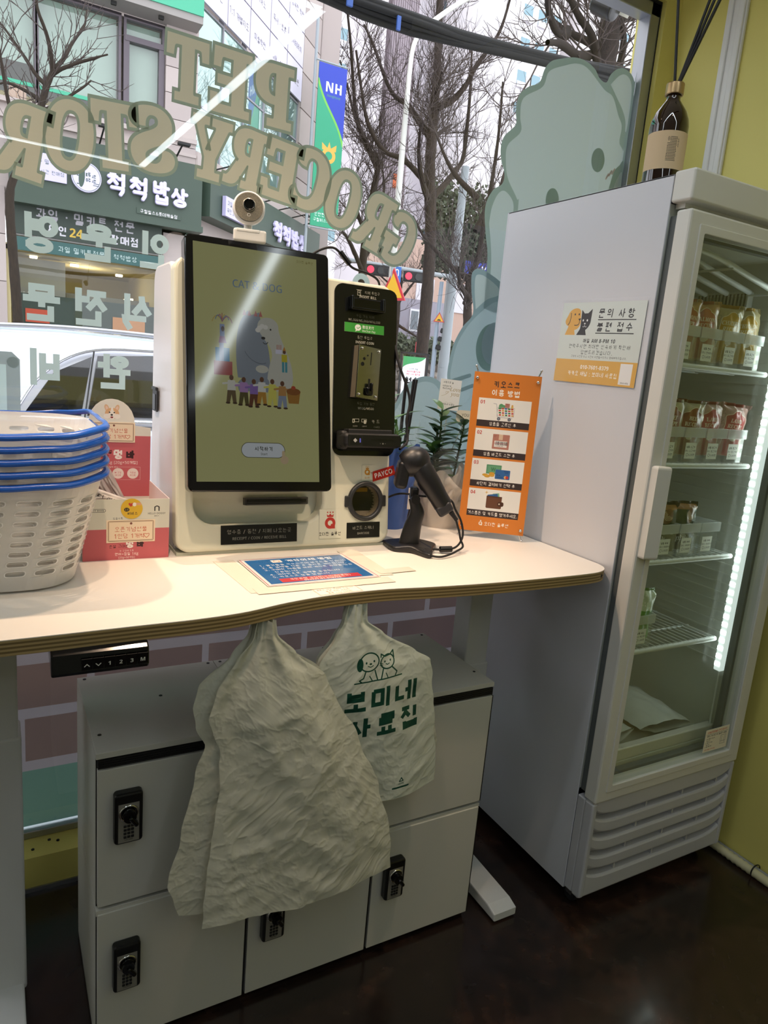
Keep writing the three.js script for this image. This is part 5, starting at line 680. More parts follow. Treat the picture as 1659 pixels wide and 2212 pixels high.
{ // promotional treat box
  const pink = '#c9646b', cream = '#d9d8ca';
  const gift = tex(384, 192, (x) => { x.fillStyle = '#efdcc0'; x.fillRect(0, 0, 384, 192); x.strokeStyle = '#6f4a2e'; x.lineWidth = 4; x.beginPath(); x.roundRect(14, 12, 356, 168, 8); x.stroke(); x.lineWidth = 1.5; x.beginPath(); x.roundRect(20, 18, 344, 156, 8); x.stroke(); x.fillStyle = '#7b4a3c'; x.beginPath(); x.arc(192, 32, 10, 0, 7); x.fill(); write(x, '오픈기념선물', 192, 80, 44, { color: '#c2573c', align: 'center', w: 0.075 }); write(x, '1인당 1개씩', 180, 138, 44, { color: '#c2573c', align: 'center', w: 0.075 }); x.strokeStyle = '#c2573c'; x.lineWidth = 4; x.beginPath(); x.moveTo(316, 158); x.bezierCurveTo(280, 130, 296, 112, 316, 128); x.bezierCurveTo(336, 112, 352, 130, 316, 158); x.stroke(); });
  const front = tex(680, 512, (x, w, h) => { x.fillStyle = cream; x.fillRect(0, 0, w, 250); x.fillStyle = pink; x.fillRect(0, 250, w, h - 250); x.strokeStyle = '#333'; x.lineWidth = 3; x.beginPath(); x.roundRect(52, 80, 122, 24, 12); x.stroke(); write(x, '스프트 멍이타임', 62, 92, 14, {}); x.fillStyle = '#1d1c1c'; x.fillRect(556, 66, 9, 38); x.fillRect(590, 66, 9, 38); x.beginPath(); x.arc(578, 80, 18, 3.6, 6.2); x.lineWidth = 8; x.strokeStyle = '#1d1c1c'; x.stroke(); x.font = '22px sans-serif'; x.textAlign = 'center'; x.fillText('HELLO DOGGY', 576, 132); write(x, '헬로도기', 576, 146, 10, { align: 'center' }); write(x, '씹을수록', 230, 160, 20, { color: '#777' }); write(x, '순살 그대로', 200, 396, 30, { color: '#4a2226', w: 0.1 }); write(x, '멍', 330, 380, 74, { color: '#f4ece6', w: 0.18 }); write(x, '바', 416, 380, 74, { color: '#3c1a1e', w: 0.18 }); write(x, '눈 건강에 도움', w / 2, 436, 17, { color: '#f0dcd6', align: 'center' }); write(x, '연어+껍질 1Kg', w / 2, 464, 27, { color: '#f6e8e2', align: 'center', w: 0.12 }); write(x, '[20g×50개입]', w / 2, 494, 20, { color: '#f0dcd6', align: 'center' }); });
  const back = tex(680, 900, (x, w, h) => { x.fillStyle = '#e2dfd3'; x.fillRect(0, 0, w, h); x.fillStyle = pink; x.fillRect(0, 330, w, h - 330); const dog = (a, b) => { const E = (c, p, q, r, s, rot = 0) => { x.fillStyle = c; x.beginPath(); x.ellipse(a + p, b + q, r, s, rot, 0, 7); x.fill(); }; E('#d9b38c', -62, -48, 26, 48, -0.35); E('#d9b38c', 58, -48, 26, 48, 0.35); E('#e7c7b4', -60, -44, 14, 32, -0.35); E('#e7c7b4', 56, -44, 14, 32, 0.35); E('#dcae80', 0, 16, 84, 68); E('#f0e9de', 0, 34, 42, 56); E('#f0e9de', 0, -20, 15, 44); E('#f0e9de', -60, 52, 40, 30); E('#f0e9de', 60, 52, 40, 30); E('#1f1a18', -30, 4, 9, 9); E('#1f1a18', 26, 6, 9, 9); E('#1f1a18', -4, 36, 14, 11); E('#8a3c3c', -3, 66, 17, 12); }; x.save(); x.translate(340, 118); x.scale(0.72, 0.72); dog(0, 0); x.restore();
    write(x, '100% 리얼', 130, 480, 40, { color: '#4a1c20', w: 0.15, bold: 1 }); write(x, '순살 그대로', 130, 526, 36, { color: '#5a2a2e', w: 0.09 }); write(x, '멍', 350, 504, 96, { color: '#f4ece6', w: 0.18 }); write(x, '바', 460, 504, 96, { color: '#3c1a1e', w: 0.18 }); write(x, '연어+껍질 1Kg [20g×50개입]', 345, 578, 32, { color: '#f6e8e2', align: 'center', w: 0.12 }); x.strokeStyle = '#eecfca'; x.lineWidth = 2; x.strokeRect(70, 622, 520, 120); write(x, '멍바껍질의 효능', 330, 622, 18, { color: '#f0dcd6', align: 'center' }); ['눈 건강', '피모 건강', '뼈 건강', '기호성'].forEach((s, i) => { x.fillStyle = '#f2e6de'; x.beginPath(); x.arc(135 + i * 130, 682, 50, 0, 7); x.fill(); write(x, s, 135 + i * 130, 674, 18, { color: '#c9646b', align: 'center' }); write(x, '에 도움', 135 + i * 130, 698, 15, { color: '#c9646b', align: 'center' }); }); });
  const B = thing('treat_box', 'pink and cream cardboard dog treat box with a corgi header card', 'box', [0.235, DT, -1.578]), W = 0.17, D = 0.215, H = 0.128, card = mat('#e6d3d0', 0.7), pk = mat(pink, 0.55);
  sheet('front_panel', W, H, 0.0012, front, B, { matrix: M4([0, H / 2, D / 2]), edge: '#d9d8ca' });
  part('side_panel', bx(-W / 2, -W / 2 + 0.0012, 0, H, -D / 2, D / 2), card, B); part('side_panel', bx(W / 2 - 0.0012, W / 2, 0, H, -D / 2, D / 2), card, B); part('bottom_panel', bx(-W / 2, W / 2, 0, 0.0015, -D / 2, D / 2), card, B);
  const hs = new THREE.Shape(); hs.moveTo(-W / 2, 0); hs.lineTo(W / 2, 0); hs.lineTo(W / 2, 0.252); hs.lineTo(0.05, 0.256); hs.bezierCurveTo(0.05, 0.335, -0.05, 0.335, -0.05, 0.256); hs.lineTo(-W / 2, 0.252); const hg = ext(hs, 0.0012).translate(0, 0, -D / 2 - 0.001); { const p = hg.attributes.position, uv = hg.attributes.uv; for (let i = 0; i < p.count; i++) uv.setXY(i, p.getX(i) / W + 0.5, (p.getY(i) - 0.09) / 0.225); } part('header_card', hg, mat('#ffffff', 0.55, { map: back }), B);
  sheet('gift_card', 0.092, 0.046, 0.0006, gift, B, { matrix: M4([0.004, 0.24, -D / 2 + 0.001]) }); sheet('gift_card', 0.096, 0.048, 0.0006, gift, B, { matrix: M4([0.008, 0.061, D / 2 + 0.0012]) });
  const yel = part('round_sticker', new THREE.CircleGeometry(0.0215, 32).translate(0.009, 0.108, D / 2 + 0.0013), mat('#ffffff', 0.5, { map: tex(192, 192, (x) => { x.fillStyle = '#dcb431'; x.fillRect(0, 0, 192, 192); x.fillStyle = '#c2412f'; x.beginPath(); x.moveTo(88, 78); x.bezierCurveTo(52, 50, 70, 30, 88, 48); x.bezierCurveTo(106, 30, 124, 50, 88, 78); x.fill(); x.fillStyle = '#f2ece2'; x.beginPath(); x.arc(120, 56, 18, 0, 7); x.fill(); x.fillStyle = '#e0a880'; x.fillRect(134, 40, 44, 24); x.fillStyle = '#222'; x.beginPath(); x.ellipse(52, 104, 24, 18, 0, 0, 7); x.fill(); write(x, '오픈', 52, 104, 19, { color: '#e8c24a', align: 'center' }); write(x, '써비스', 104, 140, 32, { align: 'center', w: 0.11 }); }) }), B);
  // foil treat sticks standing in it
  const stickT = tex(96, 384, (x) => { x.fillStyle = '#d2c9c2'; x.fillRect(0, 0, 96, 384); x.save(); x.translate(48, 192); x.rotate(Math.PI / 2); write(x, '더 리얼 송어 미니', -20, 0, 34, { align: 'center', color: '#2e2a28' }); x.restore(); x.fillStyle = '#55504c'; for (let i = 0; i < 14; i++) x.fillRect(20, 330 + (i % 4) * 10, 10 + (i * 7) % 40, 3); x.fillStyle = '#b0a8a2'; x.fillRect(0, 0, 96, 16); x.fillRect(0, 368, 96, 16); });
  const sm = [mat('#ffffff', 0.35, { map: stickT, side: THREE.DoubleSide }), mat('#a99f9b', 0.3, { metalness: 0.35, side: THREE.DoubleSide }), mat('#c9beb8', 0.35, { side: THREE.DoubleSide })];
  [[-0.045, 0.055, 0.5, 0, 0], [-0.02, 0.02, 0.62, 1, 0.3], [0.0, 0.0, 0.5, 1, -0.2], [0.02, -0.02, 0.44, 1, -0.35], [-0.055, 0.075, 0.95, 2, 0.5], [0.045, 0.06, 1.2, 0, 0.2], [-0.03, 0.08, 1.15, 0, -0.5], [0.06, 0.01, -0.9, 2, 0.3]].forEach(([x, z, r, m, t], i) => { const P = part('treat_stick', pouch(0.026, 0.15, 0.014, 0, i * 2 + 1), sm[m]); P.position.set(0.235 + x + Math.sin(r) * 0.03, DT + (Math.abs(r) > 0.9 ? 0.075 : 0.04), -1.578 + z - 0.02); P.rotation.set(-0.15, t, r); tag(P, ['white lettered treat stick at the left of the box', 'silver treat stick leaning second from the left in the box', 'silver treat stick leaning in the middle of the box', 'silver treat stick leaning highest to the right in the box', 'pale treat stick lying by the left wall of the box', 'white treat stick lying flat at the front right of the box', 'white treat stick lying flat at the front left of the box', 'pale treat stick lying against the right wall of the box'][i], 'treat stick', 'treat sticks in the box'); });
}
{ // nested shopping baskets
  const body = mat('#f2f0ec', 0.4, { transmission: 0.3, side: THREE.DoubleSide }), rim = mat('#1d5fc4', 0.25);
  const A = (h) => 0.215 + 0.042 * h / 0.2, Bd = (h) => 0.145 + 0.05 * h / 0.2, R = 0.09;
  const per = (s, h) => { const a = A(h), b = Bd(h), r = R, L = 4 * (a + b - 2 * r) + 2 * Math.PI * r; const q = 4 * (A(0.1) + Bd(0.1) - 2 * r) + 2 * Math.PI * r; let t = ((s % 1) + 1) % 1 * q; const seg = [[2 * (a - r), () => [-(a - r) + t, b]], [Math.PI * r / 2, () => [a - r + r * Math.sin(t / r), b - r + r * Math.cos(t / r)]], [2 * (b - r), () => [a, b - r - t]], [Math.PI * r / 2, () => [a - r + r * Math.cos(t / r), -(b - r) - r * Math.sin(t / r)]], [2 * (a - r), () => [a - r - t, -b]], [Math.PI * r / 2, () => [-(a - r) - r * Math.sin(t / r), -(b - r) - r * Math.cos(t / r)]], [2 * (b - r), () => [-a, -(b - r) + t]], [Math.PI * r / 2, () => [-(a - r) - r * Math.cos(t / r), b - r + r * Math.sin(t / r)]]]; const ref = [2 * (A(0.1) - r), Math.PI * r / 2, 2 * (Bd(0.1) - r), Math.PI * r / 2, 2 * (A(0.1) - r), Math.PI * r / 2, 2 * (Bd(0.1) - r), Math.PI * r / 2]; for (let i = 0; i < 8; i++) { if (t <= ref[i] || i === 7) { t = Math.min(1, t / ref[i]) * seg[i][0]; return seg[i][1](); } t -= ref[i]; } return [-(a - r), b]; };
  const wrap = (g) => { const p = g.attributes.position; for (let i = 0; i < p.count; i++) { const s = p.getX(i), h = p.getY(i), [x, z] = per(s, h); p.setXYZ(i, x, h, z); } g.computeVertexNormals(); return g; };
  const strip = (y0, y1) => new THREE.PlaneGeometry(1, y1 - y0, 120, 2).translate(0.5, (y0 + y1) / 2, 0);
  const basketWall = (off) => { const NT = 30, tile = 1 / NT, list = [], slotRings = [];
  for (let k = 0; k < NT; k++) for (let r = 0; r < 8; r++) { const s = new THREE.Shape(), x0 = k * tile, y0 = off + r * 0.0185, hw = tile * 0.34, cx = x0 + tile / 2, cy = y0 + 0.00925, hh = 0.0048; s.moveTo(x0, y0); for (let q = 1; q <= 4; q++) s.lineTo(x0 + tile * q / 4, y0); s.lineTo(x0 + tile, y0 + 0.0185); for (let q = 3; q >= 0; q--) s.lineTo(x0 + tile * q / 4, y0 + 0.0185); const hole = new THREE.Path(); for (let q = 0; q < 12; q++) { const t = q / 12 * Math.PI * 2, c = Math.cos(t), n = Math.sin(t); hole[q ? 'lineTo' : 'moveTo'](cx + hw * Math.sign(c) * Math.pow(Math.abs(c), 0.4), cy + hh * Math.sign(n) * Math.pow(Math.abs(n), 0.7)); } s.holes.push(hole); list.push(new THREE.ShapeGeometry(s)); const e = new THREE.Shape(); for (let q = 0; q < 12; q++) { const t = q / 12 * Math.PI * 2, c = Math.cos(t), n = Math.sin(t); e[q ? 'lineTo' : 'moveTo'](cx + hw * 1.1 * Math.sign(c) * Math.pow(Math.abs(c), 0.4), cy + (hh + 0.0012) * Math.sign(n) * Math.pow(Math.abs(n), 0.7)); } e.holes.push(hole.clone()); slotRings.push(new THREE.ShapeGeometry(e)); }
    const addedSlotRings = wrap(G(slotRings)), p = addedSlotRings.attributes.position; for (let i = 0; i < p.count; i++) { const x = p.getX(i), z = p.getZ(i), l = Math.hypot(x, z); p.setXYZ(i, x + x / l * 0.0014, p.getY(i), z + z / l * 0.0014); }  // rings added round the slots, imitating light that shines through them
    return [wrap(G([...list, strip(0.004, off), strip(off + 8 * 0.0185, 0.2)])), addedSlotRings]; };
  const bottom = new THREE.ShapeGeometry(new THREE.Shape(Array.from({ length: 80 }, (_, i) => { const [x, z] = per(i / 80, 0); return V2(x, z); }))).rotateX(Math.PI / 2).translate(0, 0.004, 0);
  const lift = (x) => 0.016 * Math.pow(Math.min(1, Math.abs(x) / 0.255), 4);
  const ring = Array.from({ length: 120 }, (_, i) => { const [x, z] = per(i / 120, 0.2), k = 1.018; return [x * k, 0.196 + lift(x) + 0.0007 * Math.sin(i * 0.9), z * k]; });
  const rg = (() => { const c = curve(ring, true), n = 200, pos = [], idx = [], prof = [[-0.002, 0.005], [0.005, 0.0045], [0.0085, -0.001], [0.0075, -0.0055], [0.004, -0.002], [-0.002, 0.0]]; for (let i = 0; i < n; i++) { const p = c.getPoint(i / n), t = c.getTangent(i / n), nn = V3(-t.z, 0, t.x).normalize(); if (nn.x * p.x + nn.z * p.z < 0) nn.negate(); for (const [o, y] of prof) pos.push(p.x + nn.x * o, p.y + y, p.z + nn.z * o); } const m = prof.length; for (let i = 0; i < n; i++) for (let j = 0; j < m; j++) { const a = i * m + j, b = i * m + (j + 1) % m, a2 = ((i + 1) % n) * m + j, b2 = ((i + 1) % n) * m + (j + 1) % m; idx.push(a, a2, b, b, a2, b2); } const g = new THREE.BufferGeometry(); g.setAttribute('position', new THREE.Float32BufferAttribute(pos, 3)); g.setIndex(idx); g.computeVertexNormals(); return g; })();
  rim.side = THREE.DoubleSide;
  const walls = [basketWall(0.028), basketWall(0.0208)], addedRingWhite = mat('#f6f4f2', 0.35, { side: THREE.DoubleSide });  // ring white carries the brightness of lit slots in its colour
  ['lowest', 'second from the bottom', 'middle one', 'second from the top', 'topmost'].forEach((w, i) => {
    const b = thing('shopping_basket', `frosted white shopping basket with blue rim, ${w} of the nested stack`, 'basket', [-0.088, DT + 0.0205 * i, -1.445], 0, 'nested shopping baskets'), [wall, slots] = walls[i % 2];
    part('basket_wall', wall, body, b); part('added_slot_rings', slots, addedRingWhite, b); part('basket_bottom', bottom, body, b); part('rim', rg, rim, b, 'blue plastic rim');
  });
}
{ // wrapped plants, room scent and cards by the window
  const leafG = (l, w, bend) => { const n = 7, pos = [], idx = []; for (let i = 0; i <= n; i++) { const t = i / n, ww = w * Math.sin(Math.PI * Math.min(0.97, 0.06 + t * 0.94)) ** 0.75; const y = bend * t * t * l, x = t * l; pos.push(x, y + 0.18 * ww, -ww / 2, x, y, 0, x, y + 0.18 * ww, ww / 2); } for (let i = 0; i < n; i++) { const a = i * 3; idx.push(a, a + 1, a + 3, a + 1, a + 4, a + 3, a + 1, a + 2, a + 4, a + 2, a + 5, a + 4); } const g = new THREE.BufferGeometry(); g.setAttribute('position', new THREE.Float32BufferAttribute(pos, 3)); g.setIndex(idx); g.computeVertexNormals(); return g; };
  const leafM = [mat('#34582c', 0.3, { side: THREE.DoubleSide, clearcoat: 0.3 }), mat('#436b34', 0.32, { side: THREE.DoubleSide, clearcoat: 0.3 }), mat('#2a4a28', 0.3, { side: THREE.DoubleSide, clearcoat: 0.3 })], light = mat('#5f8a48', 0.4, { side: THREE.DoubleSide });
  const cello = mat('#ffffff', 0.08, { transmission: 0.96, ior: 1.25, side: THREE.DoubleSide });
  const cone = (r0, r1, h, lob, amp, sd, notch = 0) => { const n = 72, m = 16, pos = [], idx = []; for (let j = 0; j <= m; j++) for (let i = 0; i < n; i++) { const t = i / n * Math.PI * 2, v = j / m, r = (r0 + (r1 - r0) * v) * (1 + amp * (0.25 + v) * (Math.sin(t * lob + sd) * 0.6 + 0.35 * Math.sin(t * (lob * 3 + 2) + v * 5 + sd) * v + noise3(Math.cos(t) * 1.7, Math.sin(t) * 1.7, v * 2 + sd))); pos.push(r * Math.cos(t), h * v * (1 - notch * v * (0.5 + 0.5 * Math.sin(t * 4 + sd))), r * Math.sin(t)); } for (let j = 0; j < m; j++) for (let i = 0; i < n; i++) { const a = j * n + i, b = j * n + (i + 1) % n; idx.push(a, a + n, b, b, a + n, b + n); } const g = new THREE.BufferGeometry(); g.setAttribute('position', new THREE.Float32BufferAttribute(pos, 3)); g.setIndex(idx); g.computeVertexNormals(); return g; };
  const P = thing('potted_plant', 'dark green leafy potted plant wrapped in clear film and cream tissue', 'potted plant', [1.135, DT, -1.655]);
  part('pot', lathe([[0, 0], [0.05, 0], [0.06, 0.1], [0.062, 0.11], [0.055, 0.11], [0.052, 0.1], [0, 0.1]], 32), mat('#d8cdbf', 0.6), P); part('soil', cyl(0.052, 0.052, 0.01, 0, 0.1, 0), mat('#2d221a', 0.9), P);
  const tissue = mat('#f3e8da', 0.8, { transmission: 0.4, side: THREE.DoubleSide }); part('tissue_wrap', cone(0.058, 0.086, 0.17, 7, 0.16, 2, 0.3), tissue, P); part('tissue_wrap', cone(0.055, 0.076, 0.185, 5, 0.18, 5, 0.4), tissue, P); part('clear_wrap', cone(0.065, 0.098, 0.24, 7, 0.06, 9, 0.18), cello, P); part('ribbon', new THREE.TorusGeometry(0.067, 0.004, 8, 40).rotateX(Math.PI / 2).scale(1, 2.2, 1).translate(0, 0.075, 0), mat('#d9cbb4', 0.6), P);
  [[-0.022, 0.0, 0.235, -0.02], [0.042, -0.015, 0.205, 0.12], [0.0, -0.03, 0.17, -0.1], [-0.03, 0.02, 0.13, -0.22]].forEach(([x, z, h, lean], s) => { const top = [x + lean * h, 0.1 + h, z], st = part('stem', rod([x, 0.1, z], top, 0.0035, 8, 0.0025), mat('#4d5a35', 0.6), P); const k = 20; for (let i = 0; i < k; i++) { const t = 0.3 + 0.7 * i / (k - 1), a = i * 2.4 + s, g = leafG(0.056 + 0.016 * Math.sin(t * 3), 0.027, -0.12); g.rotateZ(0.25 + 0.75 * Math.max(0, t - 0.6)).rotateY(a).translate(x + lean * h * t, 0.1 + h * t, z); part('leaf', g, leafM[(i + s) % 3], st); } });
  const card = tex(320, 448, (x) => { x.fillStyle = '#f3f2ef'; x.fillRect(0, 0, 320, 448); write(x, '사랑으로 늘', 42, 46, 30, { w: 0.09, skew: -0.1 }); write(x, '대로점이게', 38, 100, 26, { w: 0.09 }); write(x, '축하드려요', 38, 136, 26, { w: 0.09 }); x.fillStyle = x.strokeStyle = '#a8925a'; x.font = 'italic 74px serif'; x.fillText('Love', 150, 168); x.fillText('you', 172, 236); x.lineWidth = 3; x.beginPath(); x.moveTo(40, 250); x.bezierCurveTo(100, 230, 150, 190, 120, 180); x.bezierCurveTo(90, 170, 90, 200, 112, 214); x.bezierCurveTo(140, 190, 150, 170, 130, 176); x.stroke(); x.strokeStyle = '#c8c4ba'; x.beginPath(); x.moveTo(160, 440); x.bezierCurveTo(60, 360, 100, 310, 160, 350); x.bezierCurveTo(220, 310, 260, 360, 160, 440); x.stroke(); write(x, '보미네 사료집', 160, 366, 30, { align: 'center', w: 0.09, skew: -0.1 }); });
  const C1 = thing('greeting_card', 'white handwritten love you card standing above the wrapped plant', 'card', [1.152, 1.287, -1.69], -0.35); sheet('card', 0.062, 0.087, 0.0006, card, C1, { matrix: M4([0, 0.043, 0], [0, 0, -0.04]) }); part('card_pick', rod([0, 0.01, -0.002], [-0.01, -0.14, 0.01], 0.0012, 6), mat('#d8d4c8', 0.4), C1);
  const C2 = thing('greeting_tag', 'cream tag reading YOU among the leaves of the wrapped plant', 'tag', [1.198, 1.272, -1.67], -0.35); part('tag', ext(rrect(0.05, 0.034, 0.01), 0.0006), (() => { const t = tex(192, 128, (x) => { x.fillStyle = '#ece2cc'; x.fillRect(0, 0, 192, 128); x.font = '44px sans-serif'; x.fillStyle = '#4a4436'; x.textAlign = 'center'; x.fillText('YOU', 106, 66); }); t.repeat.set(20, 29.4); t.offset.set(0.5, 0.5); return mat('#ffffff', 0.6, { map: t }); })(), C2); part('tag_pick', rod([0, -0.015, 0], [-0.03, -0.1, 0.008], 0.0012, 6), mat('#d8d4c8', 0.4), C2);
  const Bl = thing('potted_plant', 'plant in a blue fabric wrapped pot half hidden behind the kiosk', 'potted plant', [0.968, DT, -1.665]), fab = mat('#4468b4', 0.55, { transmission: 0.2, side: THREE.DoubleSide });
  part('pot', lathe([[0, 0], [0.045, 0], [0.058, 0.15], [0.05, 0.15], [0.045, 0.13], [0, 0.13]], 32), mat('#3a4f86', 0.5), Bl); part('fabric_wrap', cone(0.05, 0.072, 0.235, 6, 0.1, 4, 0.12), fab, Bl); part('price_tape', box(0.012, 0.06, 0.001, 0.02, 0.09, 0.066).rotateY(0.1), mat('#d8cfc6', 0.5), Bl);
  [[0.0, 0.0, 0.3, 0.0], [-0.02, 0.01, 0.34, -0.06], [0.0, 0.02, 0.27, -0.02]].forEach(([x, z, h, lean], s) => { const st = part('stem', rod([x, 0.13, z], [x + lean * h, h, z], 0.003, 8), mat('#6a8a4d', 0.6), Bl); for (let i = 0; i < 9; i++) { const t = 0.35 + 0.65 * i / 8; part('leaf', leafG(0.075, 0.017, -0.35).rotateZ(0.7).rotateY(i * 2.3 + s).translate(x + lean * h * t, 0.13 + (h - 0.13) * t, z), i % 2 ? light : leafM[1], st); } });
  const Rd = thing('reed_diffuser', 'room scent bottle with thick black reeds behind the kiosk in clear film', 'reed diffuser', [1.025, DT, -1.735]); part('bottle', lathe([[0, 0], [0.032, 0], [0.034, 0.006], [0.034, 0.1], [0.02, 0.12], [0.011, 0.13], [0.011, 0.155], [0, 0.155]], 28), mat('#3a1016', 0.08), Rd); part('film_wrap', cone(0.042, 0.06, 0.32, 5, 0.06, 14, 0.2), cello, Rd);
  [[-0.012, -0.004, 0.012], [0.0, 0.012, -0.012], [0.008, 0.026, 0.006], [0.012, 0.034, -0.004], [0.01, 0.03, 0.014]].forEach(([a, b, c]) => part('reed', rod([a * 0.4, 0.02, c * 0.3], [b, 0.41, c], 0.0042, 8), M.blackMatt, Rd));
  const Vs = part('small_vase', lathe([[0, 0], [0.022, 0], [0.03, 0.01], [0.032, 0.05], [0.028, 0.075], [0.03, 0.08], [0.026, 0.08], [0, 0.06]], 28), mat('#2a0709', 0.12)); Vs.position.set(1.065, DT, -1.72); tag(Vs, 'small dark red glass jar standing behind the scanner', 'jar');
}
{ // brown bottle with reeds on the fridge
  const lab = tex(1024, 320, (x) => { x.fillStyle = '#d2b893'; x.fillRect(0, 0, 1024, 320); x.fillStyle = '#3c352c'; x.strokeStyle = '#3c352c'; x.lineWidth = 4; for (let i = 0; i < 16; i++) { let p = 0; while (p < 150) { const w = 4 + ((i * 13 + p * 7) % 16); x.fillRect(524 + p + (i < 4 ? 40 : 0), 52 + i * 13, w, 7); p += w + 4; if (i < 4 && p > 110) break; } } x.beginPath(); x.arc(540, 70, 15, 0, 7); x.stroke(); x.beginPath(); x.arc(540, 70, 5, 0, 7); x.stroke(); x.beginPath(); x.moveTo(694, 92); x.lineTo(704, 64); x.lineTo(716, 92); x.closePath(); x.stroke(); for (let i = 0; i < 4; i++) x.fillRect(696, 104 + i * 9, 18, 4); });
  const B = thing('reed_diffuser', 'brown glass room scent bottle with black reeds on the fridge top', 'reed diffuser', [1.405, FT, -1.265], 0);
  part('bottle', lathe([[0, 0.001], [0.04, 0.001], [0.0435, 0.006], [0.044, 0.012], [0.044, 0.135], [0.042, 0.15], [0.035, 0.168], [0.024, 0.184], [0.0165, 0.194], [0.0155, 0.2], [0.0155, 0.214], [0, 0.214]], 56), mat('#1c0a06', 0.04, { clearcoat: 1, clearcoatRoughness: 0.02 }), B);
  part('label', new THREE.CylinderGeometry(0.0444, 0.0444, 0.082, 56, 1, true, -2.44, 3.2).translate(0, 0.078, 0), mat('#ffffff', 0.6, { map: lab, side: THREE.DoubleSide }), B);
  part('cap', lathe([[0.0165, 0.206], [0.02, 0.206], [0.0205, 0.208], [0.0205, 0.229], [0.0195, 0.231], [0.008, 0.231], [0.008, 0.225], [0, 0.225]], 40), mat('#b59a72', 0.35, { metalness: 0.85, anisotropy: 0.4 }), B);
  const reed = (b) => part('reed', rod([0, 0.21, 0], b, 0.0032, 8), M.blackMatt, B); reed([-0.012, 0.43, -0.022]); reed([0.03, 0.45, 0.05]); reed([0.036, 0.45, 0.062]); reed([0.046, 0.45, 0.074]); reed([0.036, 0.44, 0.078]);
  // conduit along the wall by the floor
  const C = thing('floor_conduit', 'cream corrugated conduit and grey pipe tied together along the yellow wall', 'conduit', [0, 0, 0]);
  part('corrugated_pipe', (() => { const p = []; for (let k = 0; k < 70; k++) { const z = -1.72 + k * 0.035; p.push([0, 0, 0]); } const g = new THREE.CylinderGeometry(0.013, 0.013, 2.6, 16, 320); const a = g.attributes.position; for (let i = 0; i < a.count; i++) { const y = a.getY(i), k = 1 + 0.11 * Math.sin(y * 2 * Math.PI / 0.0085 * 0.5); a.setX(i, a.getX(i) * k); a.setZ(i, a.getZ(i) * k); } g.computeVertexNormals(); return g.rotateX(Math.PI / 2).translate(X1 - 0.03, 0.0148, -0.42); })(), mat('#d3cca4', 0.5), C);
  part('pipe', rod([X1 - 0.01, 0.012, -1.7], [X1 - 0.01, 0.03, 0.9], 0.006, 10), mat('#9a9c9c', 0.4), C); part('cable_tie', new THREE.TorusGeometry(0.021, 0.002, 6, 24).scale(1, 0.85, 1).translate(X1 - 0.023, 0.0185, -1.0), M.black, C);
}
// ---------- the street outside ----------
const GY = -0.15;
{
  const asphalt = noiseTex(256, (u, v) => { const a = 96 + 34 * fbm(u, v, 50, 3) + 10 * fbm(u, v, 4, 2); return [a, a, a * 1.03]; }); asphalt.colorSpace = THREE.SRGBColorSpace; asphalt.repeat.set(0.25, 0.25);
  const uvm = (o) => { const p = o.geometry.attributes.position, uv = o.geometry.attributes.uv; for (let i = 0; i < p.count; i++) uv.setXY(i, p.getX(i), p.getZ(i)); return o; };
  uvm(struct('ground_road', bx(-40, 140, GY - 0.3, GY - 0.06, -170, -3.1), mat('#ffffff', 0.9, { map: asphalt })));
  uvm(struct('ground_sidewalk', bx(-40, 60, GY - 0.3, GY, -3.1, -1.93), mat('#b0aba6', 0.9, { bumpMap: grainBump, bumpScale: 0.002 })));
  uvm(struct('ground_far_sidewalk', bx(-40, 5.7, GY - 0.3, GY + 0.02, -20, -9.2), mat('#a9a39c', 0.9)));
  uvm(struct('ground_verge', bx(7, 30, GY - 0.3, GY + 0.02, -60, -10.5), mat('#9d9183', 0.95)));
}
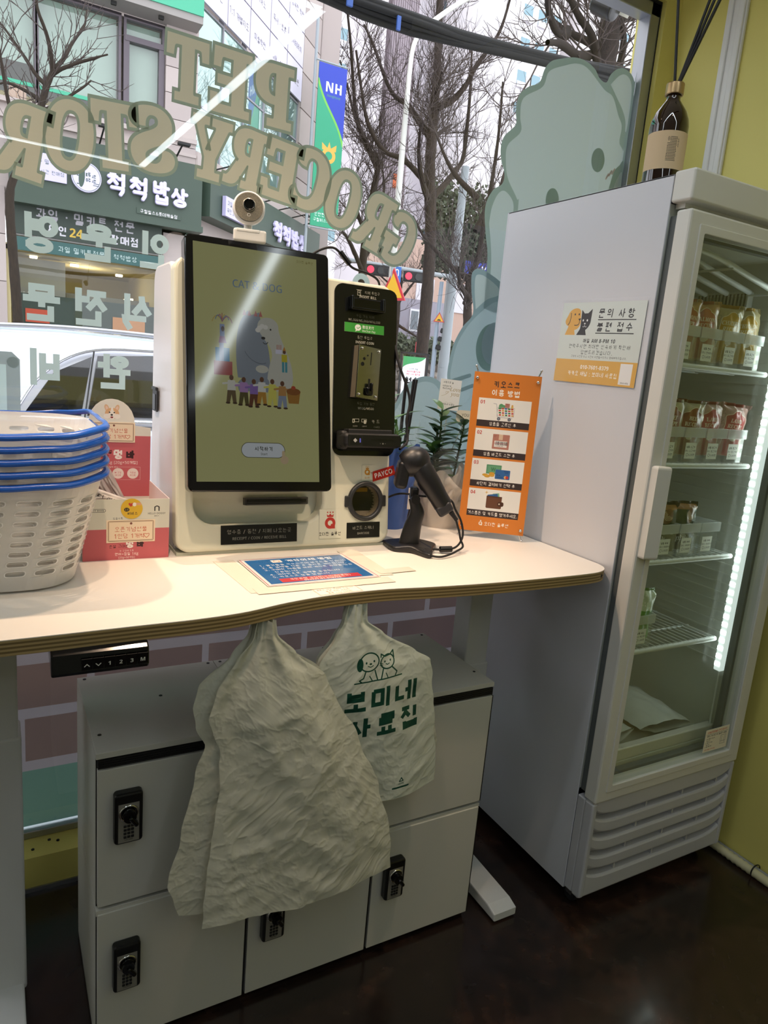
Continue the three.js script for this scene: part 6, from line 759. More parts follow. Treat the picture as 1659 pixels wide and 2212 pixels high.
{ // parked car, seen through the window
  const C = thing('parked_car', 'white car with dark tinted windows parked right outside the window', 'car', [0, GY - 0.06, 0]), paint = mat('#e4e6ee', 0.25, { clearcoat: 1, clearcoatRoughness: 0.05 }), tintG = mat('#0b0c10', 0.04, { clearcoat: 1 }), zc = -4.42;
  const up = 0.21;                                  // road to room level
  const low = new THREE.Shape(); low.moveTo(-1.0, 0.3 + 0); low.bezierCurveTo(-1.02, 0.7, -0.98, 1.0, -0.9, 1.22); low.lineTo(1.6, 1.22); low.bezierCurveTo(2.2, 1.2, 2.9, 1.1, 3.3, 0.98); low.bezierCurveTo(3.5, 0.9, 3.52, 0.6, 3.48, 0.3); low.lineTo(-1.0, 0.3);
  part('body', ext(low, 1.78, 0.07, 4, 24).translate(0, 0, zc - 0.89), paint, C);
  // greenhouse: cross-sections along x, tapering to the roof
  const secs = [[-0.86, 1.24, 1.36, 0.8], [-0.62, 1.22, 1.56, 0.72], [-0.2, 1.22, 1.635, 0.7], [0.3, 1.22, 1.655, 0.69], [0.9, 1.22, 1.645, 0.69], [1.4, 1.22, 1.59, 0.69], [1.75, 1.21, 1.44, 0.72], [2.1, 1.19, 1.24, 0.78]], pos = [], idx = [];
  secs.forEach(([x, b, t, w]) => { const W = 0.87; for (const [y, z] of [[b, W], [b + (t - b) * 0.45, W - (W - w) * 0.5], [t - 0.05, w], [t - 0.012, w - 0.06], [t, w - 0.16], [t + 0.008, 0], [t, -w + 0.16], [t - 0.012, -w + 0.06], [t - 0.05, -w], [b + (t - b) * 0.45, -W + (W - w) * 0.5], [b, -W]]) pos.push(x, y, zc + z); });
  const m = 11; for (let i = 0; i + 1 < secs.length; i++) for (let j = 0; j + 1 < m; j++) { const a = i * m + j, b = a + 1, c = a + m, d = c + 1; idx.push(a, c, b, b, c, d); }
  const gg = new THREE.BufferGeometry(); gg.setAttribute('position', new THREE.Float32BufferAttribute(pos, 3)); gg.setIndex(idx); gg.computeVertexNormals(); paint.side = THREE.DoubleSide; part('roof', gg, paint, C);
  const side = (pts, off) => { const s = poly(pts, false), g = ext(s, 0.008, 0.002), p = g.attributes.position; for (let i = 0; i < p.count; i++) { const y = p.getY(i), k = (y - 1.22) / 0.4; p.setZ(i, p.getZ(i) + zc + 0.872 - 0.17 * k + off); } g.computeVertexNormals(); return g; };
  part('side_window', side([[0.12, 1.262], [0.25, 1.45], [0.42, 1.535], [0.36, 1.262]], 0.004), tintG, C); part('side_window', side([[0.385, 1.262], [0.445, 1.54], [0.7, 1.56], [1.0, 1.555], [1.04, 1.262]], 0.004), tintG, C); part('side_window', side([[1.09, 1.26], [1.06, 1.55], [1.35, 1.52], [1.85, 1.26]], 0.004), tintG, C);
  part('window_trim', [tube([[0.07, 1.25, zc + 0.87], [0.2, 1.44, zc + 0.795], [0.4, 1.56, zc + 0.74], [0.7, 1.585, zc + 0.73], [1.1, 1.578, zc + 0.733], [1.5, 1.5, zc + 0.765]], 0.011, 40, 6), tube([[0.07, 1.245, zc + 0.872], [0.5, 1.24, zc + 0.876], [1.0, 1.238, zc + 0.878], [1.85, 1.24, zc + 0.875]], 0.012, 20, 6)], mat('#dfe1ea', 0.2, { metalness: 0.8 }), C);
  part('door_seam', [rod([0.372, 1.24, zc + 0.876], [0.43, 1.56, zc + 0.742], 0.004, 6), rod([0.372, 1.24, zc + 0.885], [0.33, 0.5, zc + 0.894], 0.004, 6), rod([1.06, 1.24, zc + 0.885], [1.05, 0.5, zc + 0.894], 0.004, 6)], M.black, C);
  part('roof_rail', tube([[-0.4, 1.61, zc + 0.66], [0.3, 1.66, zc + 0.65], [1.0, 1.65, zc + 0.65], [1.3, 1.61, zc + 0.66]], 0.012, 30, 6), mat('#c8cad4', 0.3, { metalness: 0.6 }), C);
  for (const x of [-0.15, 2.55]) for (const z of [zc - 0.8, zc + 0.8]) { const w = part('wheel', cyl(0.33, 0.33, 0.2, 0, 0, 0, 32).rotateX(Math.PI / 2).translate(x, 0.33, z), M.rubber, C); part('hub', cyl(0.22, 0.22, 0.21, 0, 0, 0, 24).rotateX(Math.PI / 2).translate(x, 0.33, z), M.alu, w); }
}
{ // shop building across the street
  const B = thing('shop_building', 'stone clad corner building across the street with dark green shop front', 'building', [0, 0, 0]);
  const stone = mat('#b3a7a2', 0.8, { bumpMap: grainBump, bumpScale: 0.002 }), stone2 = mat('#a99d99', 0.8), frame = mat('#5d545b', 0.5), teal = mat('#8fa79e', 0.08, { clearcoat: 1 }), green = mat('#3a4a3e', 0.5), sgn = mat('#43a583', 0.45), Z = -11;
  const a43 = 43.6 * Math.PI / 180, CH = M4([2.66, 0, -11], [0, a43 - Math.PI / 2 + 0, 0]);   // chamfer: local x along it, +z towards the street
  const ch = (g) => g.applyMatrix4(M4([2.66, 0, -11], [0, -(a43 - Math.PI / 2) * -1 , 0]));
  part('wall', [bx(-12, 2.66, 5.7, 10, Z - 0.4, Z - 0.05), bx(-12, 2.66, 3.0, 4.38, Z - 0.4, Z - 0.05), bx(-12, 0.2, GY, 3.1, Z - 0.4, Z - 0.05), bx(2.2, 2.66, GY, 3.1, Z - 0.4, Z - 0.05), bx(-12, 2.66, 4.3, 4.36, Z - 0.4, Z + 0.04), bx(-12, 2.66, 4.12, 4.16, Z - 0.4, Z + 0.02)], stone, B);
  for (let k = 0; k < 7; k++) for (let q = 0; q < 1; q++) part('stone_panel', bx(2.215, 2.655, 3.92 + k * 0.33, 4.24 + k * 0.33, Z - 0.06, Z + 0.0), k % 2 ? stone : stone2, B);
  for (let k = 0; k < 5; k++) { part('stone_panel', bx(2.22, 2.655, 0.55 + k * 0.5, 1.04 + k * 0.5, Z - 0.06, Z), k % 2 ? stone2 : stone, B); part('stone_panel', bx(-0.4, 0.2, 0.3 + k * 0.6, 0.89 + k * 0.6, Z - 0.06, Z), k % 2 ? stone : stone2, B); }
  // upper windows with blinds behind the glass
  const room = mat('#8c8a66', 0.8), blind = mat('#a9b5ab', 0.7);
  part('upper_room', [bx(-5, 2.2, 4.3, 5.75, Z - 2.2, Z - 2.1), bx(-5, 2.2, 4.3, 4.36, Z - 2.2, Z - 0.4), bx(-5, 2.2, 5.7, 5.76, Z - 2.2, Z - 0.4)], room, B);
  for (const [x0, x1, yb] of [[-4.6, -2.05, 4.9], [-2, 0.58, 4.86], [0.63, 1.6, 4.62], [1.7, 2.17, 4.68]]) {
    const w = part('window_frame', (() => { const s = rrect(x1 - x0 + 0.07, 1.4, 0.004, (x0 + x1) / 2, 5.03); s.holes.push(rrect(x1 - x0, 1.3, 0.004, (x0 + x1) / 2, 5.03)); return ext(s, 0.09).translate(0, 0, Z - 0.14); })(), frame, B);
    part('pane', new THREE.PlaneGeometry(x1 - x0, 1.3).translate((x0 + x1) / 2, 5.03, Z - 0.1), mat([0.8, 0.86, 0.83], 0, { transmission: 1, ior: 1.8, side: THREE.DoubleSide }), w); part('blind', bx(x0 + 0.01, x1 - 0.01, yb, 5.68, Z - 0.2, Z - 0.19), blind, w); part('stripe', bx(x0, x1, 4.57, 4.615, Z - 0.095, Z - 0.092), sgn, w);
  }
  part('transom', [bx(1.68, 2.19, 5.42, 5.49, Z - 0.14, Z - 0.04), bx(1.7, 1.74, 4.4, 5.42, Z - 0.14, Z - 0.05), bx(2.13, 2.17, 4.4, 5.42, Z - 0.14, Z - 0.05)], frame, B);
  part('poster', bx(0.28, 0.48, 4.4, 4.58, Z - 0.13, Z - 0.12), mat('#c79a84', 0.7), B); part('counter', bx(-0.6, 1.2, 4.36, 4.56, Z - 0.9, Z - 0.5), mat('#b79b4c', 0.7), B);
  const up = part('roof_sign', bx(-4, 2.63, 5.83, 7.6, Z - 0.02, Z + 0.35), sgn, B, 'plain green sign board'); part('sign_soffit', bx(-4, 2.63, 5.74, 5.83, Z - 0.05, Z + 0.33), mat('#8f8a86', 0.6), up);
  for (const x of [0.9, 1.5, 2.1]) part('sign_lamp', box(0.07, 0.05, 0.05, x, 5.72, Z + 0.2, 0.01), M.blackMatt, up);
  // shop front
  const band = part('shop_sign', [bx(0.25, 2.7, 3.14, 3.98, Z, -10.75), bx(0.25, 2.72, 3.08, 3.16, Z, -10.72)], green, B, 'dark green shop sign with white letters');
  const lavenderW = mat('#cfc9ec', 0.4);  // pale lavender letter plastic, not emissive
  [['척', 1.401, 3.352, 0.27, 0.32], ['척', 1.691, 3.345, 0.27, 0.32], ['밥', 2.0, 3.34, 0.245, 0.33], ['상', 2.245, 3.352, 0.255, 0.27]].forEach(([c, x, y, w, h]) => part('sign_letter', letterGeo(c, w, h, 0.05, 0.06, true).translate(x, y, -10.748), lavenderW, band));
  const disc = (W) => tex(256, 256, (x) => { x.fillStyle = '#cbc6e8'; x.fillRect(0, 0, 256, 256); x.strokeStyle = x.fillStyle = '#3e5247'; x.lineWidth = 4; x.beginPath(); x.arc(128, 128, 118, 0, 7); x.stroke(); write(x, '척척', 132, 66, 40, { align: 'center', w: 0.13, color: '#3e5247' }); write(x, '밥상', 128, 112, 46, { align: 'center', w: 0.13, color: '#3e5247' }); x.beginPath(); x.ellipse(128, 168, 92, 26, 0.08, 0, 7); x.fill(); for (const a of [60, 120, 190]) x.fillRect(a, 176, 8, 34); x.fillRect(170, 18, 6, 50); x.fillRect(186, 22, 6, 50); });
  part('sign_disc', cyl(0.185, 0.185, 0.05, 0, 0, 0, 40).rotateX(Math.PI / 2).translate(1.158, 3.525, -10.72), mat('#ffffff', 0.5, { map: disc() }), band);
  const side = (t, w, h, ...lines) => tex(w, h, (x) => { x.fillStyle = t; x.fillRect(0, 0, w, h); for (const [s, a, b, e, o] of lines) write(x, s, a, b, e, o); });
  sheet('sign_panel', 0.53, 0.32, 0.03, side('#c6c0e4', 256, 160, ['과일 · 밀키트', 128, 50, 30, { align: 'center', color: '#5f6a66' }], ['무인 24시간 판매점', 128, 110, 26, { align: 'center', color: '#5f6a66' }]), band, { matrix: M4([0.655, 3.56, -10.73]), edge: '#b8b2d6' });
  sheet('branch_name', 0.6, 0.075, 0.01, side('#3c4c40', 512, 64, ['구월힐스&롯데캐슬점', 256, 33, 46, { align: 'center', color: '#d9d5d8', w: 0.12, latin: 1 }]), band, { matrix: M4([2.105, 3.235, -10.743]), edge: '#3a4a3e' });
  sheet('fascia', 1.87, 0.42, 0.03, tex(1024, 230, (x, w, h) => { x.fillStyle = '#2b382f'; x.fillRect(0, 0, w, h); write(x, '과일 · 밀키트 전문', 480, 72, 84, { align: 'center', color: '#aaa6ad', w: 0.12 }); write(x, '무인', 210, 172, 72, { color: '#c9c5cc', w: 0.14 }); x.fillStyle = '#c8a63c'; x.font = 'bold 88px sans-serif'; x.fillText('24', 356, 204); write(x, '시간 판매점', 476, 172, 72, { color: '#c9c5cc', w: 0.14 }); }), B, { matrix: M4([1.245, 2.93, Z + 0.08]), edge: '#28332c' });
  part('shop_beam', [bx(0.25, 2.2, 2.7, 2.74, Z - 0.05, Z + 0.07), bx(0.25, 2.2, 3.1, 3.14, Z - 0.05, Z + 0.12)], mat('#8d8c88', 0.5), B); sheet('awning_strip', 1.85, 0.17, 0.04, side('#2f5754', 1024, 96, ['과일 밀키트전문 ◎ 척척밥상', 560, 50, 46, { align: 'center', color: '#a9bab6', w: 0.1 }]), B, { matrix: M4([1.25, 2.6, Z + 0.06]), edge: '#2c4f4c' });
  // inside the shop
  part('shop_room', [bx(0.25, 2.2, 0, 2.55, Z - 3, Z - 2.9), bx(0.2, 0.25, 0, 2.6, Z - 3, Z - 0.05), bx(2.2, 2.25, 0, 2.6, Z - 3, Z - 0.05), bx(0.2, 2.25, 2.52, 2.58, Z - 3, Z - 0.05)], mat('#b8ab7e', 0.8), B); part('shop_screen', bx(0.3, 0.98, 2.0, 2.5, Z - 0.8, Z - 0.75), mat('#a9a49c', 0.7), B); part('dark_partition', bx(0.28, 2.2, GY, 1.98, Z - 0.14, Z - 0.12), mat('#24312a', 0.5), B); part('shop_beam', bx(1.0, 2.2, 2.02, 2.09, Z - 1, Z - 0.9), mat('#8c8778', 0.6), B);
  part('shop_poster', bx(0.42, 0.72, 1.6, 1.78, Z - 0.11, Z - 0.1), mat('#b8432c', 0.6), B); part('shop_poster', bx(1.55, 2.0, 1.55, 1.78, Z - 0.11, Z - 0.1), mat('#b3764a', 0.6), B); part('shop_glass', new THREE.PlaneGeometry(1.95, 2.5).translate(1.22, 1.25, Z - 0.05), mat([0.9, 0.94, 0.9], 0, { transmission: 1, side: THREE.DoubleSide }), B);
  const lampG = mat('#000', 0.5, { emissive: new THREE.Color(1, 0.85, 0.55), emissiveIntensity: 9 });
  for (const [x, y, z, w] of [[0.55, 2.5, -0.5, 0.1], [1.1, 2.48, -0.7, 0.12], [1.72, 2.42, -0.7, 0.1], [1.85, 2.1, -1.6, 0.05], [1.95, 2.12, -1.6, 0.05], [2.05, 2.14, -1.6, 0.05], [1.7, 2.06, -1.7, 0.05]]) part('shop_lamp', box(w, 0.035, 0.06, x, y, Z + z, 0.01), lampG, B);
  const pl = new THREE.PointLight(new THREE.Color(1, 0.85, 0.6), 1.6); pl.position.set(1.3, 2.3, Z - 1.2); pl.castShadow = true; B.add(pl);
  // chamfered corner
  const R = M4([2.66, 0, -11], [0, Math.PI / 2 - a43, 0]), K = (g) => g.applyMatrix4(R);
  part('wall', K(G([bx(0, 4.6, 4.0, 4.22, -0.4, 0.03), bx(3.72, 4.6, GY, 12, -0.6, 0), bx(0, 4.6, GY, 3.4, -0.4, -0.05), bx(0, 3.8, 4.2, 12, -1.4, -1.3)])), stone, B);
  for (let k = 0; k < 9; k++) part('stone_panel', K(bx(3.74, 4.58, 4.24 + k * 0.62, 4.84 + k * 0.62, -0.02, 0.03)), k % 2 ? stone2 : stone, B);
  const band2 = part('shop_sign', K(bx(0, 4.6, 3.34, 3.98, -0.05, 0.25)), green, B, 'dark green side sign round the corner'); [['척', 2.2], ['척', 2.6], ['밥', 3.0], ['상', 3.4]].forEach(([c, x]) => part('sign_letter', K(letterGeo(c, 0.36, 0.36, 0.065, 0.05, true).translate(x, 3.42, 0.25)), lavenderW, band2));
  sheet('sign_panel', 0.78, 0.28, 0.06, side('#cdc8e6', 384, 140, ['과일 · 밀키트 전문', 192, 44, 40, { align: 'center', color: '#4f5a56' }], ['무인 24시간 판매점', 192, 98, 38, { align: 'center', color: '#4f5a56' }]), band2, { matrix: R.clone().multiply(M4([0.74, 3.57, 0.29])), edge: '#b8b2d6' });
  const curtain = mat('#8aa39d', 0.03, { metalness: 0.55, clearcoat: 1 }), cur2 = mat('#95b5ac', 0.03, { metalness: 0.5, clearcoat: 1 });
  for (let c = 0; c < 5; c++) for (let r = 0; r < 3; r++) part('glass_panel', K(bx(c * 0.745 + 0.015, c * 0.745 + 0.73, 4.24 + r * 0.64, 4.86 + r * 0.64, -0.06, -0.04 + ((c + r) % 2) * 0.004)), (c + r) % 3 ? curtain : cur2, B);
  for (let r = 0; r < 3; r++) part('glass_panel', K(bx(3.0, 3.7, 6.2 + r * 0.64, 6.82 + r * 0.64, -0.06, -0.04)), curtain, B);
  part('mullion', K(G([0, 1, 2, 3, 4, 5].map((c) => bx(c * 0.745 - 0.015, c * 0.745 + 0.015, 4.2, 9, -0.1, -0.02)).concat([0, 1, 2, 3].map((r) => bx(0, 3.72, 4.215 + r * 0.64, 4.24 + r * 0.64, -0.1, -0.02))))), mat('#8f8d94', 0.5), B);
  const words = ['영어전문', '독서테라피', '행복한 학원', '1:1 개별지도', '정보 · 코딩', '수학 · 국어', '미술학원', '피아노', '국어 · 논술', '독해 · 어휘', '독서 · 토론', '과학실험']; let wi = 0;
  for (let c = 0; c < 5; c++) for (let r = 0; r < 3; r++) sheet('tenant_sign', 0.72, 0.56, 0.03, side('#cfcada', 192, 150, [words[wi++ % words.length], 96, 82, 30, { align: 'center', color: '#55525e', w: 0.1 }]), B, { matrix: R.clone().multiply(M4([c * 0.745 + 0.37, 6.46 + r * 0.58, 0.02])), edge: '#b9b4c4' });
  for (let k = 0; k < 7; k++) part('gooseneck_lamp', K(G([rod([0.3 + k * 0.62, 4.02, 0], [0.36 + k * 0.62, 4.12, 0.35], 0.012, 6), box(0.14, 0.03, 0.07, 0.36 + k * 0.62, 4.1, 0.4)])), M.blackMatt, B); for (const x of [1.35, 2.35]) part('gooseneck_lamp', [rod([x, 4.02, Z], [x, 4.14, Z + 0.55], 0.012, 6), box(0.16, 0.03, 0.08, x, 4.12, Z + 0.6)], M.blackMatt, B);
  part('return_wall', [bx(5.9, 6.3, GY, 14, -26, -14.4)].map((g) => g), stone2, B);
}
{ // street furniture
  const pole = (name, label, pts, r, r2, m, cat = 'pole') => { const o = part(name, G(pts.slice(1).map((p, i) => rod(pts[i], p, r + (r2 - r) * i / (pts.length - 1), 12, r + (r2 - r) * (i + 1) / (pts.length - 1)))), m); return tag(o, label, cat); };
  const white = mat('#dcdcd4', 0.45), grey = mat('#98a0a4', 0.5);
  const N = thing('street_banner', 'tall green and blue bank banner hanging beside the stone pier', 'banner', [5.58, 5.3, -13]);
  sheet('banner', 0.56, 2.79, 0.02, tex(256, 1280, (x, w, h) => { x.fillStyle = '#2f9a73'; x.fillRect(0, 0, w, h); x.fillStyle = '#2a3fae'; x.beginPath(); x.moveTo(0, 0); x.lineTo(w, 0); x.lineTo(w, 560); x.bezierCurveTo(190, 420, 60, 320, 0, 120); x.fill(); x.strokeStyle = '#72b84a'; x.lineWidth = 18; x.beginPath(); x.moveTo(0, 130); x.bezierCurveTo(60, 330, 200, 400, w, 600); x.stroke(); x.fillStyle = '#e8e8ee'; x.font = 'bold 108px sans-serif'; x.fillText('NH', 62, 210); x.fillStyle = '#57a050'; x.font = '26px sans-serif'; x.fillText('NongHyup', 84, 246); x.strokeStyle = '#dba84a'; x.lineWidth = 30; x.beginPath(); x.arc(134, 700, 48, 0, 7); x.stroke(); x.fillStyle = '#dba84a'; x.beginPath(); x.moveTo(70, 660); x.lineTo(66, 604); x.lineTo(118, 640); x.lineTo(134, 590); x.lineTo(150, 640); x.lineTo(202, 604); x.lineTo(198, 660); x.fill(); write(x, '농', 134, 880, 130, { align: 'center', color: '#dfe8e2', w: 0.1 }); write(x, '협', 134, 1030, 130, { align: 'center', color: '#dfe8e2', w: 0.1 }); write(x, '인천원예농협', 134, 1180, 34, { align: 'center', color: '#e8eee8' }); write(x, '구월퍼스트지점', 134, 1226, 32, { align: 'center', color: '#e8eee8' }); }), N, { edge: '#2b8a68' });
  part('banner_pole', [rod([-0.33, -6, -0.05], [-0.33, 2.2, -0.05], 0.03, 8), rod([-0.33, 1.42, 0], [0.28, 1.42, 0], 0.015, 6), rod([-0.33, -1.42, 0], [0.28, -1.42, 0], 0.015, 6)], grey, N);
  const LP = thing('street_lamp', 'tall white tapering street lamp post beside the ginkgo tree', 'street lamp', [0, 0, 0]); part('post', G([rod([7.72, GY, -14], [7.7, 5.26, -14], 0.085, 12, 0.065), rod([7.7, 5.26, -14], [7.72, 7.4, -14], 0.065, 12, 0.05)]), white, LP); part('arm', tube([[7.72, 7.3, -14], [7.74, 7.75, -14], [7.8, 8.02, -14], [8.0, 8.33, -14], [8.9, 9.1, -14], [9.6, 9.5, -14]], 0.05, 30, 8), white, LP); part('warning_band', cyl(0.09, 0.09, 0.5, 7.715, 2.55, -14, 12), mat('#d8a93c', 0.5), LP); part('lamp_head', box(0.6, 0.08, 0.18, 9.9, 9.55, -14, 0.03), white, LP);
  pole('utility_pole', 'thick grey utility pole behind the cat picture', [[8.66, GY, -13], [8.62, 1.5, -13], [8.64, 3.5, -13], [8.68, 5.6, -13]], 0.13, 0.08, grey); pole('sign_pole', 'thin pale blue sign pole left of the utility pole', [[8.48, GY, -13.2], [8.48, 2.4, -13.2], [8.5, 3.3, -13.2]], 0.05, 0.045, mat('#a4b4c4', 0.4)); pole('utility_pole', 'dark slim pole half hidden behind the ginkgo trunk', [[9.6, GY, -15.4], [9.55, 4.2, -15.4]], 0.07, 0.06, mat('#3c4048', 0.5));
  const tri = (label, p, s, turn) => { const T = thing('warning_sign', label, 'road sign', p, turn, 'triangular warning signs'); const t = (k) => poly([[0, s * 0.58 * k], [s * 0.5 * k, -s * 0.29 * k], [-s * 0.5 * k, -s * 0.29 * k]]); part('plate', ext(t(1), 0.02), mat('#c0303a', 0.4), T); part('plate_face', ext(t(0.76), 0.004).translate(0, 0, 0.02), mat('#e2b02c', 0.4), T); part('bump_mark', ext(poly([[-s * 0.2, -s * 0.17], [s * 0.2, -s * 0.17], [s * 0.1, -s * 0.07], [0, -s * 0.03], [-s * 0.1, -s * 0.07]], false), 0.003).translate(0, 0, 0.024), M.black, T); return T; };
  tri('red and yellow triangular bump sign by the pedestrian lights', [8.42, 2.52, -13.05], 0.24, -0.5); tri('large red and yellow triangular bump sign beside the kiosk top', [6.1, 2.72, -11], 0.62, -1.25);
  pole('sign_pole', 'grey pole of the large bump sign behind the kiosk', [[6.1, GY, -11.05], [6.1, 3.1, -11.05]], 0.04, 0.04, grey);
  const sig = (label, x, y, z, n = 3, lit = 0) => { const S = thing('traffic_light', label, 'traffic light', [x, y, z], -0.3, 'traffic lights'); part('housing', box(0.32 * n, 0.32, 0.16, 0, 0, 0, 0.03), M.blackMatt, S); for (let k = 0; k < n; k++) part('lens', cyl(0.11, 0.11, 0.03, 0, 0, 0, 20).rotateX(Math.PI / 2).translate((k - (n - 1) / 2) * 0.32, 0, 0.09), k === lit ? mat('#300', 0.3, { emissive: new THREE.Color(1, 0.04, 0.1), emissiveIntensity: 2.2 }) : mat('#181c18', 0.3), S); return S; };
  sig('traffic light with red lamp left of the white lamp post', 10.58, 4.32, -20, 3, 0); sig('traffic light with red lamp right of the white lamp post', 11.95, 4.3, -20, 3, 0);
  pole('signal_arm', 'long grey arm carrying the traffic lights over the road', [[9.4, 4.5, -20.1], [13.2, 4.5, -20.1], [13.2, GY, -20.1]], 0.06, 0.08, grey, 'signal arm');
  const ped = thing('pedestrian_light', 'black louvred signal hood beside the thin sign pole', 'traffic light', [8.56, 2.1, -13.1], -0.6); for (let k = 0; k < 3; k++) part('hood', box(0.14, 0.1, 0.16, 0, 0.18 - k * 0.18, 0, 0.02).rotateZ(-0.2), M.blackMatt, ped); part('bracket', box(0.02, 0.6, 0.02, 0.09, 0, 0), grey, ped);
  const road = (label, p, w, h, bg, txt, turn = 0) => { const S = thing('road_sign', label, 'road sign', p, turn, 'blue road signs'); sheet('plate', w, h, 0.03, tex(192, Math.round(192 * h / w), (x, W, H) => { x.fillStyle = bg; x.fillRect(0, 0, W, H); txt(x, W, H); }), S, { edge: '#888' }); return S; };
  road('blue U turn sign beside the white lamp post', [11.2, 4.3, -20.05], 0.3, 0.46, '#2a64b4', (x, W, H) => { x.strokeStyle = '#dfe6f0'; x.lineWidth = 20; x.beginPath(); x.moveTo(130, 170); x.lineTo(130, 90); x.arc(96, 90, 34, 0, Math.PI, true); x.lineTo(62, 130); x.stroke(); }); road('dark blue street name sign behind the right hand tree', [14.35, 4.88, -20], 1.15, 0.42, '#25359a', (x, W, H) => write(x, '도보', W / 2, H / 2, H * 0.6, { align: 'center', color: '#e4e6f0', w: 0.13 }), -0.2); part('post', rod([0.3, -5.03, -0.06], [0.3, 0.2, -0.06], 0.05, 8), grey, scene.children.at(-1));
  const rs = thing('notice_board', 'small red notice on a post right of the kiosk', 'notice', [14.2, GY, -23.2]); part('board', bx(-0.17, 0.17, 2.2, 2.6, 0, 0.04), mat('#c8484c', 0.5), rs); part('post', rod([0, 0, -0.03], [0, 2.5, -0.03], 0.03, 8), grey, rs);
  const A = thing('pavement_banner', 'framed white and green shop banner standing on the pavement', 'banner', [6.66, GY, -11], -0.25); sheet('banner', 0.42, 1.6, 0.01, tex(256, 960, (x, w, h) => { x.fillStyle = '#eeeef4'; x.fillRect(0, 0, w, h); x.fillStyle = '#3a9a58'; x.beginPath(); x.moveTo(0, 0); x.lineTo(w, 0); x.bezierCurveTo(180, 90, 60, 50, 0, 120); x.fill(); write(x, '신선한 과일', w / 2, 130, 18, { align: 'center' }); write(x, '여러가지를한곳에', w / 2, 158, 20, { align: 'center', color: '#c83c48', w: 0.14 }); write(x, '무인 24시 할인점', w / 2, 186, 20, { align: 'center', color: '#c83c48', w: 0.14 }); write(x, '척척', w / 2, 262, 104, { align: 'center', w: 0.17 }); write(x, '밥상', w / 2, 380, 104, { align: 'center', w: 0.17 }); write(x, '과일 밀키트', w / 2, 560, 46, { align: 'center', color: '#3a9a58' }); }), A, { matrix: M4([0, 0.98, 0]), edge: '#ddd' }); part('frame', [box(0.03, 1.85, 0.03, -0.25, 0.925, 0), box(0.03, 1.85, 0.03, 0.25, 0.925, 0), box(0.53, 0.03, 0.03, 0, 1.84, 0), box(0.6, 0.03, 0.4, 0, 0.02, 0)], M.blackMatt, A);
  // overhead cables and a camera under the canopy
  const W = thing('overhead_cables', 'bundle of thick black overhead cables crossing outside the window', 'cables', [0, 0, 0]); for (let k = 0; k < 7; k++) { const dy = rr(-0.02, 0.02), dz = rr(-0.05, 0.05), sg = rr(-0.015, 0.01); part('cable', tube([[-3, 3.02 + dy, -3.2 + dz], [0.8, 2.975 + dy - sg, -3.2], [1.66, 2.965 + dy - sg, -3.2 + dz], [2.4, 3.02 + dy, -3.2], [5, 3.2 + dy * 4 + k * 0.03, -3.25 + dz], [12, 3.8 + dy * 8 + k * 0.08, -3.5]], 0.009 + 0.005 * (k % 3), 60, 6), mat('#050506', 0.8), W); }
  for (const [x, y, w] of [[1.41, 2.955, 0.03], [1.66, 2.93, 0.02]]) part('cable_tag', box(w, 0.06, 0.012, x, y, -3.15, 0.003), mat('#2b4f96', 0.5), W);
  const CC = thing('security_camera', 'black and white security camera hanging outside at the window top', 'camera', [2.13, 2.83, -2.3], 0.5); part('camera_body', lathe([[0, -0.07], [0.035, -0.07], [0.042, -0.06], [0.042, 0.02], [0.038, 0.03], [0, 0.03]], 28).rotateX(Math.PI / 2).rotateX(0.5), M.black, CC); part('hood', (() => { const g = new THREE.CylinderGeometry(0.052, 0.052, 0.13, 24, 1, true, 0, Math.PI).rotateZ(Math.PI / 2).rotateY(Math.PI / 2).translate(0, 0.004, 0); return g.rotateX(0.5); })(), mat('#e6e6ea', 0.3, { side: THREE.DoubleSide }), CC); part('bracket', rod([0.02, 0.03, 0.02], [0.06, 0.48, 0.04], 0.012, 8), mat('#d8d8dc', 0.4), CC);
}
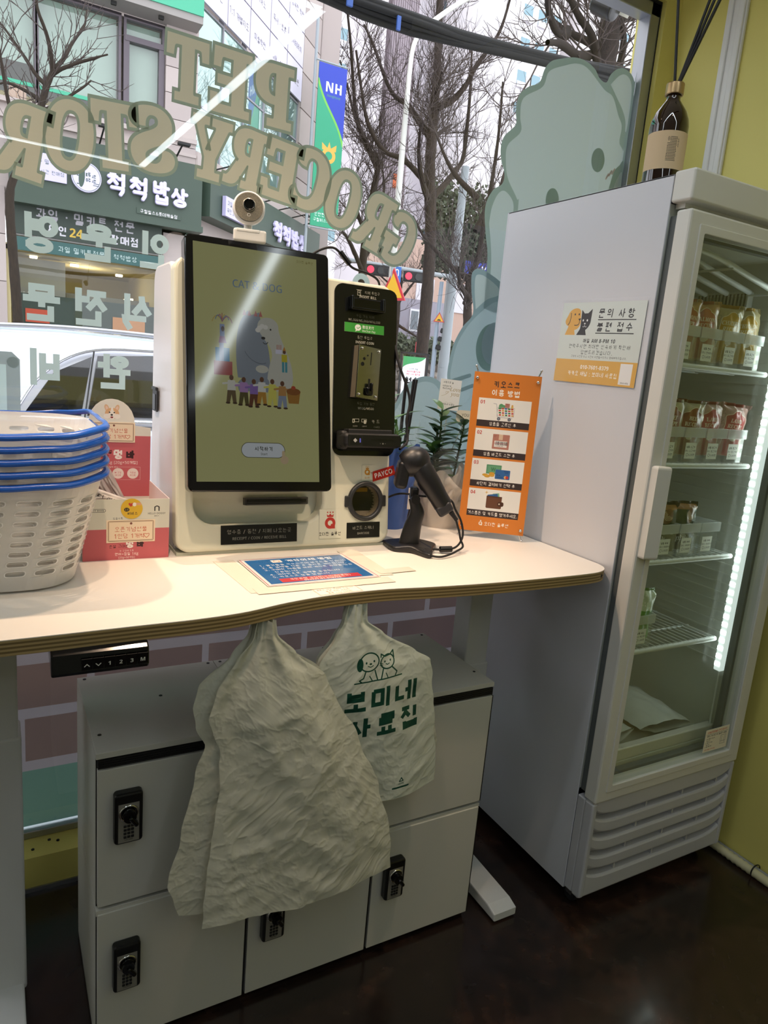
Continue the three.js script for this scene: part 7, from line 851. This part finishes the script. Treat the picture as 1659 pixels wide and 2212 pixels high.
{ // apartment towers and low buildings in the distance
  const tower = (name, label, x0, x1, z, h, m, cols, fl, dep, wm, glassM, y0 = 0, top = 99) => {
    const T = thing(name, label, 'building', [0, 0, 0], 0, 'apartment towers beyond the trees'), w = (x1 - x0) / cols, fh = h / fl;
    part('wall', bx(x0, x1, GY, h, z - dep, z), m, T);
    for (let f = 0; f < fl; f++) { const y = f * fh; if (y < y0 || y > top) continue; for (let c = 0; c < cols; c++) { const o = part('window', bx(x0 + c * w + w * 0.16, x0 + (c + 1) * w - w * 0.16, y + fh * 0.28, y + fh * 0.84, z, z + 0.08), wm, T); part('pane', bx(x0 + c * w + w * 0.2, x0 + (c + 1) * w - w * 0.2, y + fh * 0.33, y + fh * 0.79, z + 0.08, z + 0.1), glassM, o); part('railing', bx(x0 + c * w + w * 0.14, x0 + (c + 1) * w - w * 0.14, y + fh * 0.24, y + fh * 0.42, z + 0.3, z + 0.36), wm, o); } } return T;
  };
  const cream = mat('#e6e2e6', 0.8), mauve = mat('#b3a8ae', 0.8), gl = mat('#7f9ca6', 0.25), fr = mat('#dcd8dc', 0.6), gl2 = mat('#647e8c', 0.25);
  tower('apartment_tower', 'white apartment tower behind the bank banner', 28.9, 31.6, -70, 62, cream, 2, 20, 12, fr, gl, 12, 40); tower('apartment_tower', 'pale apartment tower with a blank grey flank left of the lamp post', 32.2, 36.6, -72, 70, mat('#cfc8cc', 0.8), 1, 22, 12, fr, gl, 60, 61);
  const t2 = tower('apartment_tower', 'mauve ribbed tower behind the white lamp post', 38.7, 42.0, -75, 80, mauve, 1, 24, 12, fr, gl, 90, 91); for (let k = 0; k < 12; k++) part('rib', bx(38.8 + k * 0.27, 38.88 + k * 0.27, GY, 80, -75, -74.85), mat('#a1969c', 0.8), t2); part('emblem', bx(40.3, 41, 21.5, 23, -74.85, -74.8), mat('#c8643c', 0.6), t2);
  tower('apartment_tower', 'white apartment tower with mauve piers behind the ginkgo tree', 47.5, 57, -80, 84, cream, 4, 26, 14, mat('#9a8f96', 0.7), gl2, 8, 52); tower('apartment_tower', 'white balcony apartment tower left of the dog picture', 46, 51.5, -62, 70, mat('#eae6e8', 0.8), 3, 24, 14, fr, gl, 8, 46); tower('apartment_tower', 'white balcony apartment tower above the dog picture', 54.5, 66, -60, 70, mat('#efeaea', 0.8), 5, 24, 14, fr, gl, 18, 46);
  const L = thing('low_house', 'low mauve house with one white window beyond the street', 'house', [0, 0, 0]); part('wall', bx(13.6, 17.5, GY, 4.3, -30, -26), mat('#9d98a4', 0.8), L); const w = part('window', bx(15.3, 15.75, 3.0, 3.9, -26, -25.95), mat('#e8e8ee', 0.6), L); part('pane', bx(15.36, 15.69, 3.08, 3.82, -25.95, -25.93), mat('#6a747c', 0.1), w);
  const P = thing('low_house', 'pink brick low house behind the right hand tree', 'house', [0, 0, 0]); part('wall', bx(17.7, 26, GY, 7.5, -36, -30.2), mat('#b59a8c', 0.85), P); for (let k = 0; k < 4; k++) part('window', bx(18 + k * 1.9, 19 + k * 1.9, 4.4, 5.8, -30.2, -30.15), mat('#c9c6cc', 0.4), P);
  // stone retaining wall of single boulders, hedge above
  const RW = thing('retaining_wall', 'rough boulder retaining wall under the hedge', 'stone wall', [0, 0, 0]), sg = [0, 1, 2].map((k) => { const g = new THREE.IcosahedronGeometry(0.5, 1), p = g.attributes.position; for (let i = 0; i < p.count; i++) { const q = 1 + 0.22 * noise3(p.getX(i) * 2 + k * 5, p.getY(i) * 2, p.getZ(i) * 2); p.setXYZ(i, p.getX(i) * q, p.getY(i) * q, p.getZ(i) * q); } g.computeVertexNormals(); return g; }), smt = [mat('#8f8780', 0.9), mat('#a39a90', 0.9), mat('#77716c', 0.9)];
  for (let r = 0; r < 5; r++) for (let k = 0; k < 12; k++) { const s = part('boulder', sg[(k + r) % 3], smt[(k * 2 + r) % 3], RW); s.position.set(12.9 + k * 0.5 + (r % 2) * 0.25, -0.05 + r * 0.4, -24 - r * 0.06); s.scale.set(0.62, 0.48, 0.5); s.rotation.y = k * 1.7 + r; }
  const hedge = (label, x0, x1, y, z, h, n, m) => { const g = new THREE.TetrahedronGeometry(0.09), I = new THREE.InstancedMesh(g, m, n); I.name = numbered('hedge'); const q = new THREE.Object3D(); for (let i = 0; i < n; i++) { q.position.set(rr(x0, x1), y + h * Math.sqrt(rnd()) * rr(0.2, 1), z + rr(-0.6, 0.6)); q.rotation.set(rr(0, 6), rr(0, 6), rr(0, 6)); q.scale.setScalar(rr(0.5, 1.5)); q.updateMatrix(); I.setMatrixAt(i, q.matrix); } I.castShadow = true; scene.add(I); tag(I, label, 'hedge', null, 'stuff'); };
  hedge('grey green winter hedge above the boulder wall', 12.6, 19, 1.7, -24.6, 1.1, 5200, mat('#5c6450', 0.9)); hedge('dark evergreen clump behind the ginkgo trunk', 13.2, 16, 4.6, -21.5, 3.4, 3600, mat('#4b5240', 0.9)); hedge('dark evergreen bush beside the right hand tree', 15.2, 17.6, 1.2, -20.5, 2.4, 2600, mat('#3f4838', 0.9));
}
// ---------- bare winter trees ----------
{
  const barkT = noiseTex(256, (u, v) => { const a = fbm(u, v * 0.25, 26, 3); const c = 92 + 60 * a; return [c, c * 0.9, c * 0.8]; }); barkT.colorSpace = THREE.SRGBColorSpace; barkT.repeat.set(2, 3);
  const bark = mat('#9c9088', 0.95, { map: barkT, bumpMap: barkT, bumpScale: 0.02 }), twigM = mat('#4a403c', 0.9), barkL = mat('#8e8377', 0.95, { map: barkT });
  const lengthOf = (p) => p.slice(1).reduce((s, q, i) => s + Math.hypot(q[0] - p[i][0], q[1] - p[i][1], q[2] - p[i][2]), 0);
  function limb(pts, r0, r1, k = 8) { const c = curve(pts), n = Math.max(8, pts.length * 4), pos = [], nor = [], uv = [], idx = [], f = c.computeFrenetFrames(n, false); for (let i = 0; i <= n; i++) { const t = i / n, p = c.getPoint(t), r = (r0 + (r1 - r0) * t) * (1 + 0.06 * Math.sin(i * 2.3)); for (let j = 0; j < k; j++) { const a = j / k * Math.PI * 2, d = f.normals[i].clone().multiplyScalar(Math.cos(a)).addScaledVector(f.binormals[i], Math.sin(a)); pos.push(p.x + d.x * r, p.y + d.y * r, p.z + d.z * r); nor.push(d.x, d.y, d.z); uv.push(j / k, t * n * 0.15); } } for (let i = 0; i < n; i++) for (let j = 0; j < k; j++) { const a = i * k + j, b = i * k + (j + 1) % k; idx.push(a, b, a + k, b, b + k, a + k); } const g = new THREE.BufferGeometry(); g.setAttribute('position', new THREE.Float32BufferAttribute(pos, 3)); g.setAttribute('normal', new THREE.Float32BufferAttribute(nor, 3)); g.setAttribute('uv', new THREE.Float32BufferAttribute(uv, 2)); g.setIndex(idx); return g; }
  function tree(name, label, limbs, r, tw, spread, depth, o = {}) {
    const T = thing(name, label, 'tree', [0, 0, 0], 0, 'bare street trees'), tw_ = [], ls = [];
    limbs.forEach((pts, i) => { const z0 = pts[0][2]; pts = pts.map((p, k) => [p[0], p[1], p[2] + (i ? (k / (pts.length - 1)) * spread * Math.sin(i * 2.4) : 0)]); if (!i) pts.unshift([pts[0][0], GY, pts[0][2]]); const R0 = i ? r * (o.limb ?? 0.5) : r, R1 = i ? r * 0.14 : r * 0.45; part(i ? 'limb' : 'trunk', limb(pts, R0, R1, i ? 7 : 12), o.m ?? bark, T); ls.push([pts, R0, R1, i]); });
    const seg = (p, d, len, rad, lev) => { const steps = 3; let a = p.clone(), v = d.clone(); for (let s = 0; s < steps; s++) { v.add(V3(rr(-0.22, 0.22), rr(-0.08, 0.24), rr(-0.22, 0.22))).normalize(); const b = a.clone().addScaledVector(v, len / steps); const q0 = rad * (1 - s / steps * 0.5), q1 = rad * (1 - (s + 1) / steps * 0.5); tw_.push(rod(a.toArray(), b.toArray(), q0, 4, q1)); if (lev > 0) for (let k = 0; k < 2; k++) { if (rnd() < 0.2) continue; const w = v.clone().applyAxisAngle(V3(rr(-1, 1), rr(-1, 1), rr(-1, 1)).normalize(), rr(0.5, 1.2)); w.y += 0.18; seg(b, w.normalize(), len * rr(0.45, 0.75), rad * 0.6, lev - 1); } a = b; } };
    for (const [pts, , , i] of ls) { const c = curve(pts), n = Math.max(2, Math.round(lengthOf(pts) * tw)); for (let k = 0; k < n; k++) { const t = i ? rr(0.12, 1) : rr(0.55, 1), p = c.getPoint(t), d = c.getTangent(t).applyAxisAngle(V3(rr(-1, 1), rr(-0.6, 0.6), rr(-1, 1)).normalize(), rr(0.6, 1.5)); d.y += 0.25; seg(p, d.normalize(), rr(0.5, 1.1) * (o.len ?? 1), (o.tr ?? 0.012), depth); } }
    const t = part('twigs', G(tw_), o.tm ?? twigM, T); t.userData.kind = 'stuff';
  }
  tree('ginkgo_tree', 'bare ginkgo tree with a furrowed trunk in the middle of the view', [[[9.27,0.84,-15.0],[9.27,2.3,-15.0],[9.26,3.6,-15.0],[9.2,4.65,-15.0],[9.05,5.78,-15.0],[9.0,6.46,-15.0],[9.0,6.87,-15.0],[8.99,7.33,-15.0],[8.99,7.94,-15.0],[8.96,8.46,-15.0],[8.89,9.46,-15.0]],[[9.0,7.28,-15.0],[9.34,7.49,-15.0],[9.55,7.81,-15.0],[9.68,8.22,-15.0],[10.04,8.88,-15.0],[10.14,9.65,-15.0]],[[8.98,6.64,-15.0],[8.85,6.94,-15.0],[8.57,7.37,-15.0],[8.36,7.55,-15.0],[8.21,7.89,-15.0],[7.92,8.64,-15.0],[7.74,9.12,-15.0]],[[8.91,7.23,-15.0],[8.7,7.4,-15.0],[8.43,7.56,-15.0]],[[9.08,5.56,-15.0],[8.91,5.75,-15.0],[8.36,6.08,-15.0],[7.84,6.18,-15.0],[7.43,6.65,-15.0],[7.23,7.28,-15.0],[7.05,8.04,-15.0]],[[9.14,5.37,-15.0],[9.55,5.79,-15.0],[9.94,6.24,-15.0],[10.17,6.56,-15.0],[10.28,7.3,-15.0],[10.34,8.28,-15.0],[10.35,9.13,-15.0]],[[9.11,5.26,-15.0],[8.59,5.57,-15.0],[8.17,5.98,-15.0],[7.89,6.4,-15.0]],[[9.07,6.36,-15.0],[9.34,6.82,-15.0],[9.81,7.2,-15.0],[10.31,7.54,-15.0]]], 0.17, 4.6, 1.4, 2);
  tree('bare_tree', 'bare tree behind the letters left of the lamp post', [[[8.59,2.47,-17.0],[8.51,3.17,-17.0],[8.47,4.09,-17.0],[8.48,4.77,-17.0],[8.55,5.46,-17.0],[8.7,6.39,-17.0],[8.58,6.67,-17.0]],[[8.67,6.34,-17.0],[8.07,6.98,-17.0],[7.8,7.45,-17.0],[7.64,7.82,-17.0],[7.43,8.58,-17.0],[7.23,9.12,-17.0],[7.02,9.64,-17.0]],[[8.7,6.37,-17.0],[8.48,6.97,-17.0],[8.3,7.57,-17.0],[8.21,8.27,-17.0],[8.08,9.05,-17.0]],[[8.48,4.77,-17.0],[8.06,5.04,-17.0],[7.71,5.42,-17.0],[7.43,5.69,-17.0]],[[8.47,4.09,-17.0],[8.84,4.6,-17.0],[9.22,4.89,-17.0],[9.57,5.01,-17.0]],[[8.52,5.12,-17.0],[8.95,5.53,-17.0],[9.18,6.02,-17.0],[9.18,6.69,-17.0]],[[8.49,3.75,-17.0],[7.93,4.24,-17.0],[7.53,4.4,-17.0],[7.21,4.41,-17.0]]], 0.13, 5, 1.4, 2);
  tree('bare_tree', 'dark forked bare tree beside the cat picture', [[[8.53,1.2,-12.0],[8.49,2.04,-12.0],[8.41,2.61,-12.0],[8.37,3.14,-12.0],[8.39,3.32,-12.0]],[[8.39,3.32,-12.0],[8.43,3.68,-12.0],[8.39,4.34,-12.0],[8.37,5.02,-12.0],[8.31,5.83,-12.0],[8.18,6.61,-12.0]],[[8.36,3.24,-12.0],[8.11,3.47,-12.0],[7.89,3.74,-12.0],[7.67,4.05,-12.0],[7.52,4.44,-12.0]],[[8.33,2.79,-12.0],[8.29,2.88,-12.0],[7.97,3.04,-12.0],[7.81,3.15,-12.0],[7.67,3.22,-12.0],[7.55,3.31,-12.0]],[[8.4,4.17,-12.0],[8.69,4.74,-12.0],[8.98,5.13,-12.0],[9.12,5.76,-12.0]],[[8.38,4.77,-12.0],[7.97,5.11,-12.0],[7.76,5.47,-12.0],[7.6,5.92,-12.0]]], 0.13, 4, 1, 2);
  tree('bare_tree', 'large dark bare tree rising above the dog picture', [[[7.51,3.43,-8.0],[7.49,4.6,-8.0],[7.41,5.41,-8.0],[7.46,5.82,-8.0],[7.46,6.17,-8.0],[7.39,6.7,-8.0]],[[7.44,5.36,-8.0],[7.17,5.75,-8.0],[6.94,5.88,-8.0],[6.64,5.93,-8.0],[6.34,6.04,-8.0],[6.08,6.2,-8.0]],[[7.47,5.88,-8.0],[7.24,6.05,-8.0],[7.08,6.22,-8.0],[6.99,6.47,-8.0]],[[7.17,5.75,-8.0],[6.74,5.58,-8.0],[6.27,5.51,-8.0],[5.91,5.36,-8.0]],[[7.47,6.11,-8.0],[7.71,6.35,-8.0],[8.0,6.49,-8.0],[8.27,6.74,-8.0]],[[7.44,5.53,-8.0],[7.8,5.74,-8.0],[7.95,6.19,-8.0],[7.93,6.52,-8.0],[7.92,6.81,-8.0]],[[6.72,5.93,-8.0],[6.55,5.75,-8.0],[6.25,5.64,-8.0],[5.94,5.68,-8.0],[5.69,5.82,-8.0]]], 0.24, 4, 0.8, 2, { limb: 0.26, tr: 0.014, m: mat('#7d716a', 0.95, { map: barkT, bumpMap: barkT, bumpScale: 0.02 }) });
  tree('bare_tree', 'thin bare tree in front of the shop building at left', [[[0.29,1.17,-9.0],[0.27,1.49,-9.0],[0.23,2.26,-9.0],[0.21,2.75,-9.0],[0.24,3.0,-9.0],[0.39,3.36,-9.0],[0.52,3.79,-9.0],[0.6,4.06,-9.0],[0.66,4.2,-9.0]],[[0.65,4.19,-9.0],[0.61,4.4,-9.0],[0.57,4.51,-9.0],[0.5,4.66,-9.0],[0.48,4.8,-9.0],[0.46,4.92,-9.0]],[[0.66,4.2,-9.0],[0.76,4.35,-9.0],[0.83,4.51,-9.0],[0.89,4.63,-9.0],[0.99,4.81,-9.0],[1.02,5.0,-9.0]],[[0.62,4.12,-9.0],[0.72,4.19,-9.0],[0.88,4.27,-9.0],[1.01,4.32,-9.0],[1.15,4.37,-9.0]],[[0.51,3.73,-9.0],[0.62,3.82,-9.0],[0.74,3.92,-9.0],[0.95,4.11,-9.0],[1.03,4.2,-9.0]],[[0.58,4.02,-9.0],[0.49,4.11,-9.0],[0.37,4.29,-9.0],[0.24,4.47,-9.0],[0.16,4.58,-9.0]],[[0.39,3.36,-9.0],[0.23,3.69,-9.0],[0.15,4.11,-9.0],[0.08,4.43,-9.0]],[[0.54,3.85,-9.0],[0.4,3.95,-9.0],[0.23,4.02,-9.0],[0.11,4.01,-9.0]]], 0.06, 6.5, 0.4, 1, { len: 0.42, tr: 0.006, limb: 0.42, m: barkL });
  tree('bare_tree', 'small bare tree in front of the low mauve house', [[[12.42,1.97,-22.0],[12.46,3.09,-22.0],[12.46,3.87,-22.0],[12.51,4.5,-22.0]],[[12.44,3.64,-22.0],[12.76,4.22,-22.0],[13.08,4.73,-22.0]],[[12.48,3.87,-22.0],[12.15,4.3,-22.0],[11.89,4.57,-22.0]],[[12.44,2.93,-22.0],[12.93,2.66,-22.0],[13.24,2.45,-22.0]]], 0.12, 2.5, 0.6, 2);
}
renderer.render(scene, camera);
